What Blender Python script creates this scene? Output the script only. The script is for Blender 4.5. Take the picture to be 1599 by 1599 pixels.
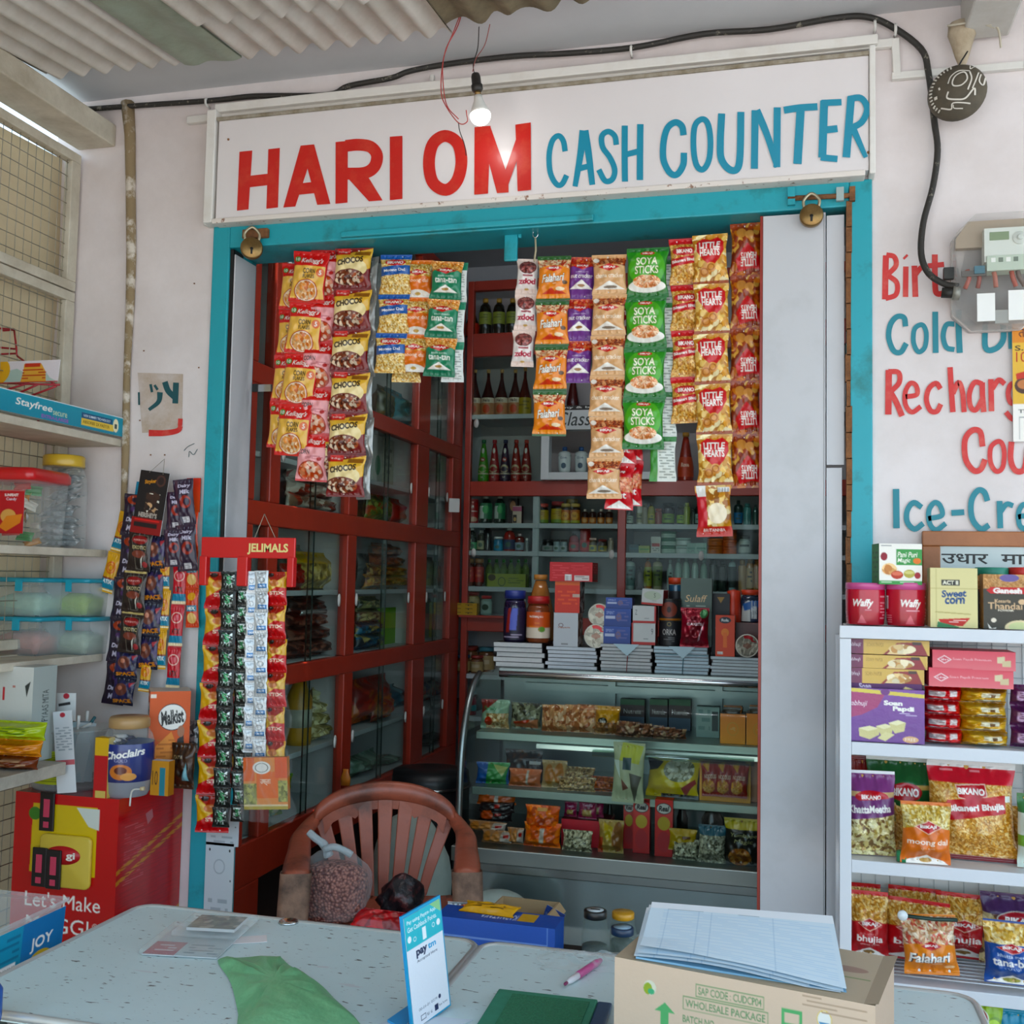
import bpy, math, random
import numpy as np
from mathutils import Vector, Matrix
for _o in list(bpy.data.objects): bpy.data.objects.remove(_o)
random.seed(7); RNG = np.random.default_rng(7)
S = bpy.context.scene; COL = S.collection
PI = math.pi
# ------------------------------------------------------------------ camera
F_PX = 1640.8; CAM = np.array([0.0, -3.0, 1.5])
_y, _p, _r = [math.radians(a) for a in (14.668, 3.642, 1.135)]
_f = np.array([-math.sin(_y)*math.cos(_p), math.cos(_y)*math.cos(_p), math.sin(_p)])
_ri = np.array([math.cos(_y), math.sin(_y), 0]); _up = np.cross(_ri, _f)
_R = _ri*math.cos(_r) + _up*math.sin(_r); _U = -_ri*math.sin(_r) + _up*math.cos(_r)
cd = bpy.data.cameras.new('camera'); cam = bpy.data.objects.new('camera', cd); COL.objects.link(cam)
cd.sensor_width = 36; cd.sensor_fit = 'HORIZONTAL'; cd.lens = F_PX/1599*36; cd.clip_start = .05
cam.matrix_world = Matrix(((_R[0], _U[0], -_f[0], CAM[0]), (_R[1], _U[1], -_f[1], CAM[1]), (_R[2], _U[2], -_f[2], CAM[2]), (0, 0, 0, 1)))
S.camera = cam
# ------------------------------------------------------------------ world, sun, exposure
S.view_settings.view_transform = 'Standard'; S.view_settings.look = 'None'
S.view_settings.gamma = 1; S.view_settings.exposure = 0.68
try: S.view_settings.use_curve_mapping = False
except Exception: pass
S.cycles.max_bounces = 8; S.cycles.diffuse_bounces = 5; S.cycles.transparent_max_bounces = 16; S.cycles.caustics_reflective = False; S.cycles.caustics_refractive = False
S.cycles.sample_clamp_indirect = 6
W = bpy.data.worlds.new('sky'); S.world = W; W.use_nodes = True
nt = W.node_tree; bg = nt.nodes['Background']
tc = nt.nodes.new('ShaderNodeTexCoord'); sx = nt.nodes.new('ShaderNodeSeparateXYZ'); rp = nt.nodes.new('ShaderNodeValToRGB')
nt.links.new(tc.outputs['Generated'], sx.inputs[0]); nt.links.new(sx.outputs['Z'], rp.inputs[0]); nt.links.new(rp.outputs[0], bg.inputs[0])
rp.color_ramp.elements[0].position = 0.0; rp.color_ramp.elements[0].color = (.70, .90, 1.0, 1)
rp.color_ramp.elements[1].position = .6; rp.color_ramp.elements[1].color = (.38, .62, .92, 1)
bg.inputs[1].default_value = 1.8
sun = bpy.data.lights.new('sun', 'SUN'); sun.energy = 8.0; sun.angle = .01; sun.color = (1, .965, .935)
so = bpy.data.objects.new('sun', sun); COL.objects.link(so); so.rotation_euler = (math.radians(13), math.radians(1), 0)
# ------------------------------------------------------------------ pixel -> point on a given plane
def ray(px, py):
    return _R*((px-799.5)/F_PX) - _U*((py-799.5)/F_PX) + _f
def at(px, py, x=None, y=None, z=None):
    d = ray(px, py)
    t = (x-CAM[0])/d[0] if x is not None else (y-CAM[1])/d[1] if y is not None else (z-CAM[2])/d[2]
    return CAM + t*d
def span(x0, y0, x1, y1, y, z=None):
    """size and base of an upright thing that fills this box of the photo when its front stands at depth y"""
    xm = (x0+x1)/2
    a = at(x0, (y0+y1)/2, y=y); b = at(x1, (y0+y1)/2, y=y)
    zb = at(xm, y1, y=y)[2] if z is None else z
    return (a[0]+b[0])/2, zb, b[0]-a[0], at(xm, y0, y=y)[2]-zb
# ------------------------------------------------------------------ colours and materials
def lin(h):
    h = h.lstrip('#')
    if len(h) == 3: h = ''.join(c*2 for c in h)
    return tuple((c/12.92 if c <= .04045 else ((c+.055)/1.055)**2.4) for c in (int(h[i:i+2], 16)/255 for i in (0, 2, 4)))
_M = {}
def mat(col='888', rough=.5, metal=0., noise=0., nscale=8., bump=0., bscale=60., col2=None, trans=None, spec=.5, emit=0., thr=None, coat=0.):
    """procedural material: base colour broken up by noise towards col2, optional noise bump; trans = opacity of a clear film or pane"""
    k = (col, rough, metal, noise, nscale, bump, bscale, col2, trans, spec, emit, thr, coat)
    if k in _M: return _M[k]
    m = bpy.data.materials.new('paint_' + col.strip('#')); m.use_nodes = True; t = m.node_tree; N = t.nodes; L = t.links
    b = N['Principled BSDF']; c = lin(col)
    b.inputs['Base Color'].default_value = (*c, 1); b.inputs['Roughness'].default_value = rough; b.inputs['Metallic'].default_value = metal
    b.inputs['Specular IOR Level'].default_value = spec
    if coat: b.inputs['Coat Weight'].default_value = coat; b.inputs['Coat Roughness'].default_value = .1
    if emit: b.inputs['Emission Color'].default_value = (*c, 1); b.inputs['Emission Strength'].default_value = emit
    if noise or bump: tcn = N.new('ShaderNodeTexCoord')
    if noise:
        n = N.new('ShaderNodeTexNoise'); n.inputs['Scale'].default_value = nscale; n.inputs['Detail'].default_value = 6; n.inputs['Roughness'].default_value = .65
        L.new(tcn.outputs['Object'], n.inputs['Vector'])
        r = N.new('ShaderNodeValToRGB'); c2 = lin(col2) if col2 else tuple(x*.6 for x in c)
        lo, hi = thr or (.35, .75)
        r.color_ramp.elements[0].position = lo; r.color_ramp.elements[1].position = hi
        r.color_ramp.elements[0].color = (*c, 1); r.color_ramp.elements[1].color = (*[a*(1-noise)+d*noise for a, d in zip(c, c2)], 1)
        L.new(n.outputs[0], r.inputs[0]); L.new(r.outputs[0], b.inputs['Base Color'])
    if bump:
        n2 = N.new('ShaderNodeTexNoise'); n2.inputs['Scale'].default_value = bscale; n2.inputs['Detail'].default_value = 4
        L.new(tcn.outputs['Object'], n2.inputs['Vector'])
        bp = N.new('ShaderNodeBump'); bp.inputs['Strength'].default_value = bump; bp.inputs['Distance'].default_value = .01
        L.new(n2.outputs[0], bp.inputs['Height']); L.new(bp.outputs[0], b.inputs['Normal'])
    if trans is not None and trans < 0:
        tl = N.new('ShaderNodeBsdfTranslucent'); tl.inputs[0].default_value = (*c, 1); mx = N.new('ShaderNodeMixShader'); mx.inputs[0].default_value = -trans
        L.new(b.outputs[0], mx.inputs[1]); L.new(tl.outputs[0], mx.inputs[2]); L.new(mx.outputs[0], N['Material Output'].inputs[0])
    elif trans is not None:
        tr = N.new('ShaderNodeBsdfTransparent'); mx = N.new('ShaderNodeMixShader'); out = N['Material Output']
        fr = N.new('ShaderNodeLayerWeight'); fr.inputs[0].default_value = .25
        mp = N.new('ShaderNodeMapRange'); mp.inputs['To Min'].default_value = trans; mp.inputs['To Max'].default_value = min(1, trans+.55)
        L.new(fr.outputs['Facing'], mp.inputs[0]); L.new(mp.outputs[0], mx.inputs[0]); L.new(tr.outputs[0], mx.inputs[1]); L.new(b.outputs[0], mx.inputs[2])
        L.new(mx.outputs[0], out.inputs[0])
    _M[k] = m; return m
def glass(tint='e8f2ee', refl=.06, rough=.02):
    k = ('glass', tint, refl, rough)
    if k in _M: return _M[k]
    m = bpy.data.materials.new('clear_glass'); m.use_nodes = True; t = m.node_tree; N = t.nodes; L = t.links
    tr = N.new('ShaderNodeBsdfTransparent'); tr.inputs[0].default_value = (*lin(tint), 1)
    g = N.new('ShaderNodeBsdfGlossy'); g.inputs['Roughness'].default_value = rough
    lw = N.new('ShaderNodeLayerWeight'); lw.inputs[0].default_value = .5; fr = N.new('ShaderNodeMath'); fr.operation = 'POWER'; fr.inputs[1].default_value = 5; L.new(lw.outputs['Facing'], fr.inputs[0])
    ad = N.new('ShaderNodeMath'); ad.operation = 'ADD'; ad.inputs[1].default_value = refl; ad.use_clamp = True
    mx = N.new('ShaderNodeMixShader')
    L.new(fr.outputs[0], ad.inputs[0]); L.new(ad.outputs[0], mx.inputs[0]); L.new(tr.outputs[0], mx.inputs[1]); L.new(g.outputs[0], mx.inputs[2])
    L.new(mx.outputs[0], N['Material Output'].inputs[0]); _M[k] = m; return m
def printed(kind='card'):
    """surface printed in the colours stored in the mesh ('Col')"""
    k = ('print', kind)
    if k in _M: return _M[k]
    rough, metal, coat, bump, bsc = dict(card=(.5, 0, .0, .05, 90), film=(.32, 0, .22, .22, 45), foil=(.3, .45, .2, .3, 40), paper=(.75, 0, 0, .05, 60), pet=(.22, 0, .3, 0, 1))[kind]
    m = bpy.data.materials.new('printed_'+kind); m.use_nodes = True; t = m.node_tree; N = t.nodes; L = t.links; b = N['Principled BSDF']
    a = N.new('ShaderNodeAttribute'); a.attribute_name = 'Col'; hs = N.new('ShaderNodeHueSaturation'); hs.inputs['Saturation'].default_value = 1.07; L.new(a.outputs['Color'], hs.inputs['Color']); L.new(hs.outputs[0], b.inputs['Base Color'])
    b.inputs['Roughness'].default_value = rough; b.inputs['Metallic'].default_value = metal; b.inputs['Coat Weight'].default_value = coat; b.inputs['Coat Roughness'].default_value = .15
    if bump:
        tcn = N.new('ShaderNodeTexCoord'); n = N.new('ShaderNodeTexNoise'); n.inputs['Scale'].default_value = bsc; n.inputs['Detail'].default_value = 3
        L.new(tcn.outputs['Object'], n.inputs['Vector']); bp = N.new('ShaderNodeBump'); bp.inputs['Strength'].default_value = bump; bp.inputs['Distance'].default_value = .01
        L.new(n.outputs[0], bp.inputs['Height']); L.new(bp.outputs[0], b.inputs['Normal'])
    _M[k] = m; return m
# ------------------------------------------------------------------ objects, things, parts
def tag(o, label=None, cat=None, group=None, kind=None):
    if label: o['label'] = label
    if cat: o['category'] = cat
    if group: o['group'] = group
    if kind: o['kind'] = kind
    return o
def thing(name, label, cat, loc=(0, 0, 0), rz=0., group=None, rot=None):
    o = bpy.data.objects.new(name, None); o.empty_display_size = .02; COL.objects.link(o)
    o.location = loc; o.rotation_euler = rot or (0, 0, rz)
    return tag(o, label, cat, group)
def link(name, me, parent=None, loc=None, rot=None, bevel=0., smooth=None):
    o = bpy.data.objects.new(name, me); COL.objects.link(o)
    if parent is not None: o.parent = parent
    if loc is not None: o.location = loc
    if rot is not None: o.rotation_euler = rot
    if bevel:
        b = o.modifiers.new('edge', 'BEVEL'); b.width = bevel; b.segments = 2; b.limit_method = 'ANGLE'; b.angle_limit = .7
    return o
def solo(name, me, label, cat, loc=(0, 0, 0), rz=0., group=None, rot=None, bevel=0.):
    o = link(name, me, None, loc, rot or (0, 0, rz), bevel); return tag(o, label, cat, group)
def struct(name, me, bevel=0., parent=None):
    o = link(name, me, parent, bevel=bevel)
    if parent is None: o['kind'] = 'structure'
    return o
def dup(root, loc, label=None, rz=None, group=None, rot=None):
    r = root.copy(); COL.objects.link(r); r.location = loc
    if rz is not None: r.rotation_euler = (0, 0, rz)
    if rot is not None: r.rotation_euler = rot
    if label: r['label'] = label
    if group: r['group'] = group
    for ch in root.children:
        c = ch.copy(); COL.objects.link(c); c.parent = r
        for g in ch.children:
            d = g.copy(); COL.objects.link(d); d.parent = c
    return r
# ------------------------------------------------------------------ mesh builder (plain materials)
class MB:
    def __init__(s): s.v = []; s.f = []; s.mi = []; s.mats = []; s.sm = []; s.lay = 0
    def _m(s, m):
        if m not in s.mats: s.mats.append(m)
        return s.mats.index(m)
    def add(s, vs, fs, m, smooth=False, M=None):
        k = len(s.v); i = s._m(m)
        s.v += [tuple(M @ Vector(v)) if M is not None else tuple(v) for v in vs]
        for f in fs: s.f.append([k+j for j in f]); s.mi.append(i); s.sm.append(smooth)
        return s
    def box(s, x0, y0, z0, x1, y1, z1, m, M=None):
        v = [(x, y, z) for z in (z0, z1) for y in (y0, y1) for x in (x0, x1)]
        return s.add(v, [(0, 2, 3, 1), (4, 5, 7, 6), (0, 1, 5, 4), (2, 6, 7, 3), (0, 4, 6, 2), (1, 3, 7, 5)], m, M=M)
    def tube(s, pts, r, m, n=8, closed=False, smooth=True, cap=True):
        P = [Vector(p) for p in pts]; K = len(P); R = r if isinstance(r, (list, tuple)) else [r]*K
        vs = []; up = None
        for i in range(K):
            a = P[(i-1) % K] if (closed or i > 0) else P[i]; b = P[(i+1) % K] if (closed or i < K-1) else P[i]
            t = (b-a).normalized() if (b-a).length > 1e-9 else Vector((0, 0, 1))
            if up is None: up = t.orthogonal().normalized()
            else:
                up = up - t*up.dot(t); up = up.normalized() if up.length > 1e-6 else t.orthogonal().normalized()
            w = t.cross(up)
            for j in range(n):
                q = 2*PI*(j+.5)/n; vs.append(P[i] + (up*math.cos(q) + w*math.sin(q))*R[i])
        fs = []
        for i in range(K if closed else K-1):
            for j in range(n):
                a = i*n+j; b = i*n+(j+1) % n; c = ((i+1) % K)*n+(j+1) % n; d = ((i+1) % K)*n+j
                fs.append((a, b, c, d))
        if cap and not closed: fs += [tuple(range(n-1, -1, -1)), tuple((K-1)*n+j for j in range(n))]
        return s.add(vs, fs, m, smooth)
    def lathe(s, prof, m, n=24, c=(0, 0, 0), smooth=True, M=None, sx=1., sy=1.):
        vs = []; fs = []
        for r, z in prof:
            for j in range(n): vs.append((c[0]+r*sx*math.cos(2*PI*j/n), c[1]+r*sy*math.sin(2*PI*j/n), c[2]+z))
        for i in range(len(prof)-1):
            for j in range(n): fs.append((i*n+j, i*n+(j+1) % n, (i+1)*n+(j+1) % n, (i+1)*n+j))
        if prof[0][0] > 1e-5: fs.append(tuple(range(n-1, -1, -1)))
        if prof[-1][0] > 1e-5: fs.append(tuple((len(prof)-1)*n+j for j in range(n)))
        return s.add(vs, fs, m, smooth, M)
    def grid(s, fn, nu, nv, m, smooth=True, thick=0.):
        vs = [fn(i/nu, j/nv) for j in range(nv+1) for i in range(nu+1)]
        fs = [(j*(nu+1)+i, j*(nu+1)+i+1, (j+1)*(nu+1)+i+1, (j+1)*(nu+1)+i) for j in range(nv) for i in range(nu)]
        return s.add(vs, fs, m, smooth)
    def mesh(s, name='shape'):
        me = bpy.data.meshes.new(name); me.from_pydata(s.v, [], s.f)
        for m in s.mats: me.materials.append(m)
        me.polygons.foreach_set('material_index', s.mi); me.polygons.foreach_set('use_smooth', s.sm); me.update(); return me
# ------------------------------------------------------------------ text and painted artwork
_T = {}
def text_tris(s, bold=.0, shear=0.):
    k = (s, bold, shear)
    if k not in _T:
        c = bpy.data.curves.new('lettering', 'FONT'); c.body = s; c.resolution_u = 3; c.offset = bold; c.shear = shear
        o = bpy.data.objects.new('lettering', c); me = o.to_mesh(); me.calc_loop_triangles()
        V = np.array([v.co[:2] for v in me.vertices]) if len(me.vertices) else np.zeros((3, 2)); T = np.array([t.vertices[:] for t in me.loop_triangles]) if len(me.loop_triangles) else np.zeros((0, 3), int)
        o.to_mesh_clear(); bpy.data.objects.remove(o); bpy.data.curves.remove(c)
        mn = V.min(0); sz = np.maximum(V.max(0)-mn, 1e-6); _T[k] = ((V-mn)/sz, T, sz[0]/sz[1])
    return _T[k]
def _tri(mask, P):
    x0, y0 = np.floor(P.min(0)).astype(int); x1, y1 = np.ceil(P.max(0)).astype(int)
    H, Wd = mask.shape; x0 = max(x0, 0); y0 = max(y0, 0); x1 = min(x1, Wd-1); y1 = min(y1, H-1)
    if x1 < x0 or y1 < y0: return
    X, Y = np.meshgrid(np.arange(x0, x1+1)+.5, np.arange(y0, y1+1)+.5)
    (ax, ay), (bx, by), (cx, cy) = P
    d = (by-cy)*(ax-cx)+(cx-bx)*(ay-cy)
    if abs(d) < 1e-9: return
    a = ((by-cy)*(X-cx)+(cx-bx)*(Y-cy))/d; b = ((cy-ay)*(X-cx)+(ax-cx)*(Y-cy))/d
    mask[y0:y1+1, x0:x1+1] |= (a >= -1e-6) & (b >= -1e-6) & (a+b <= 1+1e-6)
def art(w, h, ops, cell=.0016, ss=2):
    """paint a label of w x h metres: returns the colours of a grid of vertices (rows from the top)"""
    Wd = max(2, int(round(w/cell))+1); H = max(2, int(round(h/cell))+1)
    A = np.zeros((H*ss, Wd*ss, 3)); hh, ww = A.shape[:2]
    yy, xx = np.mgrid[0:hh, 0:ww]; U = (xx+.5)/ww; V = (yy+.5)/hh
    rg = np.random.default_rng(len(ops)*7+Wd)
    def noise_in(msk, cols, ln, th):
        cs = [np.array(lin(c)) for c in cols]; B = np.zeros_like(A); B[:] = cs[0]
        ys, xs = np.where(msk)
        if len(ys) == 0: return
        px = cell/ss; L = max(ln/px, 1); T = max(th/px, .7); K = int(min(len(ys)/(L*T)*2.2, 4500))
        idx = rg.integers(0, len(ys), K); an = rg.random(K)*PI; ci = rg.integers(0, len(cs), K); sh = .75+.4*rg.random(K)
        for q in range(K):
            x, y = xs[idx[q]], ys[idx[q]]; l2 = L*(.5+rg.random()*.5)
            x0 = int(max(x-l2-T, 0)); x1 = int(min(x+l2+T+1, ww)); y0 = int(max(y-l2-T, 0)); y1 = int(min(y+l2+T+1, hh))
            X = xx[y0:y1, x0:x1]-x; Y = yy[y0:y1, x0:x1]-y; c, s_ = math.cos(an[q]), math.sin(an[q])
            e = ((X*c+Y*s_)/l2)**2+((-X*s_+Y*c)/T)**2 < 1
            B[y0:y1, x0:x1][e] = np.clip(cs[ci[q]]*sh[q], 0, 1)
        A[msk] = B[msk]
    for op in ops:
        o = op[0]
        if o == 'bg': A[:] = lin(op[1])
        elif o == 'g':
            t = ((V-op[3])/(op[4]-op[3])).clip(0, 1)[..., None] if len(op) > 3 else V[..., None]
            A[:] = np.array(lin(op[1]))*(1-t)+np.array(lin(op[2]))*t
        elif o == 'r': A[(U >= op[1]) & (U <= op[3]) & (V >= op[2]) & (V <= op[4])] = lin(op[5])
        elif o == 'e': A[((U-op[1])/op[3])**2+((V-op[2])/op[4])**2 <= 1] = lin(op[5])
        elif o == 'ring': 
            q = ((U-op[1])/op[3])**2+((V-op[2])/op[4])**2; A[(q <= 1) & (q >= op[6])] = lin(op[5])
        elif o == 'p':
            P = op[1]; ins = np.zeros(U.shape, bool); j = len(P)-1
            for i in range(len(P)):
                xi, yi = P[i]; xj, yj = P[j]
                if yi != yj: ins ^= ((yi > V) != (yj > V)) & (U < (xj-xi)*(V-yi)/(yj-yi)+xi)
                j = i
            A[ins] = lin(op[2])
        elif o == 't':
            s_, cx, cy, tw, th, col = op[1:7]; kw = op[7] if len(op) > 7 else {}
            VV, T, _ = text_tris(s_, kw.get('b', .0), kw.get('sh', 0.))
            X = (VV[:, 0]-.5)*tw*ww; Y = -(VV[:, 1]-.5)*th*hh; r = kw.get('rot', 0.); c, sn = math.cos(r), math.sin(r)
            P = np.stack([cx*ww+X*c-Y*sn, cy*hh+X*sn+Y*c], 1); m = np.zeros((hh, ww), bool)
            for t in T: _tri(m, P[t])
            if kw.get('o'):
                m2 = m.copy()
                for dx in (-1, 0, 1):
                    for dy in (-1, 0, 1): m2 |= np.roll(np.roll(m, dx, 1), dy, 0)
                A[m2] = lin(kw['o'])
            A[m] = lin(col)
        elif o == 'n': noise_in((U >= op[1]) & (U <= op[3]) & (V >= op[2]) & (V <= op[4]), op[5], op[6], op[7])
        elif o == 'ne': noise_in(((U-op[1])/op[3])**2+((V-op[2])/op[4])**2 <= 1, op[5], op[6], op[7])
        elif o == 'bar':
            m = (U >= op[1]) & (U <= op[3]) & (V >= op[2]) & (V <= op[4]); A[m] = (.85, .85, .85)
            k = np.floor((U-op[1])/(op[3]-op[1])*22).astype(int); A[m & ((k*7 % 5) < 2) & (V > op[2]+.1*(op[4]-op[2]))] = (.02, .02, .02)
        elif o == 'lines':
            m = (U >= op[1]) & (U <= op[3]) & (V >= op[2]) & (V <= op[4]); k = (V-op[2])/(op[4]-op[2])*op[6]
            A[m & ((k % 1) < .45) & (np.sin(np.floor(U*37)*12.9+np.floor(k)*78.2) > -.5)] = lin(op[5])
    return A.reshape(H, ss, Wd, ss, 3).mean((1, 3))
class PM:
    """printed mesh: grids of vertices with a colour each"""
    def __init__(s): s.v = []; s.q = []; s.c = []; s.mi = []; s.n = 0; s.mats = []
    def add(s, X, Y, Z, C, m, flip=False):
        H, Wd = X.shape; idx = np.arange(H*Wd).reshape(H, Wd)+s.n
        a, b, c, d = idx[:-1, :-1], idx[:-1, 1:], idx[1:, 1:], idx[1:, :-1]
        q = np.stack([a, d, c, b] if not flip else [a, b, c, d], -1).reshape(-1, 4)
        s.v.append(np.stack([X, Y, Z], -1).reshape(-1, 3)); s.c.append(np.broadcast_to(C, (H, Wd, 3)).reshape(-1, 3)); s.q.append(q)
        if m not in s.mats: s.mats.append(m)
        s.mi.append(np.full(len(q), s.mats.index(m))); s.n += H*Wd; return s
    def mesh(s, name='print', smooth=True):
        V = np.concatenate(s.v); Q = np.concatenate(s.q); C = np.concatenate(s.c); me = bpy.data.meshes.new(name)
        me.vertices.add(len(V)); me.vertices.foreach_set('co', V.astype(np.float32).ravel())
        me.loops.add(len(Q)*4); me.loops.foreach_set('vertex_index', Q.astype(np.int32).ravel())
        me.polygons.add(len(Q)); me.polygons.foreach_set('loop_start', (np.arange(len(Q))*4).astype(np.int32))
        for m in s.mats: me.materials.append(m)
        me.polygons.foreach_set('material_index', np.concatenate(s.mi).astype(np.int32)); me.polygons.foreach_set('use_smooth', np.full(len(Q), smooth))
        me.update(calc_edges=True)
        ca = me.color_attributes.new('Col', 'FLOAT_COLOR', 'POINT'); ca.data.foreach_set('color', np.concatenate([C, np.ones((len(C), 1))], 1).astype(np.float32).ravel())
        me.validate(); return me
def uv(C):
    H, Wd = C.shape[:2]; return np.meshgrid(np.linspace(0, 1, Wd), np.linspace(0, 1, H))
def flat(c, n=2): return np.broadcast_to(np.array(lin(c) if isinstance(c, str) else c), (n, n, 3)).copy()
def card(w, h, ops, t=.001, kind='card', cell=.0016, back='cccccc', lean=0.):
    """flat printed sheet, base at z=0, front towards -y"""
    C = art(w, h, ops, cell) if not isinstance(ops, str) else flat(ops); u, v = uv(C); m = printed(kind); p = PM()
    p.add((u-.5)*w, u*0-t/2, (1-v)*h, C, m)
    B = flat(back); u, v = uv(B); p.add((u-.5)*w, u*0+t/2, (1-v)*h, B, m, True)
    for X, Y, Z, fl in ((-w/2+0*u, (u-.5)*t, (1-v)*h, True), (w/2+0*u, (u-.5)*t, (1-v)*h, False), ((u-.5)*w, (v-.5)*t, h+0*u, False), ((u-.5)*w, (v-.5)*t, 0*u, True)): p.add(X, Y, Z, B, m, fl)
    return p.mesh('card')
def carton(w, d, h, front, side='cccccc', top='cccccc', kind='card', cell=.0016, sideR=None, sag=0.):
    """printed box, base at z=0, front face at y=0, body behind it"""
    p = PM(); m = printed(kind)
    def cols(o, a, b): return flat(o) if isinstance(o, str) else art(a, b, o, cell)
    C = cols(front, w, h); u, v = uv(C); p.add((u-.5)*w, 0*u, (1-v)*h, C, m)
    C = cols(side, d, h); u, v = uv(C); p.add(-w/2+0*u, (1-u)*d, (1-v)*h, C, m)
    C = cols(sideR or side, d, h); u, v = uv(C); p.add(w/2+0*u, u*d, (1-v)*h, C, m)
    C = cols(top, w, d); u, v = uv(C); p.add((u-.5)*w, (1-v)*d, h+0*u, C, m)
    C = flat(side if isinstance(side, str) else 'aaaaaa'); u, v = uv(C); p.add((u-.5)*w, d+0*u, (1-v)*h, C, m, True); p.add((u-.5)*w, (1-v)*d, 0*u, C, m, True)
    return p.mesh('carton', False)
def pouch(w, h, t, ops, back='d8d8d8', kind='film', seal=.06, cell=.0016, seed=0, wr=1., pinch=.07, top0=False):
    """pillow packet, bottom edge at z=0, front towards -y; sealed flat at both ends"""
    C = art(w, h, ops, cell) if not isinstance(ops, str) else flat(ops, 14); p = PM(); m = printed(kind); rg = np.random.default_rng(seed+3)
    ph = rg.random(8)*6.28
    def surf(C, sgn):
        u, v = uv(C); a = 2*u-1
        e = np.minimum(v, 1-v); g = np.clip((e-seal)/.24, 0, 1); g = g*g*(3-2*g)
        if top0: g = np.where(v < .5, np.clip(v/.5, 0, 1)**.8, g)
        B = np.clip(1-np.abs(a)**2.6, 0, 1)**.6*g
        pl = np.sin(a*17+ph[0])*.6+np.sin(a*29+ph[1])*.4
        wrk = wr*t*(.055*pl*np.exp(-np.clip(e-seal, 0, 1)/.09)*(e > seal*.9)+.035*np.sin(7*a+9*v*2+ph[2])*g+.03*np.sin(-11*a+13*v+ph[3])*g)
        cr = np.where(e < seal, .0005*np.sin(e/seal*18), 0)
        sway = .012*w*np.sin(v*5+ph[4])
        side = (1-pinch*g)
        return a*w/2*side+sway, sgn*(t/2*B+wrk*(1-np.abs(a)**4)+.0006)+cr, (1-v)*h
    X, Y, Z = surf(C, -1); p.add(X, Y, Z, C, m)
    B = flat(back, 12); X, Y, Z = surf(B, 1); p.add(X, Y, Z, B, m, True)
    return p.mesh('packet')
def turned(prof, ops, kind='pet', n=28, cell=.0016, seg=None):
    """printed lathe: prof [(r,z)] from top to bottom; artwork wraps the whole round, its middle facing -y"""
    R = max(r for r, z in prof); L = [0.]
    for (r0, z0), (r1, z1) in zip(prof, prof[1:]): L.append(L[-1]+math.hypot(r1-r0, z1-z0))
    C = art(2*PI*R, L[-1], ops, cell) if not isinstance(ops, str) else np.broadcast_to(np.array(lin(ops)), (len(prof), n+1, 3))
    u, v = uv(C); s = v*L[-1]; r = np.interp(s, L, [q[0] for q in prof]); z = np.interp(s, L, [q[1] for q in prof])
    if isinstance(ops, str): r = np.repeat(np.array([q[0] for q in prof])[:, None], n+1, 1); z = np.repeat(np.array([q[1] for q in prof])[:, None], n+1, 1); 
    an = (u-.5)*2*PI
    return PM().add(r*np.sin(an), -r*np.cos(an), z, C, printed(kind)).mesh('turned')
def smooth_pts(P, k=6, closed=False):
    P = [np.array(p, float) for p in P]; n = len(P); out = []
    rng = range(n if closed else n-1)
    for i in rng:
        p0 = P[(i-1) % n] if (closed or i > 0) else 2*P[0]-P[1]; p1 = P[i]; p2 = P[(i+1) % n]; p3 = P[(i+2) % n] if (closed or i < n-2) else 2*P[-1]-P[-2]
        for j in range(k):
            t = j/k; out.append(.5*((2*p1)+(p2-p0)*t+(2*p0-5*p1+4*p2-p3)*t*t+(3*p1-p0-3*p2+p3)*t**3))
    if not closed: out.append(P[-1])
    return out
def brush(mb, strokes, fn, m, k=6):
    """flat brush strokes: (points, width, closed, smooth); fn maps a 2-D point to the surface"""
    for st in strokes:
        pts, wd = st[0], st[1]; cl = len(st) > 2 and st[2]; sm = st[3] if len(st) > 3 else len(pts) > 2
        P = smooth_pts(pts, k, cl) if sm else [np.array(p, float) for p in pts]; n = len(P); vs = []
        for i in range(n):
            a = P[(i-1) % n] if (cl or i > 0) else P[i]; b = P[(i+1) % n] if (cl or i < n-1) else P[i]
            d = b-a; d = d/(np.linalg.norm(d)+1e-9); nn = np.array([-d[1], d[0]]); w_ = wd if not isinstance(wd, tuple) else wd[0]+(wd[1]-wd[0])*i/(n-1)
            vs += [fn(*(P[i]+nn*w_/2)), fn(*(P[i]-nn*w_/2))]
        fs = [(2*i, 2*i+1, 2*((i+1) % n)+1, 2*((i+1) % n)) for i in range(n if cl else n-1)]
        mb.lay += 1; mb.add([(v[0], v[1]-mb.lay*.00012, v[2]) for v in vs], fs, m)
def text_mb(mb, s, m, fn, bold=0., shear=0.):
    """flat lettering; fn maps (u,v) in 0..1 (v up) to the surface"""
    V, T, _ = text_tris(s, bold, shear); mb.add([fn(a, b) for a, b in V], [tuple(int(i) for i in t) for t in T], m)
# ================================================================== the setting
M_wall = mat('e4dad9', .75, noise=.55, nscale=2.6, col2='b9aaa2', bump=.15, bscale=14)
M_white = mat('e6e2dc', .45, noise=.35, nscale=9, col2='b8a894', thr=(.5, .8), bump=.08, bscale=30)
M_old = mat('cfc6b4', .7, noise=.7, nscale=7, col2='8f7f66', bump=.3, bscale=25)
M_teal = mat('1c9dab', .42, noise=.7, nscale=6, col2='1a5f50', thr=(.54, .70), bump=.12, bscale=22)
M_red = mat('a02c15', .38, noise=.4, nscale=5, col2='74190d', coat=.15, bump=.06, bscale=18)
M_rust = mat('8a5a33', .85, noise=.8, nscale=30, col2='4a2c18', bump=.5, bscale=60)
M_dark = mat('14110f', .6)
M_blk = mat('1d1b18', .5, noise=.4, nscale=30, col2='4a443a')
M_steel = mat('a9b3b2', .24, 1., bump=.03, bscale=4)
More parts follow.
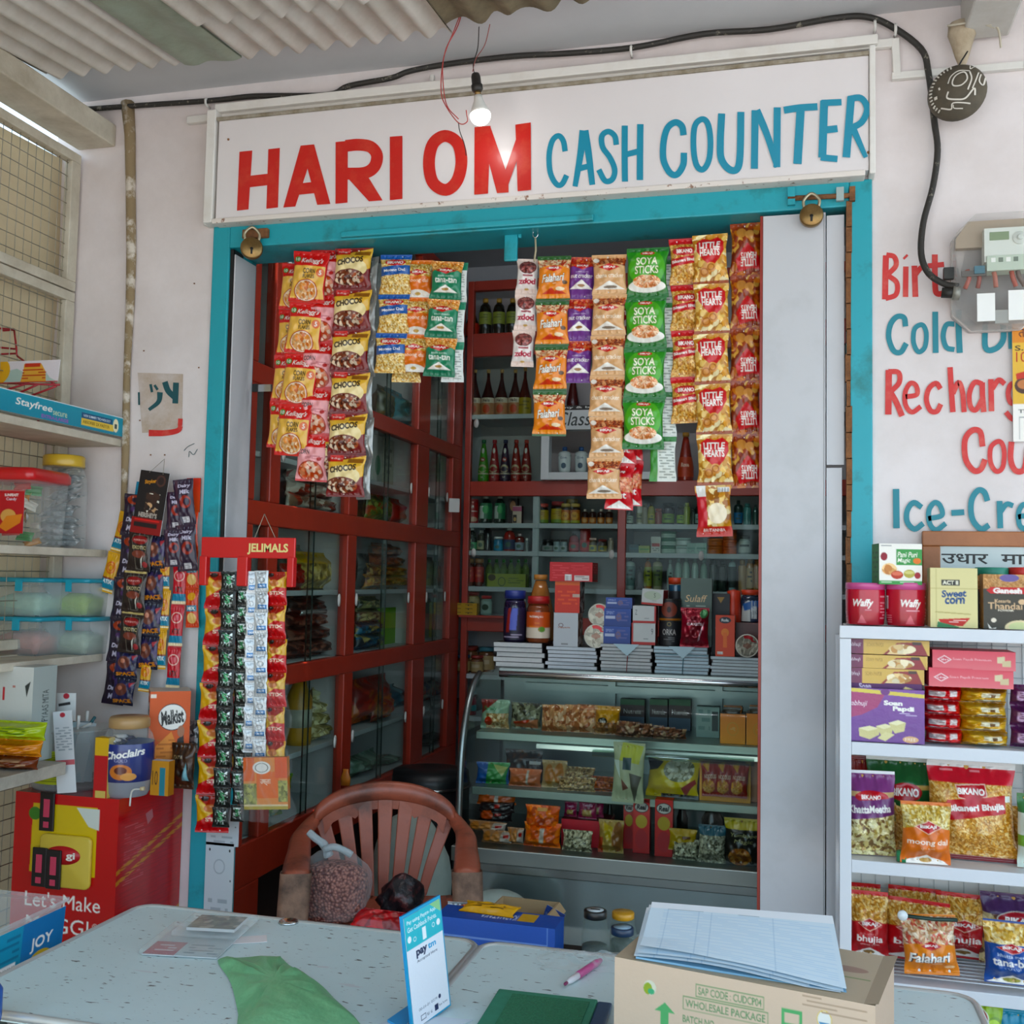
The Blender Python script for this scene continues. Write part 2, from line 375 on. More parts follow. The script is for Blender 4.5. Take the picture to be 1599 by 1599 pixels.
M_steel2 = mat('8e9794', .38, 1.)
M_chrome = mat('c9c9c9', .15, 1.)
M_brass = mat('9a7a4a', .35, .8, noise=.6, nscale=30, col2='3a2d1c')
M_grey = mat('a9adb2', .6, noise=.3, nscale=4, col2='85878a')
M_shelf = mat('b4bcc0', .5, noise=.3, nscale=6, col2='8f979a')
# ground and floors
g = MB().box(-25, -30, -.16, 25, -3.55, -.06, mat('b4aba2', .9, noise=.5, nscale=1.5, col2='8d857c')); struct('ground', g.mesh())
struct('floor', MB().box(-2.6, -3.6, -.12, 4, 0, 0, mat('8f887e', .7, noise=.5, nscale=3, col2='6e665c')).mesh())
struct('floor', MB().box(-2.2, 0, -.12, .9, 3.0, .0, mat('4e4843', .6, noise=.5, nscale=4, col2='302b28')).mesh())
# facade wall: two jambs and the part over the opening, with cut-back rusty plaster edges
w = MB()
w.box(-2.42, 0, 0, -1.803, .16, 3.12, M_wall); w.box(.226, 0, 0, 3.2, .16, 3.12, M_wall); w.box(-1.803, 0, 2.622, .226, .16, 3.12, M_wall)
wf = struct('wall_front', w.mesh())
struct('wall_left', MB().box(-2.3, .16, 0, -2.2, 3.1, 3.35, M_grey).mesh())
struct('wall_back', MB().box(-2.3, 2.9, 0, 1.0, 3.0, 3.35, M_grey).mesh())
struct('wall_right', MB().box(.85, .16, 0, .95, 2.9, 3.35, M_grey).mesh())
struct('ceiling', MB().box(-2.3, .16, 3.35, .95, 3.0, 3.45, M_grey).mesh())
# concrete slab over the veranda and the two joists under it
struct('ceiling', MB().box(-2.45, -3.5, 3.094, 3.2, .16, 3.25, mat('c9c9cb', .8, noise=.3, nscale=3, col2='b0aeb0', bump=.1, bscale=10)).mesh())
j = MB(); j.box(.455, -3.4, 2.985, .575, -.015, 3.094, mat('c4c0ba', .75, noise=.5, nscale=8, col2='9a8f80'))
struct('beam', j.mesh(), bevel=.006)
j = MB(); j.box(-2.335, -3.3, 2.925, -2.19, -.0, 3.0, M_old); j.box(-2.335, -3.3, 3.0, -2.29, 0, 3.06, M_old); struct('beam', j.mesh(), bevel=.005)
# teal painted door frame, rusty where it meets the shutter
d = MB(); d.box(-1.803, -.012, 0, -1.742, .17, 2.622, M_teal); d.box(.166, -.012, 0, .226, .17, 2.622, M_teal); d.box(-1.742, -.012, 2.548, .166, .17, 2.622, M_teal)
d.box(-1.35, -.028, 2.553, -.55, -.012, 2.572, M_teal); d.box(-1.69, -.03, 2.57, -1.60, -.012, 2.60, M_rust)
struct('trim_1', d.mesh(), bevel=.004)
d = MB(); rr = random.Random(3)
for k in range(26):
    z0 = .7+k*.0715; d.box(.155+rr.random()*.004, -.016, z0, .168+rr.random()*.005, .012, z0+.074, M_rust)
d.box(-1.742, -.004, .3, -1.731, .06, 2.545, M_dark)
struct('trim_2', d.mesh())
# white shutter leaf at the right of the opening and the one folded against the left jamb
M_leaf = mat('c4c3c6', .5, noise=.5, nscale=2.6, col2='93938f', thr=(.5, .8), bump=.05, bscale=16)
d = MB(); d.box(-.066, -.008, .05, .103, .022, 2.537, M_leaf); d.box(.106, .0, 1.83, .153, .025, 2.53, M_leaf); d.box(.106, .0, .05, .147, .022, 1.822, M_leaf)
d.box(.0985, -.0095, .05, .1005, -.008, 2.53, mat('9a9a9c', .6)); d.box(-.0745, -.002, .05, -.066, .03, 2.54, M_red)
door = struct('door_1', d.mesh(), bevel=.002)
d = MB(); d.box(-1.7305, .0, .95, -1.725, .135, 2.53, M_leaf);
struct('door_2', d.mesh(), bevel=.002)
# ------------------------------------------------------------------ sign over the door
YS = -.05
def onsign(px, py): return tuple(at(px, py, y=YS-.0016))
sg = thing('shop_sign', 'long white painted sign board over the shop opening with red and blue hand lettering', 'sign', (-.78, YS, 2.62))
b = MB(); b.box(-1.775+.78, 0, .012, .215+.78, .05, .335, mat('e9e2e2', .3, noise=.25, nscale=2, col2='d2c8c6', coat=.25)); link('board', b.mesh(), sg, bevel=.003)
b = MB()
for q in ((-1.815, 0.0, -1.783, .372), (.216, .0, .232, .36)): b.box(q[0]+.78, -.008, q[1], q[2]+.78, .05, q[3], M_white)
b.box(-1.783+.78, -.008, -.004, .205+.78, .05, .012, mat('e4dad2', .6, noise=.9, nscale=40, col2='8a5a3c', thr=(.6, .66)))
b.box(-1.783+.78, -.004, .335, .216+.78, .05, .347, mat('7d7058', .8, noise=.6, nscale=20, col2='d8d0c4'))
b.box(-1.825+.78, .01, .0, -1.815+.78, .05, .35, M_white); b.box(-1.80+.78, .012, .372, .24+.78, .05, .40, M_white)
link('frame', b.mesh(), sg, bevel=.003)
M_sr = mat('cf2017', .35, noise=.5, nscale=22, col2='e05a3c', thr=(.5, .75), coat=.2); M_sb = mat('1f90ad', .35, noise=.2, nscale=10, col2='1a7f9c', coat=.2)
L = MB(); Z5 = lambda P: [(400+x/4, y/4) for x, y in P]; Z9 = lambda P: [(800+x/4, y/4) for x, y in P]; ZT = lambda P: [(1199+x/4, y/4) for x, y in P]
def quad(P):
    L.lay += 1; L.add([tuple(np.array(onsign(*p))-(0, L.lay*.00012, 0)) for p in P], [tuple(range(len(P)))], M_sr)
quad([(374, 237), (394, 235), (388, 327), (370, 329)]); quad([(419, 233), (437, 231), (434, 324), (416, 326)]); quad([(386, 275), (421, 271), (420, 289), (385, 293)])
quad(Z5([(278, 910), (362, 902), (335, 1010), (245, 1290), (170, 1296)])); quad(Z5([(300, 908), (362, 902), (464, 1274), (382, 1280), (310, 1010)])); quad(Z5([(285, 1145), (370, 1135), (380, 1205), (265, 1217)]))
quad(Z5([(497, 888), (573, 880), (571, 1266), (496, 1273)])); quad(Z5([(620, 1105), (690, 1090), (790, 1252), (705, 1258), (570, 1110)])); quad(Z5([(836, 855), (914, 849), (914, 1243), (836, 1251)]))
brush(L, [(Z5([(560, 912), (640, 905), (715, 918), (755, 970), (740, 1040), (680, 1080), (560, 1086)]), 18.5)], onsign, M_sr)
brush(L, [(Z5([(1180, 850), (1105, 900), (1080, 1020), (1105, 1140), (1185, 1187), (1255, 1130), (1283, 1010), (1258, 895)]), 18.5, True)], onsign, M_sr)
quad(Z5([(1365, 795), (1465, 787), (1449, 1210), (1363, 1217)])); quad(Z5([(1395, 792), (1462, 787), (1575, 1110), (1577, 1203), (1505, 1207)])); quad([(814, 194), (828, 192), (790, 300), (777, 302)]); quad([(805, 195), (829, 191.5), (829.5, 297), (808.5, 299)])
link('red_lettering', L.mesh(), sg).matrix_parent_inverse = Matrix.Translation((.78, -YS, -2.62))
L = MB()
def bs(P, w_, **k): brush(L, [(P, w_, k.get('c', False))], onsign, M_sb)
bs(Z9([(330, 945), (318, 880), (288, 848), (250, 880), (230, 970), (238, 1080), (275, 1150), (310, 1150), (340, 1095)]), 8.5)
bs(Z9([(445, 815), (425, 970), (392, 1165)]), (12.5, 8)); bs(Z9([(452, 815), (475, 950), (500, 1155)]), (12, 9)); bs(Z9([(410, 1055), (490, 1035)]), 9)
bs(Z9([(650, 905), (640, 850), (600, 822), (560, 850), (565, 920), (610, 985), (640, 1060), (625, 1120), (580, 1130), (540, 1060)]), 8.7)
bs(Z9([(703, 785), (702, 960), (704, 1135)]), 9.5); bs(Z9([(800, 776), (798, 950), (797, 1125)]), 10); bs(Z9([(715, 965), (790, 945)]), 9)
bs(Z9([(1070, 845), (1060, 790), (1020, 765), (970, 800), (945, 890), (945, 1000), (985, 1080), (1030, 1090), (1068, 1030), (1072, 955)]), 10)
bs(Z9([(1185, 745), (1140, 790), (1132, 920), (1150, 1030), (1190, 1060), (1228, 1000), (1238, 880), (1222, 775)]), 9, c=True)
bs(Z9([(1308, 710), (1300, 880), (1305, 990), (1350, 1055), (1400, 1060), (1422, 980), (1428, 700)]), 11)
bs(Z9([(1517, 690), (1512, 1055)]), 11); bs(Z9([(1525, 690), (1590, 840), (1655, 1045)]), (12, 9)); bs(Z9([(1655, 672), (1652, 1045)]), 11)
bs(ZT([(100, 690), (200, 675), (310, 668)]), 11); bs(ZT([(205, 680), (185, 1025)]), 13)
bs(ZT([(352, 630), (340, 985)]), 12.5); bs(ZT([(335, 645), (460, 640)]), 10); bs(ZT([(350, 815), (435, 805)]), 11); bs(ZT([(330, 985), (435, 995)]), 10)
bs(ZT([(520, 610), (490, 985)]), 12); bs(ZT([(500, 622), (580, 615), (620, 680), (590, 760), (530, 800)]), 10); bs(ZT([(530, 800), (570, 890), (612, 985)]), (11, 7))
link('blue_lettering', L.mesh(), sg).matrix_parent_inverse = Matrix.Translation((.78, -YS, -2.62))
for q in ((1356, 238), (357, 218), (1362, 128)):
    p = at(*q, y=YS); link('nail', MB().lathe([(.004, 0), (.003, .003), (0, .004)], M_rust, 8, M=Matrix.Translation((p[0]+.78, -.001, p[2]-2.62)) @ Matrix.Rotation(PI/2, 4, 'X')).mesh(), sg)
# ------------------------------------------------------------------ writing on the wall to the right
def onwall(px, py): return tuple(at(px, py, y=-.0012))
ZB = lambda P: [(1199+x/4, 400+y/4) for x, y in P]
M_wr = mat('cf2a26', .5, noise=.6, nscale=25, col2='de6a58', thr=(.5, .72)); M_wb = mat('17808f', .5, noise=.3, nscale=16, col2='126c7b')
L = MB(); R_ = lambda P, w_, c=False: brush(L, [(ZB(P), w_, c)], onwall, M_wr); T_ = lambda P, w_, c=False: brush(L, [(ZB(P), w_, c)], onwall, M_wb)
R_([(738, -5), (735, 100), (732, 270)], 9.5); R_([(740, -8), (790, 5), (800, 60), (745, 118)], 8); R_([(745, 118), (805, 165), (800, 240), (735, 265)], 8)
R_([(862, 65), (860, 255)], 8.5); R_([(855, 0), (865, 10)], 9); R_([(915, 60), (922, 255)], 9); R_([(918, 120), (960, 70), (990, 80)], 8)
R_([(1043, -10), (1045, 190), (1060, 235), (1105, 230)], 9); R_([(1000, 62), (1100, 52)], 8); R_([(1150, 100), (1152, 150)], 8); R_([(1155, -10), (1155, 8)], 8); R_([(1160, 30), (1165, 130)], 8)
T_([(860, 440), (850, 385), (805, 380), (765, 430), (755, 510), (785, 590), (830, 600), (865, 545)], 8.5)
T_([(950, 430), (915, 460), (910, 540), (940, 598), (980, 570), (990, 490), (975, 440)], 7.5, True); T_([(1045, 348), (1048, 605)], 9)
T_([(1165, 425), (1115, 430), (1095, 500), (1115, 570), (1165, 585)], 8); T_([(1188, 335), (1192, 470), (1198, 605)], 9.5)
T_([(1360, 400), (1358, 570), (1420, 580), (1470, 520), (1465, 410)], 9); T_([(1515, 420), (1520, 580)], 9)
R_([(755, 712), (752, 990)], 10); R_([(752, 722), (815, 728), (820, 790), (765, 850)], 8); R_([(768, 855), (800, 910), (838, 1000)], 9)
R_([(860, 880), (930, 865), (925, 810), (890, 795), (858, 850), (860, 930), (900, 975), (955, 940)], 7.5)
R_([(1078, 830), (1050, 795), (1005, 830), (990, 900), (1015, 965), (1055, 970), (1080, 925)], 8)
R_([(1137, 695), (1145, 830), (1155, 975)], 8.5); R_([(1155, 860), (1190, 790), (1215, 850), (1225, 975)], 8)
R_([(1340, 800), (1290, 790), (1258, 860), (1265, 940), (1300, 960), (1345, 880)], 8); R_([(1338, 790), (1340, 880), (1348, 975)], 8.5)
R_([(1392, 770), (1396, 970)], 8.5); R_([(1400, 830), (1440, 775), (1478, 800)], 8); R_([(1580, 800), (1520, 800), (1500, 860), (1520, 920), (1580, 900)], 8); R_([(1590, 790), (1585, 1000), (1530, 1020), (1485, 975)], 8)
R_([(1340, 1190), (1325, 1100), (1275, 1090), (1230, 1150), (1235, 1270), (1285, 1340), (1330, 1330), (1355, 1270)], 9); R_([(1430, 1160), (1390, 1200), (1390, 1290), (1425, 1345), (1465, 1320), (1475, 1230), (1460, 1170)], 7.5, True)
R_([(1520, 1160), (1515, 1270), (1545, 1340), (1600, 1330), (1620, 1200)], 9)
T_([(800, 1455), (803, 1700)], 10); T_([(960, 1570), (910, 1540), (870, 1590), (870, 1660), (915, 1705), (970, 1670)], 8.5); T_([(1000, 1640), (1085, 1620), (1075, 1560), (1040, 1540), (1005, 1590), (1010, 1670), (1050, 1710), (1110, 1670)], 8)
T_([(1145, 1605), (1225, 1600)], 9); T_([(1370, 1530), (1350, 1475), (1310, 1465), (1270, 1530), (1275, 1640), (1330, 1705), (1380, 1680)], 9); T_([(1445, 1530), (1450, 1700)], 9); T_([(1450, 1600), (1490, 1550), (1530, 1560)], 8)
T_([(1560, 1630), (1640, 1610), (1625, 1560), (1590, 1555), (1565, 1600), (1570, 1680), (1610, 1710)], 8)
struct('lettering', L.mesh(), parent=wf)
# scratched scrap of paint and pencil note on the left wall, dead nail holes
L = MB(); sc = lambda P, w_, m_, sm=True: brush(L, [([(x/4, 400+y/4) for x, y in P], w_, False, sm)], onwall, m_)
M_stn = mat('b7a28f', .8, noise=.8, nscale=14, col2='d8cdca'); M_dk = mat('164f55', .6); 
L.add([onwall(215, 582), onwall(286, 584), onwall(284, 672), onwall(222, 676)], [(0, 1, 2, 3)], M_stn)
fn0 = onwall; onwall2 = lambda px, py: tuple(at(px, py, y=-.0022))
def sc2(P, w_, m_): brush(L, [([(x/4, 400+y/4) for x, y in P], w_)], onwall2, m_)
sc2([(940, 800), (950, 850)], 4, M_dk); sc2([(965, 805), (985, 835)], 4, M_dk); sc2([(1000, 850), (990, 910), (930, 960)], (9, 5), M_dk); sc2([(1030, 785), (1050, 840), (1090, 880)], 9, M_dk); sc2([(1100, 790), (1095, 920)], 9, M_dk); sc2([(868, 850), (870, 930)], 3, M_dk)
sc2([(930, 1105), (1030, 1105), (1110, 1090), (1130, 1060)], (10, 7), M_wr); sc2([(1125, 1060), (1128, 1015)], 7, M_wr)
sc2([(1150, 1215), (1175, 1190), (1215, 1170)], .9, M_dk); sc2([(1180, 1255), (1185, 1220), (1210, 1240), (1235, 1205)], .9, M_dk)
for q in ((1030, 1240), (942, 1240), (1215, 170), (1243, 695), (900, 590), (875, 1025)): sc2([(q[0]-4, q[1]), (q[0], q[1]+2), (q[0]+5, q[1])], 2, M_rust)
struct('lettering', L.mesh(), parent=wf)
# ================================================================== veranda: roof sheets, mesh side, cables, fittings on the wall
def sheet(name, x0, x1, y1, m, label, dz=0., amp=.014, pitch=.08, skew=0., rag=0., y0=-3.4):
    n = max(8, int((x1-x0)/pitch*10)); rr = random.Random(int(x0*100)); b = MB()
    def fn(u, v, dd):
        x = x0+(x1-x0)*u; ye = y1+skew*(x-x0)+(rag*math.sin(x*37)+rag*math.sin(x*91)*.6 if rag else 0); y = y0+(ye-y0)*v
        return (x, y, 3.03-.105*(-.29-y)+dz+amp*math.sin(2*PI*x/pitch)+dd)
    b.grid(lambda u, v: fn(u, v, 0), n, 14, m); b.grid(lambda u, v: fn(1-u, v, .006), n, 14, m)
    k = len(b.v); b.v += [fn(i/n, 1, d) for i in range(n+1) for d in (0, .006)]; 
    for i in range(n): b.f.append([k+2*i, k+2*i+1, k+2*i+3, k+2*i+2]); b.mi.append(0); b.sm.append(False)
    return solo(name, b.mesh(), label, 'roof sheet', group=None)
M_asb = mat('d0cbc3', .85, noise=.55, nscale=6, col2='a0937f', bump=.12, bscale=40)
X3 = lambda px, py, z=3.03: at(px, py, z=z)[0]
sheet('corrugated_roof_sheet', X3(80, 125), X3(297, 93), -.30, M_asb, 'pale grey corrugated roof sheet nearest the mesh side of the veranda')
sheet('corrugated_roof_sheet', X3(368, 85), X3(708, 52), -.285, M_asb, 'pale grey corrugated roof sheet between green strip and rusty sheet, higher layer')
sheet('corrugated_roof_sheet', X3(368, 85)+.02, X3(640, 52), -.56, M_asb, 'speckled corrugated roof sheet lapped beneath another, shorter end edge', dz=-.018, rag=.006)
sheet('roof_strip', X3(297, 93)-.015, X3(368, 85)+.02, -.295, mat('93a08e', .35, noise=.6, nscale=10, col2='6d7357', bump=.1, bscale=30), 'greenish translucent plastic roof strip between two grey corrugated sheets', dz=-.012, amp=.006, pitch=.13, rag=.005)
sheet('rusty_roof_sheet', X3(700, 45), X3(1062, 0), -.315, mat('7f7258', .85, noise=.8, nscale=14, col2='4f4330', bump=.4, bscale=25), 'ragged brown roof sheet above the hanging light bulb', dz=.01, amp=.011, pitch=.1, skew=-.10, rag=.012)
# tarpaulin and wire mesh side
b = MB(); b.grid(lambda u, v: (-2.40+.012*math.sin(u*21+v*5)+.008*math.sin(v*17), -3.4+3.4*u, 2.90*v), 60, 40, mat('bba482', .8, noise=.5, nscale=3, col2='9a8160', bump=.2, bscale=6, trans=-.10))
solo('tarpaulin', b.mesh(), 'dusty beige tarpaulin stretched behind the wire mesh on the left side', 'tarpaulin')
M_wire = mat('a59c8a', .6, .3)
def panel(z0, z1, y0, y1, label):
    t = thing('wire_mesh_panel', label, 'mesh panel', (-2.33, y1, z0)); f = MB(); w_ = y1-y0; h = z1-z0
    for q in ((-.012, -w_, 0, .018, 0, .032), (-.012, -w_, h-.032, .018, 0, h), (-.012, -.045, 0.032, .018, 0, h-.032), (-.012, -w_, .032, .018, -w_+.04, h-.032)): f.box(*q, M_old)
    link('frame', f.mesh(), t, bevel=.003); g = MB()
    y = -.05
    while y > -w_+.04: g.tube([(0, y, .03), (.001, y, h-.03)], .0016, M_wire, 4); y -= .037
    z = .06
    while z < h-.03: g.tube([(.002, -.03, z), (.003, -w_/2, z-.003), (.002, -w_+.03, z)], .0016, M_wire, 4); z += .046
    link('wire_mesh', g.mesh(), t)
panel(2.432, 2.90, -3.3, -.012, 'topmost wire mesh panel in a pale frame under the roof beam')
panel(1.955, 2.428, -3.3, -.012, 'middle wire mesh panel in a pale frame behind the red wire stand')
panel(1.25, 1.95, -3.3, -.012, 'wire mesh panel in a pale frame behind the plastic jars')
panel(.30, 1.235, -3.3, -.012, 'lowest wire mesh panel in a pale frame behind the lidded plastic boxes')
# rusty pipe running down the wall
P = [at(px, py, y=-.012) for px, py in ((199, 160), (203, 210), (204, 300), (205, 400), (203, 480), (198, 580), (197, 640), (196, 700), (194, 760), (192, 800))]
b = MB(); b.tube(P, [.022, .018, .016, .016, .014, .011, .012, .013, .01, .008], mat('8f7a5a', .85, noise=.9, nscale=16, col2='d6cbbd', thr=(.5, .62), bump=.4, bscale=40), 8)
solo('drain_pipe', b.mesh(), 'thin rusty pipe running down the wall left of the teal frame', 'pipe')
# black supply cable with clips, white conduit
def path(L_, y): return [at(px, py, y=y) for px, py in L_]
cb = [(115, 172), (200, 166), (330, 157), (400, 150), (510, 148), (545, 134), (610, 122), (640, 111), (700, 100), (800, 88), (890, 83), (990, 74), (1100, 53), (1200, 46), (1300, 29), (1350, 26), (1390, 40), (1438, 76), (1450, 115), (1459, 190), (1464, 235), (1457, 290), (1441, 350), (1437, 400), (1448, 432), (1472, 450), (1492, 455)]
cb3 = [np.array(p) for p in path(cb, -.022)]
for i in range(5): cb3[-1-i][1] -= .02*(5-i)/2
b = MB(); b.tube(smooth_pts(cb3, 5), .0085, mat('2b2722', .6, noise=.7, nscale=50, col2='8d8676', thr=(.6, .66)), 8)
solo('power_cable', b.mesh(), 'thick black power cable running along the wall above the sign to the meter', 'cable')
M_clip = mat('dddad5', .5)
for (px, py), lb in zip(((324, 160), (986, 79), (1366, 40), (1398, 46)), ('white clip on the cable left of the sign', 'white clip on the cable above the word COUNTER', 'white clip on the cable by the top of the sign corner', 'white clip where the cable bends down beside the sign')):
    p = at(px, py, y=-.022); b = MB(); b.tube([(0, -.002, .013), (0, -.013, .004), (0, -.012, -.008), (0, .002, -.013), (0, .016, -.013)], .004, M_clip, 6)
    solo('cable_clip', b.mesh(), lb, 'cable clip', p, group='cable clips')
p = at(675, 123, y=-.01); solo('cable_clip', MB().box(-.006, -.006, -.012, .006, .01, .012, M_clip).mesh(), 'empty white clip left of the red hanging wires', 'cable clip', p, group='cable clips', bevel=.002)
def strip(L_, w_, y, m, name, lb, d=.018):
    t = MB(); P = path(L_, y)
    for a, c in zip(P, P[1:]):
        dv = np.array(c)-np.array(a); n_ = np.array([-dv[2], 0, dv[0]]); n_ = n_/np.linalg.norm(n_)*w_/2
        v = [a+n_, c+n_, c-n_, a-n_]; v = [tuple(q) for q in v]+[(q[0], q[1]+d, q[2]) for q in v]
        t.add(v, [(0, 1, 2, 3), (7, 6, 5, 4), (0, 4, 5, 1), (1, 5, 6, 2), (2, 6, 7, 3), (3, 7, 4, 0)], m)
    solo(name, t.mesh(), lb, 'conduit', bevel=.002)
M_cond = mat('e0dcd6', .5, noise=.3, nscale=12, col2='c2bab0')
strip([(291, 187), (475, 167), (1396, 65)], .024, -.019, M_cond, 'cable_conduit', 'long flat white conduit strip running above the shop sign')
strip([(1398, 59), (1401, 118)], .02, -.0195, M_cond, 'cable_conduit', 'short vertical white conduit strip at right end of the sign')
strip([(1393, 118), (1599, 100), (1700, 91)], .02, -.019, M_cond, 'cable_conduit', 'white conduit strip running right behind the clay face mask')
# hanging bulb
t = thing('pendant_bulb', 'lit white light bulb in a black holder hanging before the sign', 'light bulb', at(750, 180, y=-.2)); o = np.array(t.location)
def rel(px, py, y=-.2): return tuple(at(px, py, y=y)-o)
b = MB(); b.tube(smooth_pts([rel(748, 42, -.30), rel(746, 75, -.22), rel(739, 100), rel(741, 116)], 5), .0014, M_dark, 6); link('wire', b.mesh(), t)
b = MB(); b.tube(smooth_pts([rel(765, 38, -.30), rel(757, 70, -.25), rel(743, 92), rel(738, 112)], 5), .0013, mat('9c4a44', .5), 6); link('wire', b.mesh(), t)
ax = Matrix.Rotation(math.radians(-8), 4, 'Y')
b = MB(); b.lathe([(.004, .128), (.011, .124), (.0135, .115), (.0135, .092), (.0165, .09), (.0165, .078), (.013, .072), (.010, .07)], M_blk, 16, M=ax); link('holder', b.mesh(), t)
b = MB(); b.lathe([(.0095, .075), (.0095, .058)], M_brass, 16, M=ax); link('bulb_cap', b.mesh(), t)
b = MB(); b.lathe([(.012, .058), (.013, .045), (.019, .03), (.0265, .012), (.0285, .004)], mat('e5e2dc', .4), 20, M=ax); link('bulb_body', b.mesh(), t)
b = MB(); b.lathe([(.0285, .004)]+[(.030*math.cos(a), -.030*math.sin(a)*.95) for a in [q*PI/16 for q in range(0, 8)]]+[(0, -.0287)], mat('fffaf4', .4, emit=9.0), 24, M=ax); link('diffuser', b.mesh(), t)
# loose red wires
b = MB(); b.tube(smooth_pts(path([(728, -6), (715, 40), (697, 75), (690, 110), (689, 145), (696, 165), (712, 188), (722, 194), (730, 189), (729, 180), (728, 172)], -.24), 6), .0016, mat('b5403c', .5), 6); b.tube(smooth_pts(path([(730, -6), (710, 45), (693, 90), (692, 130), (698, 165), (716, 186)], -.243), 6), .0015, mat('b5403c', .5), 6)
b.tube(smooth_pts(path([(716, 192), (718, 205), (725, 225), (728, 243)], -.24), 5), .0013, M_dark, 6)
solo('loose_wire', b.mesh(), 'looped pair of thin red wires hanging left of the bulb', 'wire')
# painted clay face mask with hanging cord
mo = at(1495, 147, y=-.07); t = thing('face_mask', 'round dark clay face mask with white painted lines hung below the joist', 'mask', mo, rot=(math.radians(4), math.radians(10), math.radians(-16)))
b = MB(); b.lathe([(.072, 0), (.0745, .008), (.068, .022), (.05, .036), (.026, .044), (0, .046)], mat('4c4437', .7, noise=.5, nscale=18, col2='6d604c', bump=.2), 36, M=Matrix.Rotation(PI/2, 4, 'X')); link('body', b.mesh(), t)
def dome(x, z):
    r = math.hypot(x, z); return (x, -np.interp(r, [0, .026, .05, .068, .0745], [.046, .044, .036, .022, .008])-.002, z)
b = MB(); Mw = mat('d6cfc4', .6); K = lambda P, w_, c=False: brush(b, [([((x-1185)/175*.072, (600-y)/175*.072) for x, y in P], w_*.0004, c)], dome, Mw)
K([(1165, 560), (1180, 515), (1225, 495), (1250, 540), (1225, 580), (1180, 585)], 9, True); K([(1140, 570), (1150, 520), (1190, 485), (1255, 485)], 8); K([(1255, 490), (1275, 540), (1265, 610)], 9); K([(1305, 490), (1300, 550), (1290, 600)], 8); K([(1320, 500), (1320, 550), (1345, 570), (1345, 510)], 8)
K([(1150, 620), (1150, 660), (1210, 670), (1260, 660), (1300, 600), (1310, 640)], 10); K([(1115, 715), (1180, 725), (1190, 690), (1290, 690)], 8); K([(1190, 700), (1200, 720), (1250, 720)], 6); K([(1065, 655), (1085, 650)], 20); K([(1085, 600), (1095, 595)], 18); K([(1065, 705), (1075, 705)], 14); K([(1245, 440), (1255, 470), (1275, 440)], 7)
for q in range(16):
    a = math.radians(110+q*8.5); x, z = .066*math.cos(a), .066*math.sin(a); b.tube([dome(x, z), dome(x*.9, z*.9)], .0022, Mw, 5)
link('painted_lines', b.mesh(), t)
b = MB(); b.tube([(-.01, .0, .07), (-.004, .005, .09), (.006, .01, .115)], .002, M_dark, 6); link('cord', b.mesh(), t)
# lump of old plaster and frayed string at the end of the joist
q0 = at(1502, 72, y=-.05); b = MB()
b.lathe([(.0, .075), (.034, .06), (.036, .03), (.026, 0), (.018, -.03), (.010, -.052), (0, -.055)], mat('b9a890', .9, noise=.6, nscale=22, col2='7f6a4d', bump=.6, bscale=30), 10); b.tube(smooth_pts([(-.04, -.03, .045), (0, -.045, .04), (.05, -.03, .05), (.085, -.02, .03), (.095, -.01, -.02)], 5), .003, M_old, 5)
for k in range(5): b.tube([(.03, -.035, .045), (.05+.006*k, -.04, .052-.008*k)], .0015, M_old, 4)
solo('plaster_lump', b.mesh(), 'crumbling lump of plaster tied with string at the end of the joist', 'plaster', q0)
# electricity meter under a clear cover
mx0, mz1 = at(1492, 338, y=-.1)[0], at(1530, 333, y=-.1)[2]; mz0 = at(1540, 507, y=-.1)[2]; mw = .215; mh = mz1-mz0
t = thing('electricity_meter', 'electricity meter in a clear plastic box with brown tinted top on the wall', 'meter', (mx0+mw/2, -.02, mz0))
def octo(w_, h, c, z0_=0): return [(-w_/2+c, z0_), (w_/2-c, z0_), (w_/2, z0_+c), (w_/2, z0_+h-c), (w_/2-c, z0_+h), (-w_/2+c, z0_+h), (-w_/2, z0_+h-c), (-w_/2, z0_+c)]
def prism(b, P, y0, y1, m, caps=True):
    n = len(P); v = [(x, y0, z) for x, z in P]+[(x, y1, z) for x, z in P]; f = [(i, (i+1) % n, n+(i+1) % n, n+i) for i in range(n)]
    if caps: f += [tuple(range(n-1, -1, -1)), tuple(range(n, 2*n))]
    b.add(v, f, m)
b = MB(); prism(b, octo(mw, mh, .045), -.004, .02, mat('cdc1bc', .5)); link('back_plate', b.mesh(), t, bevel=.004)
b = MB(); prism(b, octo(mw, mh, .05), -.082, -.006, mat('d9d6d0', .12, trans=.03)); prism(b, [(x*1.03, z*1.0) for x, z in octo(mw, mh, .05)], -.012, -.004, mat('c9c6c0', .2, trans=.15)); link('clear_cover', b.mesh(), t, bevel=.006)
b = MB(); prism(b, [(-.07, mh-.004), (.07, mh-.004), (.1, mh-.05), (.1, mh-.075), (-.1, mh-.075), (-.1, mh-.05)], -.03, -.008, mat('a3917c', .5)); link('tinted_panel', b.mesh(), t)
b = MB(); b.box(-.035, -.06, mh-.125, .08, -.02, mh-.035, mat('d3d6cd', .5)); b.box(-.022, -.0612, mh-.068, .025, -.06, mh-.046, mat('7d8f6a', .3)); b.box(-.03, -.066, mh-.15, .07, -.02, mh-.11, mat('b9c4b2', .5))
b.lathe([(.017, 0), (.017, .004), (.008, .006), (.006, .012), (0, .012)], mat('c9ccc4', .5), 16, M=Matrix.Translation((.05, -.06, mh-.065)) @ Matrix.Rotation(PI/2, 4, 'X'))
for k in range(4): b.box(-.02+k*.018, -.067, mh-.128, -.009+k*.018, -.066, mh-.116, mat('6f7a6a', .5) if k % 2 else mat('e8e8e0', .5))
link('meter_unit', b.mesh(), t, bevel=.001)
b = MB()
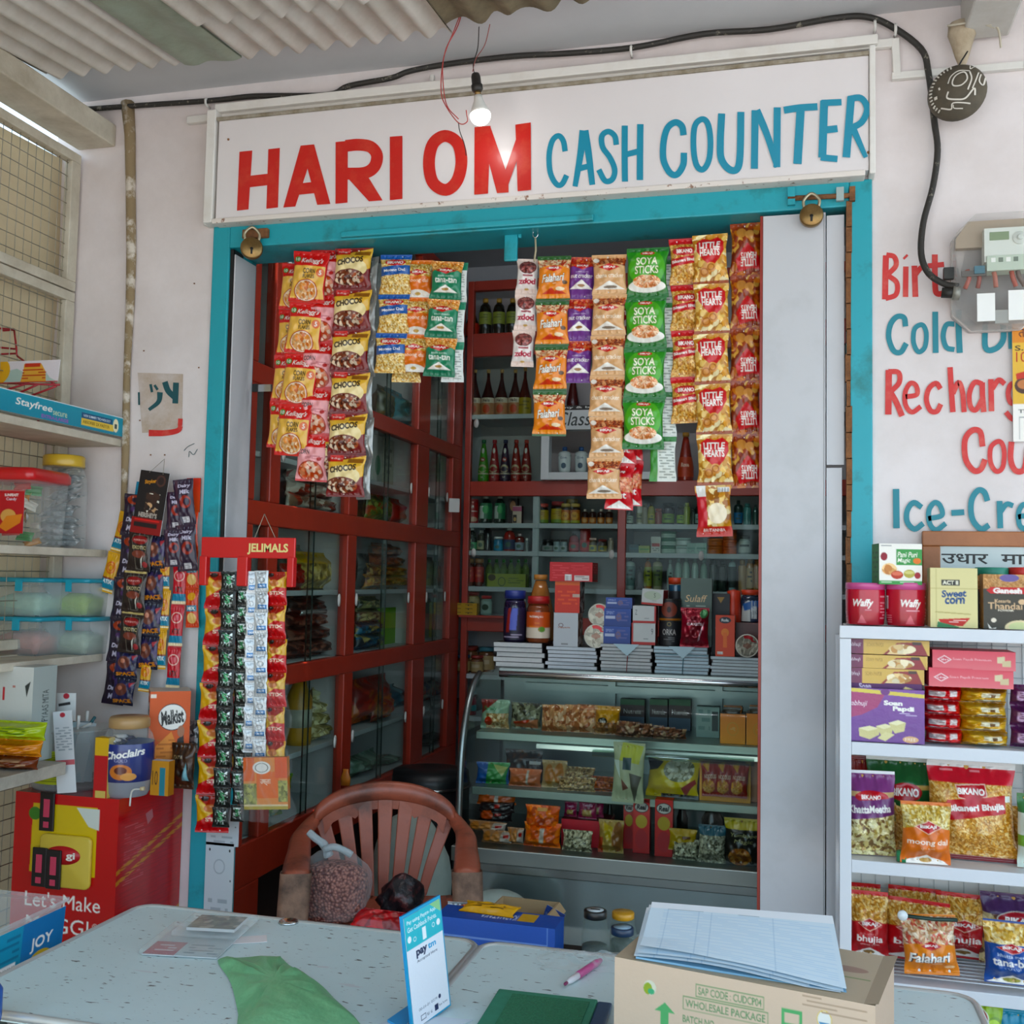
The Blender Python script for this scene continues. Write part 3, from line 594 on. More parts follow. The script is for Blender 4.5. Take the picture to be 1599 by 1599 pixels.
for k, x in enumerate((-.075, -.05, -.012, .03, .045)): b.tube([(x, -.05, mh-.14), (x+.004, -.052, mh-.165), (x-.006+.006*k, -.05, mh-.19)], .006, mat(('a8584a', '8c4438', 'b06a58', 'a5503f', '6d5a50')[k], .5), 8)
link('cable_core', b.mesh(), t)
for q in ((-.055, -.07, .012, -.012, -.066, .085), (.02, -.07, .012, .075, -.066, .09)): link('paper_label', MB().box(*q, mat('f2f0ec', .6)).mesh(), t)
b = MB(); b.box(-.012, -.068, .005, .02, -.066, .04, mat('9b9a94', .6)); b.box(-.09, -.06, mh-.16, -.03, -.055, mh-.145, mat('575049', .5)); b.box(-.06, -.066, mh-.155, -.035, -.05, mh-.135, mat('3c6a78', .5)); link('terminal_block', b.mesh(), t)
b = MB(); b.tube([(-mw/2-.03, -.04, .10), (-mw/2+.012, -.045, .095)], .014, M_blk, 12); b.tube([(-mw/2-.004, -.045, .097), (-mw/2+.014, -.045, .095)], .019, mat('8d8a80', .4, .5), 12); b.box(-mw/2-.025, -.05, .135, -mw/2, -.03, .165, M_blk); link('cable_gland', b.mesh(), t)
# price card at the right edge, framed notice
c0 = at(1580, 505, y=-.012); c1 = at(1574, 690, y=-.012); cw = .17; chh = c0[2]-c1[2]
ops = [('bg', 'efe9e2'), ('r', 0, 0, 1, .17, 'd98a3a'), ('r', 0, .17, 1, .685, 'e0b24c'), ('t', 'त', .14, .09, .1, .07, '5a2418', dict(b=.01)), ('t', 'S.', .1, .215, .12, .045, '2a2018', dict(b=.02)), ('t', '10', .13, .29, .15, .085, 'b3322a', dict(b=.0)), ('e', .17, .53, .14, .07, '4a2a1c'), ('e', .17, .52, .1, .04, 'c07a4a'), ('p', [(.05, .43), (.25, .40), (.25, .46), (.06, .48)], 'c43a2a'), ('t', 'TI', .13, .745, .1, .03, '222', dict(b=.03)), ('r', .09, .79, 1, .8, '999'), ('r', .09, .79, .1, .98, '999')]
solo('price_card', card(cw, chh, ops, .006), 'tall orange and white price card on the wall at the picture edge', 'card', (c0[0]+cw/2, -.012, c1[2]))
f0 = at(1440, 829, y=-.02); fw = .36; fz0 = 1.40; fh = f0[2]-fz0; Mwood = mat('a9683a', .45, noise=.6, nscale=6, col2='7f4722', bump=.08)
t = thing('framed_notice', 'wooden framed notice with black Hindi lettering propped on the display rack', 'notice', (f0[0]+fw/2, -.004, fz0))
b = MB(); b.box(-fw/2, -.018, .04, -fw/2+.045, 0, fh-.04, Mwood); b.box(fw/2-.045, -.018, .04, fw/2, 0, fh-.04, Mwood); b.box(-fw/2, -.018, fh-.04, fw/2, 0, fh, Mwood); b.box(-fw/2, -.018, 0, fw/2, 0, .04, Mwood); link('frame', b.mesh(), t, bevel=.003)
b = MB(); b.box(-fw/2+.045, -.008, .04, fw/2-.045, -.002, fh-.04, mat('b9c2c0', .2, coat=.5)); link('panel', b.mesh(), t)
b = MB(); lx = at(1470, 870, y=-.012)[0]-f0[0]-fw/2; lz0 = at(1470, 880, y=-.012)[2]-fz0; lz1 = at(1470, 861, y=-.012)[2]-fz0
text_mb(b, 'उधार  मागंने', mat('23201e', .5), lambda u, v: (lx+.27*u, -.0088, lz0+(lz1-lz0)*1.15*v), .012); link('lettering', b.mesh(), t)
# padlocks and fittings on the door head
def padlock(px, py, w_, lb, y=-.04, rz=0.):
    p = at(px, py, y=y); t = thing('padlock', lb, 'padlock', p, rz)
    b = MB(); b.lathe([(0, -.011), (w_*.45, -.011), (w_*.5, -.007), (w_*.5, .007), (w_*.45, .011), (0, .011)], M_brass, 24, M=Matrix.Rotation(PI/2, 4, 'X')); link('body', b.mesh(), t)
    b = MB(); b.tube(smooth_pts([(-w_*.3, 0, w_*.38), (-w_*.32, 0, w_*.7), (0, 0, w_*.98), (w_*.32, 0, w_*.7), (w_*.3, 0, w_*.38)], 5), w_*.07, mat('b5a88c', .4, .8), 8); link('shackle', b.mesh(), t)
    b = MB(); b.box(-.003, -.0125, -w_*.3, .003, -.010, -w_*.05, M_dark); b.lathe([(.005, 0), (0, .002)], M_dark, 10, M=Matrix.Translation((0, -.0115, -w_*.05)) @ Matrix.Rotation(PI/2, 4, 'X')); link('keyhole', b.mesh(), t)
padlock(1267, 337, .064, 'round brass padlock hanging on the bolt at the right end of the door head')
padlock(393, 388, .07, 'dark brass padlock hanging at the left end of the door head', rz=.5)
b = MB(); p0 = at(1230, 310, y=-.02); b.tube([(0, 0, 0), (.18, 0, -.004)], .007, M_rust, 8); b.box(.0, -.006, -.02, .02, .01, .03, M_teal); b.box(.13, -.007, -.018, .15, .006, .02, mat('9fb0ae', .5)); b.box(.165, -.006, -.02, .18, .01, .02, M_rust)
solo('door_bolt', b.mesh(), 'rusty sliding bolt across the right end of the teal door head', 'bolt', p0)
p0 = at(797, 372, y=.04); b = MB(); b.box(-.02, 0, -.07, .022, .012, .035, M_teal); b.box(.022, .0, -.0, .034, .012, .035, M_teal)
solo('bracket', b.mesh(), 'chipped teal bracket hanging below the middle of the door head', 'bracket', p0, bevel=.004)
p0 = at(836, 365, y=.03); t = thing('hanging_hook', 'small metal ring with frayed string below the door head', 'hook', p0)
b = MB(); b.tube([(.008*math.cos(a), 0, .012*math.sin(a)) for a in [q*PI/8 for q in range(16)]], .002, M_chrome, 6, True); link('ring', b.mesh(), t)
b = MB(); b.tube([(0, 0, .04), (0, 0, .01)], .0015, M_wire, 5); b.tube([(0, 0, -.012), (.002, .002, -.05), (-.002, .0, -.085)], .003, mat('b9a98c', .9), 6); link('string', b.mesh(), t)
p0 = at(383, 602, y=.06); solo('door_latch', MB().box(-.03, -.01, -.012, .035, .002, .012, M_chrome).box(-.03, -.014, -.012, -.012, -.008, .014, M_dark).mesh(), 'small chrome latch plate on the white shutter edge', 'latch', (p0[0]+.03, p0[1]+.06, p0[2]))
# ================================================================== fittings inside the shop
FILL_TUBE = 54.0  # emission of the added lamp that lifts the shop interior
G_pane = glass('f2f8f5', .008, .03)
G_case = glass('eef6f2', .006, .02)
# ---- glazed cabinet along the left side: red wooden frame, three tiers of four bays
XL = -1.745; XB = -2.195; BAYS = [(.215, .325), (.40, 1.015), (1.105, 1.83), (2.0, 2.39)]; TIERS = [(.60, 1.10), (1.172, 1.667), (1.75, 2.15), (2.222, 3.09)]
t = thing('glazed_cabinet', 'tall red wooden cabinet with glass doors along the left side of the shop', 'cabinet', (XL, 0, 0))
b = MB()
for z0, z1 in ((.46, .60), (1.10, 1.172), (1.667, 1.75), (2.15, 2.222), (3.09, 3.15)): b.box(-.04, .15, z0, 0, 2.555, z1, M_red)
for y0, y1 in ((.15, .215), (.325, .40), (1.015, 1.105), (1.83, 2.0), (2.39, 2.555)):
    for z0, z1 in TIERS: b.box(-.04, y0, z0, 0, y1, z1, M_red)
b.box(-.04, .15, .30, 0, .34, .46, M_red)
link('frame', b.mesh(), t, bevel=.004)
M_cabin = mat('c6c2c2', .6, noise=.3, nscale=4, col2='9c989a')
b = MB(); b.box(XB-XL-.01, .15, .3, XB-XL, 2.555, 3.15, M_cabin); b.box(XB-XL, .14, .3, -.04, .152, 3.15, M_cabin); b.box(XB-XL, 2.54, .3, -.04, 2.555, 3.15, M_cabin)
for y in (.36, 1.06, 1.92): b.box(XB-XL, y-.008, .6, -.04, y+.008, 3.09, M_cabin)
link('carcass', b.mesh(), t)
SH = [.60, .83, 1.172, 1.44, 1.75, 1.93, 2.222, 2.62]
for z in SH: link('shelf', MB().box(XB-XL, .155, z-.02, -.045, 2.54, z, M_shelf).mesh(), t, bevel=.002)
b = MB(); b.box(XB-XL, .155, .12, -.10, 2.5, .44, mat('2b1a14', .7)); link('plinth', b.mesh(), t)
Mhd = mat('d5d5cf', .4)
for bi, (y0, y1) in enumerate(BAYS):
    for ti, (z0, z1) in enumerate(TIERS):
        ym = (y0+y1)/2; n = 1 if bi == 0 else 2
        for k in range(n):
            a, c = (y0, y1) if n == 1 else ((y0, ym+.012) if k == 0 else (ym-.012, y1))
            g = link('glass_pane', MB().box(-.016-.010*k, a, z0, -.012-.010*k, c, z1, G_pane).mesh(), t)
            if n > 1:
                link('pane_edge', MB().box(-.0165-.010*k, (c if k == 0 else a)-.0015, z0, -.0115-.010*k, (c if k == 0 else a)+.0015, z1, mat('1c2a24', .2)).mesh(), g)
                yy = y0+.035 if k == 0 else y1-.035; link('handle', MB().lathe([(0, -.004), (.013, -.002), (.013, .002), (0, .004)], Mhd, 14, M=Matrix.Translation((-.009-.008*k, yy, (z0+z1)/2-.02)) @ Matrix.Rotation(PI/2, 4, 'Y') @ Matrix.Diagonal((2., 1, 1, 1))).mesh(), g)
# ---- wall shelving at the back with red rails
YB = 2.56; t = thing('back_shelving', 'wide white shelving with red wooden rails across the back of the shop', 'shelving', (0, YB, 0)); x0, x1 = -1.735, .62
b = MB()
for z0, z1 in ((3.11, 3.165), (2.735, 2.866), (1.954, 2.036), (1.21, 1.298)): b.box(-1.70, 0, z0, x1, .04, z1, M_red)
b.box(x0, 0, .1, -1.70, .04, 3.165, M_red); b.box(-.872, -.002, 1.298, -.827, .04, 1.954, M_red); b.box(-.872, -.002, .3, -.827, .04, 1.21, M_red); b.box(.2, 0, 1.298, .25, .04, 1.954, M_red); link('frame', b.mesh(), t, bevel=.004)
b = MB(); b.box(x0, .325, .1, x1, .335, 3.2, mat('a8a5a4', .6)); b.box(-1.342, .02, 1.298, -1.306, .325, 1.954, M_shelf); b.box(-.87, .04, .1, -.83, .325, 2.72, M_shelf); link('carcass', b.mesh(), t)
BZ = [2.866, 2.41, 2.036, 1.805, 1.652, 1.455, 1.298, .975, .745, .3]
for z in BZ: link('shelf', MB().box(x0+.035, .012, z-.026, x1, .325, z, M_shelf).mesh(), t, bevel=.002)
for a, c, z0, z1 in ((-1.70, -1.30, 1.298, 1.954), (-1.31, -.872, 1.298, 1.954), (-.827, -.40, 1.298, 1.954), (-.42, .2, 1.298, 1.954), (-1.70, -1.28, 2.036, 2.735)):
    g = link('glass_pane', MB().box(a, .004, z0, c, .008, z1, G_pane).mesh(), t)
    link('handle', MB().lathe([(0, -.004), (.014, -.002), (.014, .002), (0, .004)], Mhd, 14, M=Matrix.Translation((a+.03 if a < -1.5 else c-.03, .0, 1.64 if z0 < 2 else 2.36)) @ Matrix.Rotation(PI/2, 4, 'X') @ Matrix.Diagonal((1, 1.8, 1, 1))).mesh(), g)
# cigarette display frame with the word Classic
t = thing('cigarette_display', 'white display frame standing on the upper back shelf', 'display', (-1.285, YB-.06, 2.037)); b = MB(); M_df = mat('cdd6d6', .5)
b.box(0, 0, 0, .045, .07, .40, M_df); b.box(.045, 0, 0, .62, .07, .04, M_df); b.box(.045, 0, .27, .62, .07, .40, M_df); link('frame', b.mesh(), t, bevel=.002); b = MB()
text_mb(b, 'Classic', mat('22302f', .5), lambda u, v: (.085+.25*u, -.0015, .29+.075*v), .004, .25); link('lettering', b.mesh(), t)
b = MB(); b.box(.06, -.001, .375, .62, 0, .40, M_dark); text_mb(b, '- any & be', mat('dde0dd', .5), lambda u, v: (.07+.22*u, -.0025, .381+.014*v), .02); link('top_band', b.mesh(), t)
# ---- curved glass showcase
YC = .85; CX0, CX1 = -1.20, .10; t = thing('showcase', 'steel food showcase with a curved glass front standing inside the shop', 'showcase', (0, YC, 0)); b = MB()
M_pl = mat('c2d6d8', .19, .88, bump=.035, bscale=3)
b.box(CX0, .02, .02, CX1, .62, .41, M_pl); link('base', b.mesh(), t, bevel=.004)
b = MB(); b.box(CX0-.01, -.012, .41, CX1, .63, .445, M_steel); b.box(CX0-.01, -.03, .445, CX1, .63, .50, M_steel2); link('ledge', b.mesh(), t, bevel=.003)
CV = [(-.005, .50), (-.012, .60), (-.008, .72), (.005, .83), (.03, .92), (.07, 1.0), (.12, 1.06), (.175, 1.10), (.23, 1.12)]
b = MB(); g = smooth_pts([(a, 0, c) for a, c in CV], 4)
b.add([(CX0+.02, p[0], p[2]) for p in g]+[(CX1, p[0], p[2]) for p in g], [(i, i+1, len(g)+i+1, len(g)+i) for i in range(len(g)-1)], G_case, True); link('front_glass', b.mesh(), t)
b = MB(); P = [(p[0]+.002, p[2]) for p in g]+[(.60, 1.12), (.60, .50)]; b.add([(CX0+.012, a, c) for a, c in P], [tuple(range(len(P)))], G_case); link('side_glass', b.mesh(), t)
b = MB(); b.tube([(CX0+.012, p[0], p[2]) for p in g], .013, M_steel2, 8); link('side_trim', b.mesh(), t)
b = MB(); b.box(CX0+.1, .20, 1.118, CX1, .63, 1.148, M_steel2); b.tube([(CX0+.1, .205, 1.125), (CX1, .205, 1.125)], .014, M_chrome, 10); link('top', b.mesh(), t, bevel=.002)
for z, d0 in ((.70, .09), (.905, .13)): link('shelf', MB().box(CX0+.03, d0, z-.03, CX1, .585, z, mat('8a9c93', .3, .7)).mesh(), t, bevel=.003)
b = MB(); b.box(CX0+.02, .585, .50, CX1, .60, 1.12, M_steel2); link('back', b.mesh(), t)
b = MB(); 
for x in (-.72, -.28): b.box(x, .549, .92, x+.03, .584, 1.03, M_steel2); b.box(x, .549, 1.06, x+.03, .584, 1.117, M_steel2)
b.box(CX0+.12, .55, 1.03, CX1, .585, 1.06, M_steel2); link('back_rail', b.mesh(), t)
b = MB(); b.box(CX0+.28, .10, .858, CX1-.17, .135, .874, mat('cfe0da', .15, .6)); b.tube([(-.70, .085, .855), (-.11, .085, .855)], .012, glass('d8e8e0', .18), 10); link('light_tube', b.mesh(), t)
# ---- plastic armchair
Mc = mat('a2523a', .42, noise=.75, nscale=4.5, col2='3a251f', thr=(.52, .68), bump=.1, bscale=40, coat=.15)
Mcd = mat('8d6c58', .75, noise=.8, nscale=9, col2='2e221d', thr=(.4, .62), bump=.3, bscale=50)
t = thing('plastic_armchair', 'brown plastic armchair with worn arms facing the counter', 'chair', (-1.235, .19, 0), rz=.36)
b = MB(); b.grid(lambda u, v: ((u-.5)*(.46-.04*v), -.21+.42*v, .415-.028*math.sin(PI*u)*math.sin(PI*v)+.012*v), 16, 12, Mc); b.grid(lambda u, v: ((.5-u)*(.46-.04*v), -.21+.42*v, .40-.028*math.sin(PI*u)*math.sin(PI*v)+.012*v), 16, 12, Mc); b.tube([(-.235, -.215, .40), (0, -.225, .392), (.235, -.215, .40)], .018, Mc, 8); link('seat', b.mesh(), t)
# back shell: arch with slots, swept into the arms
def arch(a, w_=.262, y0=.22, z0=.60, hgt=.185, sq=.75):
    x = -math.cos(a)*w_; q = math.sin(a); return (x, y0+.03*q, z0+hgt*abs(q)**sq)
ar = [(-.262, -.20, .615), (-.268, -.10, .632), (-.272, .02, .64), (-.275, .13, .66)]+[arch(PI*k/18) for k in range(2, 17)]+[(.275, .13, .66), (.272, .02, .64), (.268, -.10, .632), (.262, -.20, .615)]
ar = [tuple(p) for p in smooth_pts(ar, 3)]
b = MB(); n_ = len(ar); vs = []; fs = []
for i, p in enumerate(ar):
    tt = i/(n_-1); e = abs(tt-.5)*2; wd = .036 if e < .6 else .036+.02*(e-.6)/.4; sg_ = -1 if p[0] < 0 else 1
    if e < .62: o_ = ((0, -.02, .028), (0, .02, .012), (0, .016, -.05), (0, -.024, -.055))
    else: o_ = ((-sg_*wd, 0, .008), (sg_*wd*.6, 0, .008), (sg_*wd*.8, 0, -.03), (-sg_*wd*1.0, 0, -.03))
    vs += [(p[0]+q[0], p[1]+q[1], p[2]+q[2]) for q in o_]
for i in range(n_-1):
    for k in range(4): fs.append((4*i+k, 4*i+(k+1) % 4, 4*i+4+(k+1) % 4, 4*i+4+k))
fs += [(3, 2, 1, 0), tuple(4*(n_-1)+k for k in range(4))]
b.add(vs, fs, Mc, True); o_ = link('back_and_arms', b.mesh(), t); o_.modifiers.new('s', 'SUBSURF').levels = 1; o_.modifiers['s'].render_levels = 1
b = MB(); 
for k in range(7):
    u = (k-3)/3; xt = u*.218; xb = u*.13; q = max(0, 1-(xt/.262)**2); zt = .60+.185*q**.375-.03; wt = .0225 if k % 2 == 0 else 0.021
    pts = [(xb, .195, .43), (xb+(xt-xb)*.3, .212, .52), (xb+(xt-xb)*.75, .235, .52+(zt-.52)*.65), (xt, .242, zt)]; pts = smooth_pts(pts, 4); 
    wv = [.0155+.0125*(i/(len(pts)-1)) for i in range(len(pts))]
    v = [];
    for p, w_ in zip(pts, wv): v += [(p[0]-w_, p[1], p[2]), (p[0]+w_, p[1], p[2]), (p[0]+w_, p[1]+.012, p[2]), (p[0]-w_, p[1]+.012, p[2])]
    f = [(4*i+j, 4*i+(j+1) % 4, 4*i+4+(j+1) % 4, 4*i+4+j) for i in range(len(pts)-1) for j in range(4)]
    link('back_slat', MB().add(v, f+[(3, 2, 1, 0)], Mc, False).mesh(), t, bevel=.004)
b = MB(); v = []   # solid top panel above the slots
for i in range(17):
    u = i/8-1; x = u*.215; q = max(0, 1-(x/.262)**2); zt = .60+.185*q**.375; v += [(x, .222+.02*q, zt-.005), (x*.93, .222+.02*q, zt-.075-.02*(i % 4 == 0))]
b.add(v, [(2*i, 2*i+1, 2*i+3, 2*i+2) for i in range(16)], Mc, True); link('back_panel', b.mesh(), t)
for sx_ in (-1, 1):
    b = MB(); v = []
    for k in range(7):
        z = k/6*.615; y = -.20+.02*(1-k/6)**2-.02*math.sin(k/6*PI); w_ = .047-.006*(1-k/6); x = sx_*(.255+.03*(1-k/6)); v += [(x-w_, y, z), (x+w_, y, z), (x+w_, y+.05, z), (x-w_, y+.05, z)]
    f = [(4*i+j, 4*i+(j+1) % 4, 4*i+4+(j+1) % 4, 4*i+4+j) for i in range(6) for j in range(4)]; b.add(v, f+[(0, 3, 2, 1)], Mcd, True); link('leg', b.mesh(), t, bevel=.018)
    link('leg', MB().tube([(sx_*.25, .25, 0), (sx_*.215, .20, .42)], [.022, .03], Mc, 8).mesh(), t)
# ---- two metal tables pushed together as the counter
Mtab = mat('cfe2e2', .36, noise=.45, nscale=2.5, col2='b6c8c8', bump=.03, bscale=30)
nt_ = Mtab.node_tree; N_ = nt_.nodes; bs_ = N_['Principled BSDF']
def scratch(m, scale, stretch, lo, col, name):
    """thin dark scuffs and pits worn into the metal top"""
    t_ = m.node_tree; N = t_.nodes; L_ = t_.links; b_ = N['Principled BSDF']; src = b_.inputs['Base Color'].links[0].from_socket
    c_ = N.new('ShaderNodeTexCoord'); mp = N.new('ShaderNodeMapping'); mp.inputs['Scale'].default_value = stretch; mp.inputs['Rotation'].default_value = (0, 0, .5)
    n = N.new('ShaderNodeTexNoise'); n.inputs['Scale'].default_value = scale; n.inputs['Detail'].default_value = 5; r = N.new('ShaderNodeValToRGB')
    r.color_ramp.elements[0].position = lo; r.color_ramp.elements[1].position = lo+.03; mx = N.new('ShaderNodeMix'); mx.data_type = 'RGBA'
    L_.new(c_.outputs['Object'], mp.inputs[0]); L_.new(mp.outputs[0], n.inputs['Vector']); L_.new(n.outputs[0], r.inputs[0]); L_.new(r.outputs[0], mx.inputs[0]); L_.new(src, mx.inputs[6]); mx.inputs[7].default_value = (*lin(col), 1); L_.new(mx.outputs[2], b_.inputs['Base Color'])
scratch(Mtab, 38, (1, 2.8, 1), .655, '585a56', 'a'); scratch(Mtab, 90, (1, 3.4, 1), .70, '6a6b66', 'b'); scratch(Mtab, 11, (1, 5, 1), .70, 'c9cfd0', 'c')
Mrim = mat('d2d6d4', .3, .6)
def table(xa, xb, ya, yb, lb):
    t = thing('metal_table', lb, 'table', ((xa+xb)/2, (ya+yb)/2, 0)); w_, d_ = xb-xa, ya-yb; b = MB(); r = .04
    def rr_(r, in_): 
        P = []
        for cx, cy, a0 in ((w_/2-r, d_/2-r, 0), (-w_/2+r, d_/2-r, 1), (-w_/2+r, -d_/2+r, 2), (w_/2-r, -d_/2+r, 3)):
            for k in range(5): a = (a0+k/4)*PI/2; P.append((cx+(r-in_)*math.cos(a), cy+(r-in_)*math.sin(a)))
        return P
    P = rr_(r, .006); n = len(P); b.add([(x, y, .76) for x, y in P]+[(x, y, .742) for x, y in P], [tuple(range(n)), tuple(range(2*n-1, n-1, -1))]+[(i, n+i, n+(i+1) % n, (i+1) % n) for i in range(n)], Mtab); link('tabletop', b.mesh(), t)
    b = MB(); P = rr_(r, 0); b.tube([(x, y, .756) for x, y in P], .008, Mrim, 8, True); link('rim', b.mesh(), t)
    for sx_ in (-1, 1):
        for sy_ in (-1, 1): link('leg', MB().tube([(sx_*(w_/2-.06), sy_*(d_/2-.06), 0), (sx_*(w_/2-.06), sy_*(d_/2-.06), .742)], .016, M_steel2, 8).mesh(), t)
    return t
ta = table(-1.385, -.603, -.888, -1.462, 'scratched grey metal table at the left holding the green plastic bag')
tb = table(-.593, .33, -.888, -1.93, 'scratched grey metal table at the right holding the carton and pen')
link('corner_rivet', MB().lathe([(.022, 0), (.02, .004), (.012, .006), (0, .006)], M_chrome, 16, c=(-.03, .275, .76)).mesh(), ta)
# ---- white display rack on the right
RY = -.26; RX0 = .128; RX1 = .74; RZ = [1.402, 1.118, .834, .552, .25]
M_rk = mat('d9dade', .45, noise=.3, nscale=5, col2='bfc2ca', bump=.05); t = thing('display_rack', 'white metal display rack of snacks against the wall on the right', 'rack', (0, RY, 0)); b = MB()
for q in ((0, 0, .028, .025), (.0, .215, .02, .24), (RX1-RX0, 0, RX1-RX0+.025, .025)): link('post', MB().box(RX0+q[0], q[1], 0, RX0+q[2], q[3], 1.369, M_rk).mesh(), t, bevel=.002)
for z in RZ:
    b = MB(); b.box(RX0+(.028 if z < 1.4 else 0), 0, z-.032, RX1, .012, z-.001, M_rk); b.box(RX0+.02, .012, z-.012, RX1, .24, z-.003, M_rk)
    s_ = link('shelf', b.mesh(), t, bevel=.002)
b = MB()
for k in range(16): b.tube([(RX0+.03+k*.036, .236, .05), (RX0+.03+k*.036, .236, 1.36)], .0009, mat('a9adb0', .5), 4)
for k in range(33): b.tube([(RX0+.02, .2345, .07+k*.04), (RX1, .2345, .07+k*.04)], .0009, mat('a9adb0', .5), 4)
link('wire_back', b.mesh(), t); link('back_sheet', MB().box(RX0+.02, .2385, .03, RX1, .242, 1.37, mat('d4d4d2', .6)).mesh(), t)
b = MB()
for z in (.552,): 
    for k in range(9): b.tube([(RX0+.03, .02+.024*k, z+.012), (RX1, .02+.024*k, z+.012)], .002, mat('c8ccd0', .4, .5), 6)
link('wire_deck', b.mesh(), t)
# ---- shelves on the left side wall
for z, y0, lb in ((1.568, -1.2, 'white wooden side shelf carrying the two big plastic jars'), (1.232, -1.2, 'white wooden side shelf carrying the blue lidded boxes'), (1.93, -1.2, 'top wooden side shelf carrying the long blue banner')):
    solo('wall_shelf', MB().box(-2.315, y0, z-.024, -2.145 if z < 1.9 else -2.105, -.015, z, mat('cfc4b2', .65, noise=.6, nscale=9, col2='8e7f6a', bump=.15)).mesh(), lb, 'shelf', group='shelves on the left side wall', bevel=.002)
solo('wall_shelf', MB().box(-2.315, -1.2, .915, -2.0, -.36, .95, mat('bdb5a6', .6, noise=.7, nscale=9, col2='6f6456')).mesh(), 'lowest side shelf at left edge holding stacked papers', 'shelf', group='shelves on the left side wall', bevel=.002)
# ---- added lamp, out of view over the door head, to brighten the interior
t = thing('added_tube_lamp', 'added unseen fill lamp on the inside wall over the door head', 'added fill lamp', (-.78, .20, 2.78)); link('batten', MB().box(-.62, -.035, -.02, .62, -.005, .02, mat('e8e8e6', .4)).mesh(), t, bevel=.003)
link('tube', MB().tube([(-.58, .0, -.0), (.58, .0, -.0)], .013, mat('fbfdff', .4, emit=FILL_TUBE), 12).mesh(), t)
for sx_ in (-.595, .595): link('end_holder', MB().box(sx_-.015, -.035, -.025, sx_+.015, .018, .025, mat('dcdcda', .5)).mesh(), t, bevel=.003)

# ================================================================== snack packets hanging in strips
BHJ = ['c98d42', 'e2b05e', 'b5762e', 'f2cf8c']; NUT = ['8d4a2a', 'b9683a', '6f3420', 'd08a58']; DAL = ['d9a94e', 'efcf85', 'bd8430', 'f6e2ae']
WH = 'f3eee6'; ART = {}
ART['corn'] = [('bg', 'cf1512'), ('g', 'd61714', 'c41210'), ('r', .04, .30, .96, .95, 'e9b75c'), ('r', .04, .92, .96, 1, 'd0201a'), ('t', "Kellogg's", .56, .2, .62, .13, WH, dict(sh=.25, b=.015)), ('e', .14, .17, .09, .06, '4d8a35'), ('t', '10', .14, .17, .12, .07, WH, dict(b=.02)), ('t', 'CORN', .52, .40, .36, .1, '2b1d14', dict(b=.03)), ('t', 'FLAKES', .52, .50, .34, .075, '2b1d14', dict(b=.03)), ('e', .84, .42, .11, .085, 'd8662c'), ('t', '5', .84, .42, .07, .09, WH, dict(b=.02)), ('e', .48, .77, .34, .21, 'b8401e'), ('e', .48, .77, .31, .19, 'f3e8d8'), ('ne', .48, .77, .29, .175, ['df8f4a', 'eab37a', 'c96a30', 'f2d3ae'], .009, .005)]
ART['pinkflake'] = [('bg', 'd11a18'), ('r', .0, .28, 1, .95, 'eba2a4'), ('t', "Kellogg's", .5, .16, .75, .13, WH, dict(sh=.25, b=.015)), ('t', 'CORN', .25, .38, .4, .1, '241518', dict(b=.03)), ('lines', .3, .46, .9, .54, 'b35a64', 3), ('e', .78, .52, .08, .04, 'b32a2a'), ('e', .5, .78, .42, .22, 'a3301f'), ('ne', .5, .78, .38, .2, ['c9512f', 'e08a63', 'b43a22', 'f0c9b0'], .01, .006)]
ART['chocos'] = [('bg', '7a1414'), ('p', [(.0, .18), (.35, .14), (1, .02), (1, .5), (.75, .62), (0, .75)], 'e6b54e'), ('e', .42, .52, .5, .26, 'f0d9a0'), ('r', .08, .02, .42, .17, 'c81f1c'), ('t', "Kellogg's", .25, .1, .28, .06, WH, dict(sh=.2)), ('t', 'CHOCOS', .44, .33, .74, .15, '2c120e', dict(b=.05, rot=-.12)), ('r', .55, .1, .95, .2, '8f5a22'), ('e', .42, .72, .44, .19, '6b1c14'), ('ne', .44, .73, .42, .17, ['7a3a22', 'a5583a', '4f2014', 'e8d2b8'], .008, .006), ('r', 0, .9, 1, 1, '6d1213')]
ART['silverback'] = [('bg', '9a9a98'), ('r', .1, .42, .75, .72, 'd9d8d4'), ('lines', .15, .46, .7, .7, '8a8a86', 6), ('bar', .1, .1, .6, .25)]
ART['moong'] = [('n', 0, 0, 1, 1, DAL, .004, .0025), ('r', 0, 0, 1, .13, '1a55a5'), ('p', [(0, .34), (1, .28), (1, .5), (0, .57)], '15539f'), ('e', .52, .22, .34, .085, 'c81e24'), ('t', 'BIKANO', .52, .22, .52, .085, WH, dict(b=.03)), ('t', 'Moong Dal', .5, .425, .72, .09, WH, dict(b=.02, rot=-.06))]
ART['orangedal'] = [('bg', 'e2742a'), ('n', 0, 0.12, 1, .45, DAL, .004, .0025), ('r', 0, 0, 1, .12, 'e67a2c'), ('p', [(.5, .28), (.9, .36), (.5, .45), (.1, .36)], 'c4201f'), ('t', 'BIKAJI', .5, .36, .42, .07, WH, dict(b=.03)), ('t', 'moong dal', .5, .58, .8, .12, 'fbe4d0', dict(b=.01)), ('e', .5, 1.0, .48, .2, WH), ('e', .5, .9, .1, .04, 'c9a45a')]
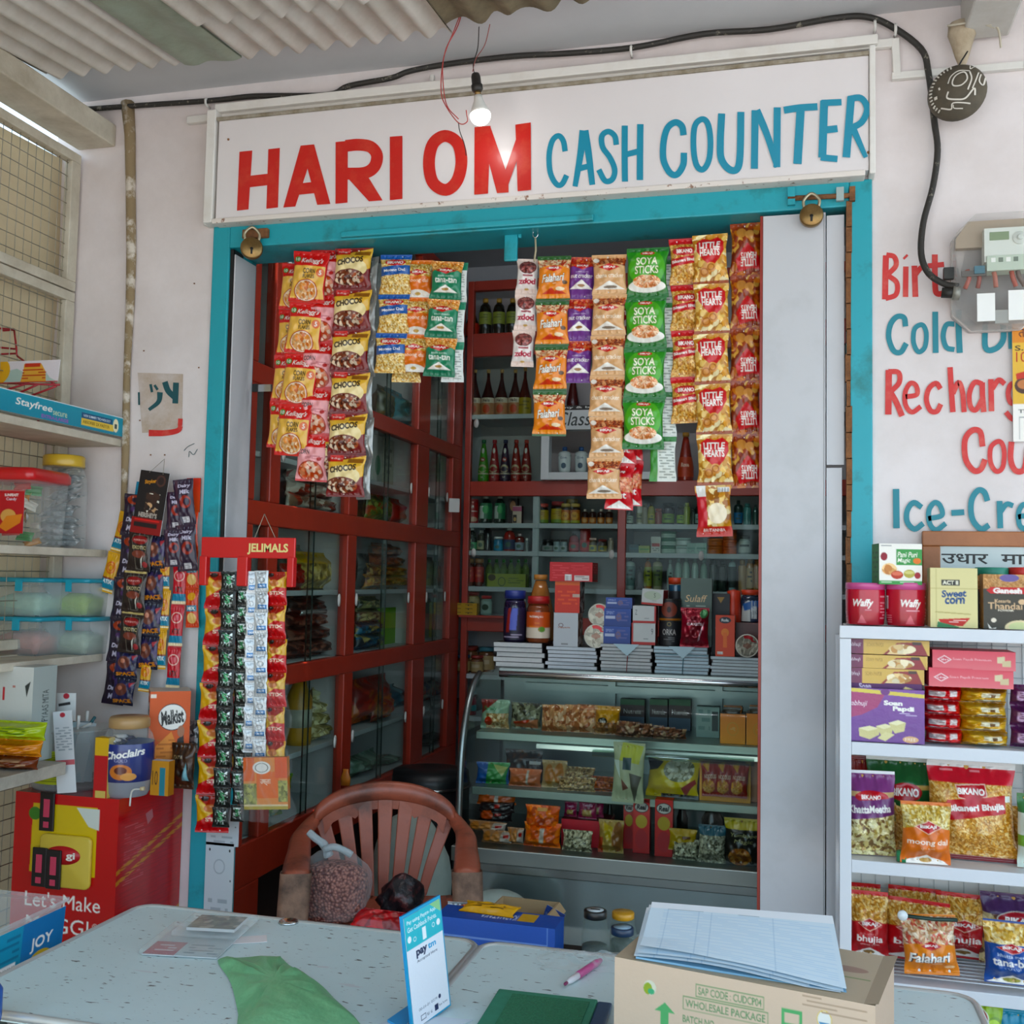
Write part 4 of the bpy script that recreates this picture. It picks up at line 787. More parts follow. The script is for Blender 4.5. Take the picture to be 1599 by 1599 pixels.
ART['tana'] = [('bg', '1f7a55'), ('n', 0, 0, 1, .36, ['d98a3a', 'e8ac60', 'c26a24', 'f0c88e'], .003, .002), ('e', .5, .42, .62, .2, '1f7a55'), ('r', 0, .42, 1, 1, '1f7a55'), ('p', [(.5, .18), (.86, .27), (.5, .36), (.14, .27)], 'c4201f'), ('t', 'BIKAJI', .5, .27, .4, .065, WH, dict(b=.03)), ('t', 'khatta meetha', .5, .41, .5, .045, 'cfe6d8'), ('t', 'tana-tan', .5, .52, .72, .13, WH, dict(b=.012)), ('p', [(.12, .82), (.3, .74), (.5, .64), (.7, .74), (.88, .82)], WH), ('e', .5, .75, .12, .035, 'b08a4a'), ('r', 0, .82, 1, 1, '1c7050')]
ART['greenback'] = [('bg', 'd6d8d4'), ('r', 0, 0, 1, .2, '2a8060'), ('lines', .1, .25, .9, .95, '8f948f', 12)]
ART['white_pink'] = [('bg', 'e7cfc4'), ('r', .0, .3, 1, .85, 'efe4e0'), ('e', .5, .27, .4, .19, '6a2c2a'), ('ne', .5, .27, .36, .16, ['8a3f3c', '5c2322', 'b06a64'], .004, .004), ('r', .28, .48, .75, .53, 'a8555c'), ('t', 'zdod', .5, .66, .8, .17, 'b01c3c', dict(b=.05)), ('e', .5, .86, .1, .025, 'c9a25a')]
ART['falahari'] = [('bg', 'e8862a'), ('n', 0, .07, 1, .42, ['e3b98e', 'f0d5b0', 'c98a5a', 'b8402c'], .007, .0025), ('r', 0, 0, 1, .1, '2c5a28'), ('e', .5, .42, .66, .17, 'e8862a'), ('p', [(.5, .24), (.78, .31), (.5, .39), (.22, .31)], 'c4201f'), ('t', 'BIKAJI', .5, .31, .3, .06, WH, dict(b=.03)), ('t', 'Falahari', .48, .52, .72, .18, WH, dict(b=.02, sh=.3, rot=-.08, o='4a2c14')), ('lines', .3, .64, .6, .66, 'fff0e0', 1), ('e', .86, .62, .08, .045, '5a3a1e'), ('p', [(.15, .86), (.3, .8), (.45, .74), (.55, .8), (.7, .77), (.9, .86)], 'c9381f'), ('e', .72, .76, .14, .04, 'f3dcb8'), ('r', 0, .86, 1, .93, 'e98f38'), ('r', 0, .95, 1, 1, '2c5a28')]
ART['nutcracker'] = [('bg', '6f3a86'), ('n', 0, .0, 1, .3, ['c4301f', 'd85a34', 'a82418', 'e88a5a'], .006, .004), ('e', .5, .36, .64, .14, '6f3a86'), ('p', [(.5, .14), (.86, .235), (.5, .33), (.14, .235)], 'c4201f'), ('t', 'BIKAJI', .5, .235, .44, .065, WH, dict(b=.03)), ('t', 'coated peanut', .5, .38, .5, .035, 'd8c4e0'), ('t', 'nut cracker', .5, .47, .84, .1, WH, dict(b=.01)), ('p', [(.05, .78), (.25, .68), (.5, .56), (.75, .68), (.95, .78)], WH), ('e', .5, .7, .14, .035, '9a6a3a'), ('r', 0, .78, 1, 1, '73408a')]
ART['chana'] = [('bg', 'd9a878'), ('n', .0, .1, 1, .38, ['9a3f22', 'c06236', '7d2c18', 'e0a070'], .004, .003), ('e', .12, .16, .09, .06, 'efe6da'), ('e', .5, .4, .64, .13, 'd9a878'), ('p', [(.5, .26), (.84, .35), (.5, .44), (.16, .35)], 'c4201f'), ('t', 'BIKAJI', .5, .35, .36, .065, WH, dict(b=.03)), ('t', 'chana cracker', .5, .55, .86, .11, 'f6e8d6', dict(b=.008)), ('p', [(.06, .87), (.3, .77), (.5, .68), (.7, .77), (.94, .87)], WH), ('e', .52, .82, .2, .03, '8a7a6a'), ('r', 0, .87, 1, 1, 'dcae80')]
ART['rednut'] = [('bg', 'c71f26'), ('n', 0, .3, 1, .62, ['d8805a', 'c4563a', 'eeb08c'], .006, .004), ('p', [(.5, .1), (.84, .19), (.5, .28), (.16, .19)], 'a81218'), ('t', 'BIKAJI', .5, .19, .36, .06, WH, dict(b=.03)), ('t', 'nut', .5, .7, .5, .12, WH, dict(b=.02)), ('p', [(.06, .97), (.5, .8), (.94, .97)], WH)]
ART['soya'] = [('g', '2f8a26', '1f6a1f'), ('e', .5, .42, .46, .36, '4fa52c'), ('r', 0, 0, 1, .09, '1d6a26'), ('r', 0, .88, 1, 1, '1d6a26'), ('e', .5, .12, .17, .04, 'c4201f'), ('t', 'BIKAJI', .5, .12, .24, .04, WH, dict(b=.03)), ('t', 'SOYA', .5, .285, .54, .155, 'f1f3d2', dict(b=.02, o='3a5a1a')), ('t', 'STICKS', .5, .46, .6, .155, 'f1f3d2', dict(b=.02, o='3a5a1a')), ('e', .5, .77, .47, .12, WH), ('e', .5, .685, .34, .12, 'e0935a'), ('ne', .5, .685, .35, .125, ['e08f58', 'efb488', 'c97038', 'f6d2b0'], .011, .0022)]
ART['soyaback'] = [('bg', 'd9dcd4'), ('r', 0, 0, .3, 1, '3a8a30'), ('r', 0, 0, 1, .12, '2c7a30'), ('lines', .36, .16, .95, .95, '8f968c', 13)]
ART['bikaneri'] = [('n', 0, 0, 1, 1, BHJ, .006, .0022), ('r', 0, 0, 1, .14, 'c4282c'), ('e', .5, .3, .42, .095, 'bf1f26'), ('t', 'BIKANO', .5, .3, .56, .085, WH, dict(b=.03)), ('p', [(0, .46), (1, .38), (1, .55), (0, .63)], 'c2222a'), ('t', 'Bikaneri Bhujia', .5, .505, .9, .085, WH, dict(b=.03, rot=-.09))]
ART['hearts'] = [('g', 'd8a050', 'e0b45c'), ('n', 0, 0, 1, 1, ['d09440', 'ecc472', 'b87a30', 'f8e6b4'], .018, .007), ('p', [(.12, .16), (.3, .08), (.5, .12), (.72, .07), (.9, .17), (.93, .34), (.78, .52), (.55, .68), (.28, .52), (.1, .34)], 'c9161c'), ('t', 'LITTLE', .5, .235, .62, .14, WH, dict(b=.035)), ('t', 'HEARTS', .5, .385, .6, .14, WH, dict(b=.035)), ('e', .32, .76, .16, .1, 'c98a48'), ('e', .52, .68, .15, .1, 'd89a58'), ('ring', .32, .76, .12, .075, 'a8642c', .5), ('ring', .52, .68, .11, .07, 'a8642c', .5), ('r', 0, .93, 1, 1, '9c4a24')]
ART['heartsR'] = [('bg', '9a3c1e'), ('n', 0, 0, 1, 1, ['a0421c', 'c4702e', '8a3014', 'e0ac58'], .02, .008), ('e', .36, .2, .16, .1, 'c98a48'), ('e', .62, .24, .15, .09, 'd89a58'), ('p', [(.3, .92), (.16, .72), (.4, .5), (.55, .4), (.75, .52), (.98, .7), (.95, .9), (.7, .86)], 'c9161c'), ('t', 'HEARTS', .6, .64, .52, .12, WH, dict(b=.03, rot=PI)), ('t', 'LITTLE', .6, .77, .5, .12, WH, dict(b=.03, rot=PI))]
ART['gold'] = [('bg', 'd09a48'), ('n', 0, 0, 1, .8, ['c98a36', 'e8c070', 'a5641f', 'f4e0a8'], .02, .008), ('r', 0, .15, .3, .8, 'c9303a'), ('r', .05, .0, .3, .22, 'e8e4de'), ('bar', .62, .05, .95, .14), ('e', .6, .55, .28, .2, 'f2e2c4'), ('r', 0, .8, 1, 1, 'b8281c'), ('t', 'BRITANNIA', .5, .87, .6, .06, WH)]
ART['stix'] = [('bg', 'd9a436'), ('p', [(.1, .0), (.9, .0), (.95, .2), (.5, .34), (.1, .1)], 'a32318'), ('e', .3, .1, .12, .06, '241812'), ('p', [(.05, .1), (.5, .36), (.95, .12), (.8, .42), (.5, .5), (.2, .4)], 'e6bf62'), ('p', [(0, .72), (.6, .44), (1, .48), (1, 1), (0, 1)], 'c4151a'), ('e', .5, .33, .22, .1, 'c97a4a'), ('t', 'STIX', .62, .62, .62, .1, 'f3d9c0', dict(b=.03))]
ART['blacksachet'] = [('bg', '10100e'), ('r', .12, .1, .88, .9, '1c211d'), ('n', .18, .16, .82, .84, ['151a16', '2f5a40', 'a9b5b0', '0c0d0b', 'd0d8d4', '1a1f1c'], .007, .003), ('t', 'S', .5, .45, .3, .42, '3f8a5c', dict(b=.05)), ('lines', .2, .02, .8, .08, '8a8a80', 1)]  # pale flecks put the foil's white highlights into the colour
ART['whitesachet'] = [('bg', 'c3c6c8'), ('lines', .2, .1, .8, .2, '5a6068', 2), ('ring', .5, .44, .26, .12, '7a828a', .6), ('r', .22, .62, .9, .82, '2f6fa6'), ('t', 'CALDO', .55, .72, .5, .1, 'dfe8f0', dict(b=.03))]
ART['exotic'] = [('bg', '241512'), ('r', .05, 0, .95, .055, 'cdb679'), ('lines', .15, .012, .85, .045, '5c4a28', 1), ('p', [(.2, .12), (.82, .12), (.9, .25), (.78, .6), (.7, .95), (.4, .95), (.32, .6), (.14, .25)], '6f665a'), ('p', [(.22, .135), (.8, .135), (.87, .25), (.76, .58), (.68, .94), (.42, .94), (.34, .58), (.17, .25)], '1c100e'), ('e', .5, .24, .34, .1, '8a1a1c'), ('t', "HERSHEY'S", .5, .24, .5, .05, 'e0a8a0', dict(b=.02)), ('t', 'EXOTIC', .5, .42, .6, .09, 'b5a678', dict(b=.03)), ('e', .5, .58, .3, .09, '7a3a2c'), ('e', .78, .82, .11, .07, '9c3a3c'), ('p', [(.6, .7), (.7, .6), (.62, .93)], 'cfc8bc')]
ART['space'] = [('bg', '14142a'), ('n', 0, .1, 1, .85, ['17183a', '24244e', '3a2c5a', '14142a'], .014, .01), ('e', .42, .45, .28, .22, '6a3a30'), ('e', .36, .4, .1, .08, 'b8745a'), ('p', [(.7, .2), (.95, .15), (.8, .35)], 'a83a44'), ('t', 'SPACE', .5, .86, .8, .13, 'd98a3a', dict(b=.04, rot=-.12))]
ART['silky'] = [('bg', '221428'), ('e', .5, .14, .34, .11, '9c3a22'), ('e', .56, .14, .2, .06, '221428'), ('t', 'Dairy', .5, .62, .62, .13, 'c8bfd2', dict(b=.03, sh=.2)), ('t', 'Milk', .5, .8, .5, .13, 'c8bfd2', dict(b=.03, sh=.2)), ('e', .5, .36, .16, .06, '4a2a5c')]
ART['munch'] = [('bg', 'd9a02c'), ('ring', .5, .38, .36, .15, 'd0642a', .55), ('ring', .5, .38, .22, .09, 'd0642a', .4), ('r', 0, .62, 1, .66, '8a3a1e'), ('r', 0, .66, 1, .9, '1b7f9c'), ('t', 'ATIX', .5, .72, .7, .1, WH, dict(b=.03)), ('r', 0, .92, 1, .95, 'efe0b8')]
ART['redmunch'] = [('bg', 'c4303a'), ('ring', .5, .3, .4, .13, 'efc8b8', .7), ('e', .5, .3, .2, .07, 'd8606a'), ('t', 'ATIX', .5, .62, .6, .13, '1a1a1a', dict(b=.04)), ('r', 0, .72, 1, .9, '1b7fa0'), ('r', 0, .9, 1, .97, 'ecd6ae')]
ART['orangemunch'] = [('bg', 'd8431f'), ('e', .5, .2, .3, .1, 'e8a83a'), ('r', .1, .42, .9, .58, '2a86a0'), ('t', 'MIX', .5, .5, .6, .09, WH, dict(b=.04)), ('e', .5, .75, .35, .14, 'eec27a')]
ART['purplepack'] = [('bg', '2a1630'), ('e', .6, .5, .28, .14, '9c2c20'), ('e', .66, .5, .16, .08, '2a1630'), ('t', 'Dairy', .55, .16, .6, .09, 'c8bfd2', dict(b=.04)), ('t', 'Milk', .6, .28, .5, .09, 'c8bfd2', dict(b=.04)), ('r', .35, .82, .7, .94, 'cdc9cc'), ('lines', .38, .84, .66, .93, '7a7680', 4), ('p', [(.1, 0), (.25, 0), (.25, 1), (.15, 1)], '4a2a3a')]
_PK = {}
def strip_of(key, top, bot, n, wpx, y, label, name='packet_strip', kind='film', t=.034, rz=.12, group='packet strips hanging in the doorway', jit=.05, back='d0d0cc', cat='packet strip', part_='packet', lean=0., keys=None, gap=0., cell=.0016, seal=.055, y1=None):
    """n joined packets hanging from the photo point top down to bot at depth y; each packet is a part"""
    A = at(*top, y=y); B = at(*bot, y=y if y1 is None else y1); d = B-A; Ln = np.linalg.norm(d); h = Ln/n
    w = at(top[0]+wpx/2, (top[1]+bot[1])/2, y=y)[0]-at(top[0]-wpx/2, (top[1]+bot[1])/2, y=y)[0]; w /= max(.8, math.cos(rz))
    root = thing(name, label, cat, A, group=group); rr = random.Random(int(top[0]*7+bot[1]))
    ang = math.atan2(d[0], -d[2]); 
    for i in range(n):
        k = (keys or {}).get(i, key); mk = (k, round(w, 3), round(h, 3), i % 2)
        if mk not in _PK: _PK[mk] = pouch(w, h*(1-gap), t, ART[k], back, kind, seal=seal, seed=i*5+len(_PK), cell=cell, wr=1.25, pinch=.09)
        p = A+d*((i+1)/n)-A
        link(part_, _PK[mk], root, (p[0]+rr.uniform(-1, 1)*.002, p[1]+rr.uniform(-1, 1)*.004, p[2]), (lean+rr.uniform(-.02, .04), -ang+rr.uniform(-.02, .02), rz+rr.uniform(-jit, jit)*1.5))
    return root
D = 'doorway'
strip_of('corn', (466, 412), (440, 700), 4, 46, .075, 'red and yellow cereal packet strip partly hidden behind the leftmost strip', rz=.1)
strip_of('corn', (487, 394), (455, 712), 4, 54, .045, 'leftmost strip of red and yellow cereal packets in the doorway', rz=.08)
strip_of('pinkflake', (508, 390), (486, 752), 5, 46, .065, 'strip of red and pink cereal packets right of the leftmost strip', rz=.2)
strip_of('chocos', (535, 402), (522, 745), 5, 50, .085, 'brown cereal packet strip half hidden behind the chocolate cereal strip', rz=.2)
strip_of('chocos', (553, 388), (540, 776), 6, 58, .055, 'strip of brown and yellow chocolate cereal packets in the doorway', rz=.12)
strip_of('silverback', (579, 402), (567, 780), 6, 27, .075, 'strip of silver packet backs right of the chocolate cereal strip', kind='foil', rz=-.35, t=.02)
strip_of('moong', (620, 398), (609, 583), 3, 48, .05, 'strip of blue and golden fried lentil packets in the doorway', rz=.1)
strip_of('orangedal', (655, 406), (646, 581), 3, 42, .07, 'strip of orange lentil packets between blue strip and green strip', rz=.2)
strip_of('moong', (640, 410), (634, 597), 3, 42, .095, 'strip mostly hidden behind the orange lentil strip with blue end showing', rz=.2)
strip_of('tana', (698, 408), (684, 588), 3, 49, .05, 'strip of dark green and orange snack packets left of centre in the doorway', rz=.1)
strip_of('greenback', (714, 411), (706, 597), 3, 34, .07, 'strip of white packet backs with green bands behind the green strip', rz=.1, t=.012)
strip_of('white_pink', (826, 404), (816, 573), 3, 34, .06, 'strip of pale pink packets with brown balls in the doorway', rz=.15)
strip_of('falahari', (868, 400), (856, 681), 4, 52, .045, 'strip of bright orange snack packets in the doorway', rz=.08)
strip_of('nutcracker', (909, 402), (902, 598), 3, 42, .06, 'strip of purple nut packets in the doorway', rz=.1)
strip_of('chana', (953, 398), (944, 779), 6, 54, .045, 'longest strip of beige chickpea packets in the doorway', rz=.05)
strip_of('rednut', (984, 440), (966, 796), 5, 44, .075, 'strip of red nut packets behind the beige strip with its end below', rz=.1)
strip_of('rednut', (994, 440), (984, 790), 5, 36, .1, 'rear strip of red packets behind beige strip and green strip', rz=.15)
strip_of('soya', (1012, 387), (1004, 702), 4, 66, .045, 'strip of bright green stick snack packets in the doorway', rz=.05)
strip_of('soyaback', (1042, 405), (1034, 752), 5, 42, .075, 'strip of green and white packet backs behind the bright green strip', rz=.1, t=.012)
strip_of('bikaneri', (1068, 374), (1072, 661), 4, 47, .06, 'strip of red and golden fried noodle packets left of gold strip', rz=.05)
strip_of('hearts', (1108, 366), (1117, 838), 6, 56, .04, 'strip of gold biscuit packets with red hearts in the doorway', rz=.02, keys={5: 'gold'}, t=.03)
strip_of('heartsR', (1163, 348), (1166, 762), 5, 50, .06, 'rightmost strip of brown and gold biscuit packets hung upside down', rz=.0, t=.03)
# ---- the red hanger with sachets beside the door
J = thing('sachet_hanger', 'red plastic hanger with slots holding sachet strips beside the door', 'hanger', at(386, 900, y=-.12)); jw = .315; b = MB(); Mj = mat('cf1a1c', .3, coat=.3)
b.box(-jw/2, -.004, .055, jw/2, .004, .118, Mj)
for q in ((-jw/2, -.012, -.03, -jw/2+.025, .06), (-.03, -.012, -.03, .005, .06), (jw/2-.022, -.012, -.03, jw/2, .06)): b.box(q[0], q[1], q[2], q[3], .012, q[4]-.0, Mj)
link('plate', b.mesh(), J, bevel=.003); b = MB(); text_mb(b, 'JELIMALS', mat('ecd98c', .5), lambda u, v: (.0+.135*u, -.0052, .066+.034*v), .035); link('lettering', b.mesh(), J)
b = MB(); b.tube([(.02, 0, .115), (.045, .01, .19)], .0012, M_wire, 5); b.tube([(.045, .01, .19), (.09, 0, .115)], .0012, M_wire, 5); link('string', b.mesh(), J)
HG = 'strips on the red hanger'
strip_of('stix', (346, 893), (331, 1300), 7, 46, -.10, 'left strip of red and yellow corn stick packets on the red hanger', group=HG, rz=.25, t=.03)
strip_of('stix', (366, 900), (352, 1225), 6, 34, -.085, 'red and yellow strip showing between the two black sachet strips', group=HG, rz=.2, t=.02)
strip_of('blacksachet', (359, 892), (345, 1292), 13, 25, -.125, 'wider strip of shiny black sachets on the red hanger', 'sachet_strip', 'foil', .006, .15, HG, part_='sachet', cell=.0014)
strip_of('blacksachet', (379, 893), (371, 1283), 15, 20, -.115, 'narrower strip of black sachets beside the white sachets', 'sachet_strip', 'foil', .005, .1, HG, part_='sachet', cell=.0014)
strip_of('whitesachet', (394, 892), (388, 1175), 8, 15, -.115, 'narrow strip of white sachets left of the wider white strip', 'sachet_strip', 'foil', .004, .3, HG, part_='sachet')
strip_of('whitesachet', (409, 891), (404, 1188), 9, 21, -.122, 'wider strip of white and blue sachets on the red hanger', 'sachet_strip', 'foil', .004, .1, HG, part_='sachet')
strip_of('stix', (431, 893), (429, 1210), 6, 36, -.105, 'right strip of red and yellow corn stick packets on the red hanger', group=HG, rz=-.1, t=.03)
# clear bag with an orange carton hung under the white sachets
bg_ = at(415, 1275, y=-.16); t = thing('hanging_bag', 'crumpled clear bag holding an orange pack below the white sachets', 'bag', bg_, rz=.1)
link('orange_pack', carton(.135, .02, .15, [('bg', 'd88a50'), ('r', 0, 0, .26, .45, 'd9622c'), ('r', .3, .28, .8, .78, 'dd6a30'), ('e', .42, .2, .2, .12, 'e6e2da'), ('ring', .42, .2, .15, .09, '6a6a60', .75), ('r', .72, .0, 1, .4, 'd9582a'), ('n', 0, .5, .3, .9, ['8a8a4a', 'a8a45a', '6a6a34'], .01, .004), ('n', .78, .45, 1, .85, ['8a8a4a', 'a8a45a', '6a6a34'], .01, .004), ('t', 'उस्ता', .5, .48, .24, .12, 'f0d8c0', dict(b=.02)), ('r', 0, .9, 1, .93, 'd8c49a'), ('r', 0, .93, 1, 1, 'a8923a')], 'c9783e', 'c9783e').copy(), t, (0, 0, .02), (0, -.06, 0))
def wrapmesh(pts_fn, nu, nv, m): return MB().grid(pts_fn, nu, nv, m).mesh()
Mpl = mat('e9edec', .14, trans=.03, bump=.5, bscale=28)
link('clear_film', wrapmesh(lambda u, v: ((u-.5)*(.14+.03*(v < .3))*(1-.25*max(0, v-.55))+.01*math.sin(v*19), -.012-.02*math.sin(PI*u)+.006*math.sin(u*31+v*23), -.01+v*.40), 20, 30, Mpl), t)
# ---- chocolate strips on the wall
WG = 'chocolate strips on the wall'
def wallcard(px, w_, h_, ops, lb, y, rot): 
    p = at(*px, y=y); return solo('hang_card', card(w_, h_, ops, .002, back='3a2a2a'), lb, 'card', p, rot=rot)
wallcard((217, 830), .07, .16, [('bg', '1f86a6'), ('t', 'KIT', .5, .12, .6, .1, WH)], 'teal hanging card at the left behind the black chocolate card', -.012, (0, .12, 0))
wallcard((301, 800), .05, .11, [('g', 'd8301c', 'e0562a')], 'orange red hanging card at right behind the purple packets', -.012, (0, 0, 0))
strip_of('munch', (198, 800), (166, 925), 2, 21, -.03, 'short yellow and teal chocolate strip at the far left of the cluster', 'chocolate_strip', 'film', .012, .1, WG, part_='bar_packet')
strip_of('silky', (213, 772), (174, 1100), 5, 32, -.05, 'long dark purple chocolate strip along the left of the cluster', 'chocolate_strip', 'film', .014, .1, WG, part_='bar_packet')
strip_of('orangemunch', (300, 800), (299, 980), 3, 20, -.035, 'orange chocolate strip at the right edge of the cluster', 'chocolate_strip', 'film', .012, .1, WG, part_='bar_packet')
strip_of('munch', (262, 860), (250, 1045), 3, 16, -.05, 'yellow and teal chocolate strip in the middle of the cluster', 'chocolate_strip', 'film', .01, .1, WG, part_='bar_packet')
strip_of('redmunch', (281, 880), (271, 1076), 3, 20, -.04, 'red and teal chocolate strip right of the yellow one', 'chocolate_strip', 'film', .012, .1, WG, part_='bar_packet')
strip_of('purplepack', (272, 768), (272, 885), 2, 26, -.06, 'narrow dark purple strip beside the black card', 'chocolate_strip', 'film', .012, .1, WG, part_='bar_packet')
strip_of('purplepack', (287, 748), (293, 892), 2, 30, -.055, 'pair of large dark purple chocolate packets at upper right of the cluster', 'chocolate_strip', 'film', .018, .1, WG, part_='bar_packet')
strip_of('space', (246, 835), (228, 1045), 4, 32, -.06, 'navy chocolate strip right of the black and red strip', 'chocolate_strip', 'film', .014, .1, WG, part_='bar_packet')
strip_of('space', (202, 1015), (190, 1100), 2, 34, -.058, 'lower navy chocolate pair under the black and red strip', 'chocolate_strip', 'film', .014, .1, WG, part_='bar_packet')
strip_of('exotic', (220, 828), (200, 1020), 3, 36, -.075, 'strip of black and red chocolate packets with cream bars', 'chocolate_strip', 'film', .012, .1, WG, part_='bar_packet')
strip_of('munch', (231, 1030), (224, 1080), 1, 17, -.055, 'single teal and yellow packet below the navy strip', 'chocolate_strip', 'film', .012, .1, WG, part_='bar_packet')
t = thing('hang_card', 'black chocolate hanging card with red clip below a wall nail', 'card', at(231, 812, y=-.075), rot=(0, .13, 0), group=None)
link('card', card(.105, .155, [('bg', '17100f'), ('t', 'Strykers', .42, .22, .44, .1, 'd9902f', dict(b=.03, sh=.2, rot=-.2)), ('e', .74, .18, .16, .12, '4a2c24'), ('e', .74, .18, .1, .08, '241513'), ('p', [(.3, .9), (.36, .5), (.5, .4), (.75, .46), (.8, .9)], '3a2218'), ('n', .32, .45, .78, .84, ['e9e0d0', '3a2218', 'c9a078', '241512'], .016, .009), ('t', "HERSHEY'S", .47, .9, .62, .1, 'b9aca0', dict(b=.04))], .002), t)
link('red_clip', card(.11, .05, [('bg', '8e1a18'), ('r', .1, .1, .9, .18, 'd82a26'), ('r', .1, .3, .85, .58, '1c0d0d')], .004), t, (0, -.004, -.045))
b = MB(); b.tube([(-.02, -.002, .15), (.005, .03, .20), (.03, -.002, .15)], .001, M_wire, 4); link('string', b.mesh(), t)
t = solo('silver_packet', pouch(.055, .10, .02, [('n', 0, 0, 1, 1, ['b9bcc0', '55585c', 'e6e8ea', '8a8d90'], .015, .006)], kind='foil'), 'crumpled silver packet hanging right of the orange cracker box', 'packet', at(297, 1175, y=-.03))
# ================================================================== goods on the right rack
RG = 'goods on the display rack'
def rest(x0, x1, ytop, z, y):
    """centre, width and height of something standing on level z at depth y between two photo columns"""
    pm = (x0+x1)/2; yb = 800
    for _ in range(6):
        a = at(x0, yb, y=y); c = at(x1, yb, y=y); m = (np.array(a)+c)/2; yb += (m[2]-z)*F_PX/3
    return (a[0]+c[0])/2, c[0]-a[0], at(pm, ytop, y=y)[2]-z
def stand(name, px0, px1, ytop, z, y, maker, label, cat, group=RG, rz=0., lean=0., **kw):
    x, w, h = rest(px0, px1, ytop, z, y)
    return solo(name, maker(w, h), label, cat, (x, y, z), rot=(lean, 0, rz), group=group)
Z0, Z1, Z2, Z3, Z4 = 1.402, 1.118, .834, .568, .25
# tins
for (a, c), lb, off in (((1322, 1385), 'left red wafer tin with pink lid on top of the rack', .42), ((1386, 1450), 'right red wafer tin with pink lid on top of the rack', .48)):
    x, w, h = rest(a, c, 910, Z0, -.2); r = w/2; t = thing('wafer_tin', lb, 'tin', (x, -.2+r, Z0), group=RG)
    ops = [('bg', 'b3122a'), ('g', 'bd1630', 'a80f24'), ('t', 'Waffy', off+.05, .42, .17, .26, WH, dict(b=.03, sh=.25)), ('lines', off-.02, .58, off+.12, .62, 'e8a8b0', 1), ('p', [(off+.0, .95), (off+.04, .7), (off+.08, .95)], 'd86a74'), ('bar', off-.2, .2, off-.16, .55), ('lines', off-.22, .65, off-.12, .95, 'd88a94', 5), ('lines', off+.2, .2, off+.27, .95, 'd88a94', 9)]
    link('body', turned([(r*.98, h*.86), (r, h*.8), (r, h*.3), (r*.95, .004), (r*.93, 0)], ops), t)
    b = MB(); b.lathe([(0, h), (r*.99, h), (r*1.01, h-.004), (r*1.01, h*.84), (r*.9, h*.84)], mat('c9508c', .35, coat=.2), 28); link('lid', b.mesh(), t)
PP = [('bg', 'ece6dc'), ('r', .4, .14, 1, .52, '3f8f46'), ('t', 'Pani Puri', .66, .27, .46, .13, 'f2eee0', dict(sh=.2, b=.01)), ('t', 'Magic', .58, .42, .3, .13, 'f2eee0', dict(sh=.2, b=.01)), ('e', .88, .42, .09, .07, 'e0762c'), ('e', .12, .32, .08, .1, '8e2430'), ('lines', .05, .05, .3, .1, '8a8a8a', 1), ('e', .26, .66, .2, .13, 'e9dcc4'), ('ne', .24, .62, .17, .14, ['d9a062', 'eec890', 'c9844a'], .012, .01), ('e', .42, .76, .14, .1, 'b5402c'), ('e', .42, .73, .12, .05, 'd8745a'), ('e', .7, .73, .13, .1, 'b0a44a'), ('e', .7, .7, .11, .04, 'cfc67a'), ('e', .89, .77, .07, .08, 'a02c34'), ('r', 0, .9, 1, 1, '3f8f46'), ('lines', .05, .93, .95, .97, 'd8e8d0', 1)]
stand('snack_box', 1372, 1441, 849, Z0+.103, -.2, lambda w, h: carton(w, .075, h, PP, [('bg', '2f7338'), ('lines', .15, .2, .85, .9, '1c4a22', 6)], 'e6e2d8'), 'white and green snack box standing on the two red tins', 'box', rz=.16)
CORN = [('bg', 'd9cd96'), ('r', .12, .02, .14, .98, 'b8aa72'), ('r', 0, .34, 1, .352, 'b5a66c'), ('r', .24, .2, .62, .3, '2a2a26'), ('t', 'ACT II', .43, .25, .33, .07, 'e9e4cc', dict(b=.04)), ('t', 'Sweet', .5, .43, .52, .12, '23497c', dict(b=.04, rot=-.05, sh=.1)), ('t', 'corn', .52, .55, .42, .11, '23497c', dict(b=.04, rot=-.05, sh=.1)), ('p', [(.1, .75), (.12, .73), (.86, .76), (.84, .78)], 'b5a66c'), ('p', [(.18, .86), (.84, .83), (.68, .97), (.24, .95)], 'c23a34'), ('p', [(.16, .9), (.6, .98), (.6, 1), (.14, 1)], '3a7a4c'), ('lines', .4, .87, .75, .92, 'f0d8d0', 2)]
stand('popcorn_pack', 1453, 1527, 887, Z0, -.21, lambda w, h: carton(w, .06, h, CORN, 'cbbd84', 'd5c88e', 'card'), 'cream sweet corn pack standing between red tin and brown box', 'packet')
TH = [('bg', '3a3428'), ('r', 0, 0, 1, .27, 'bd8a55'), ('n', 0, 0, 1, .27, ['b98550', 'c99a66', 'a8743f'], .006, .002), ('e', .6, .07, .22, .07, '6a5a94'), ('r', .16, .24, 1, .36, 'c22a2c'), ('p', [(.08, .3), (.18, .24), (.18, .36)], 'c22a2c'), ('t', 'Ganesh', .56, .3, .66, .1, 'f0e6e0', dict(b=.05)), ('t', 'Kesaria', .45, .49, .36, .06, 'd8b48c', dict(b=.02)), ('t', 'Thandai', .5, .58, .78, .12, 'd8b48c', dict(b=.01)), ('t', 'POWDER', .52, .66, .36, .03, 'e8dcc8', dict(b=.03)), ('e', .24, .84, .06, .04, 'e9dcc8'), ('e', .88, .5, .08, .05, 'd8b48c'), ('e', .85, .97, .36, .14, 'e2cfa4'), ('e', .85, .95, .27, .09, 'cfd29a'), ('p', [(.1, .9), (.2, .99), (.3, .97), (.28, 1), (.14, 1)], 'f0e8dc')]
stand('drink_mix_box', 1536, 1604, 897, Z0, -.21, lambda w, h: carton(w, .05, h, TH, 'a8794a', 'b98550'), 'dark brown and tan drink powder box at right end of the rack top', 'box')
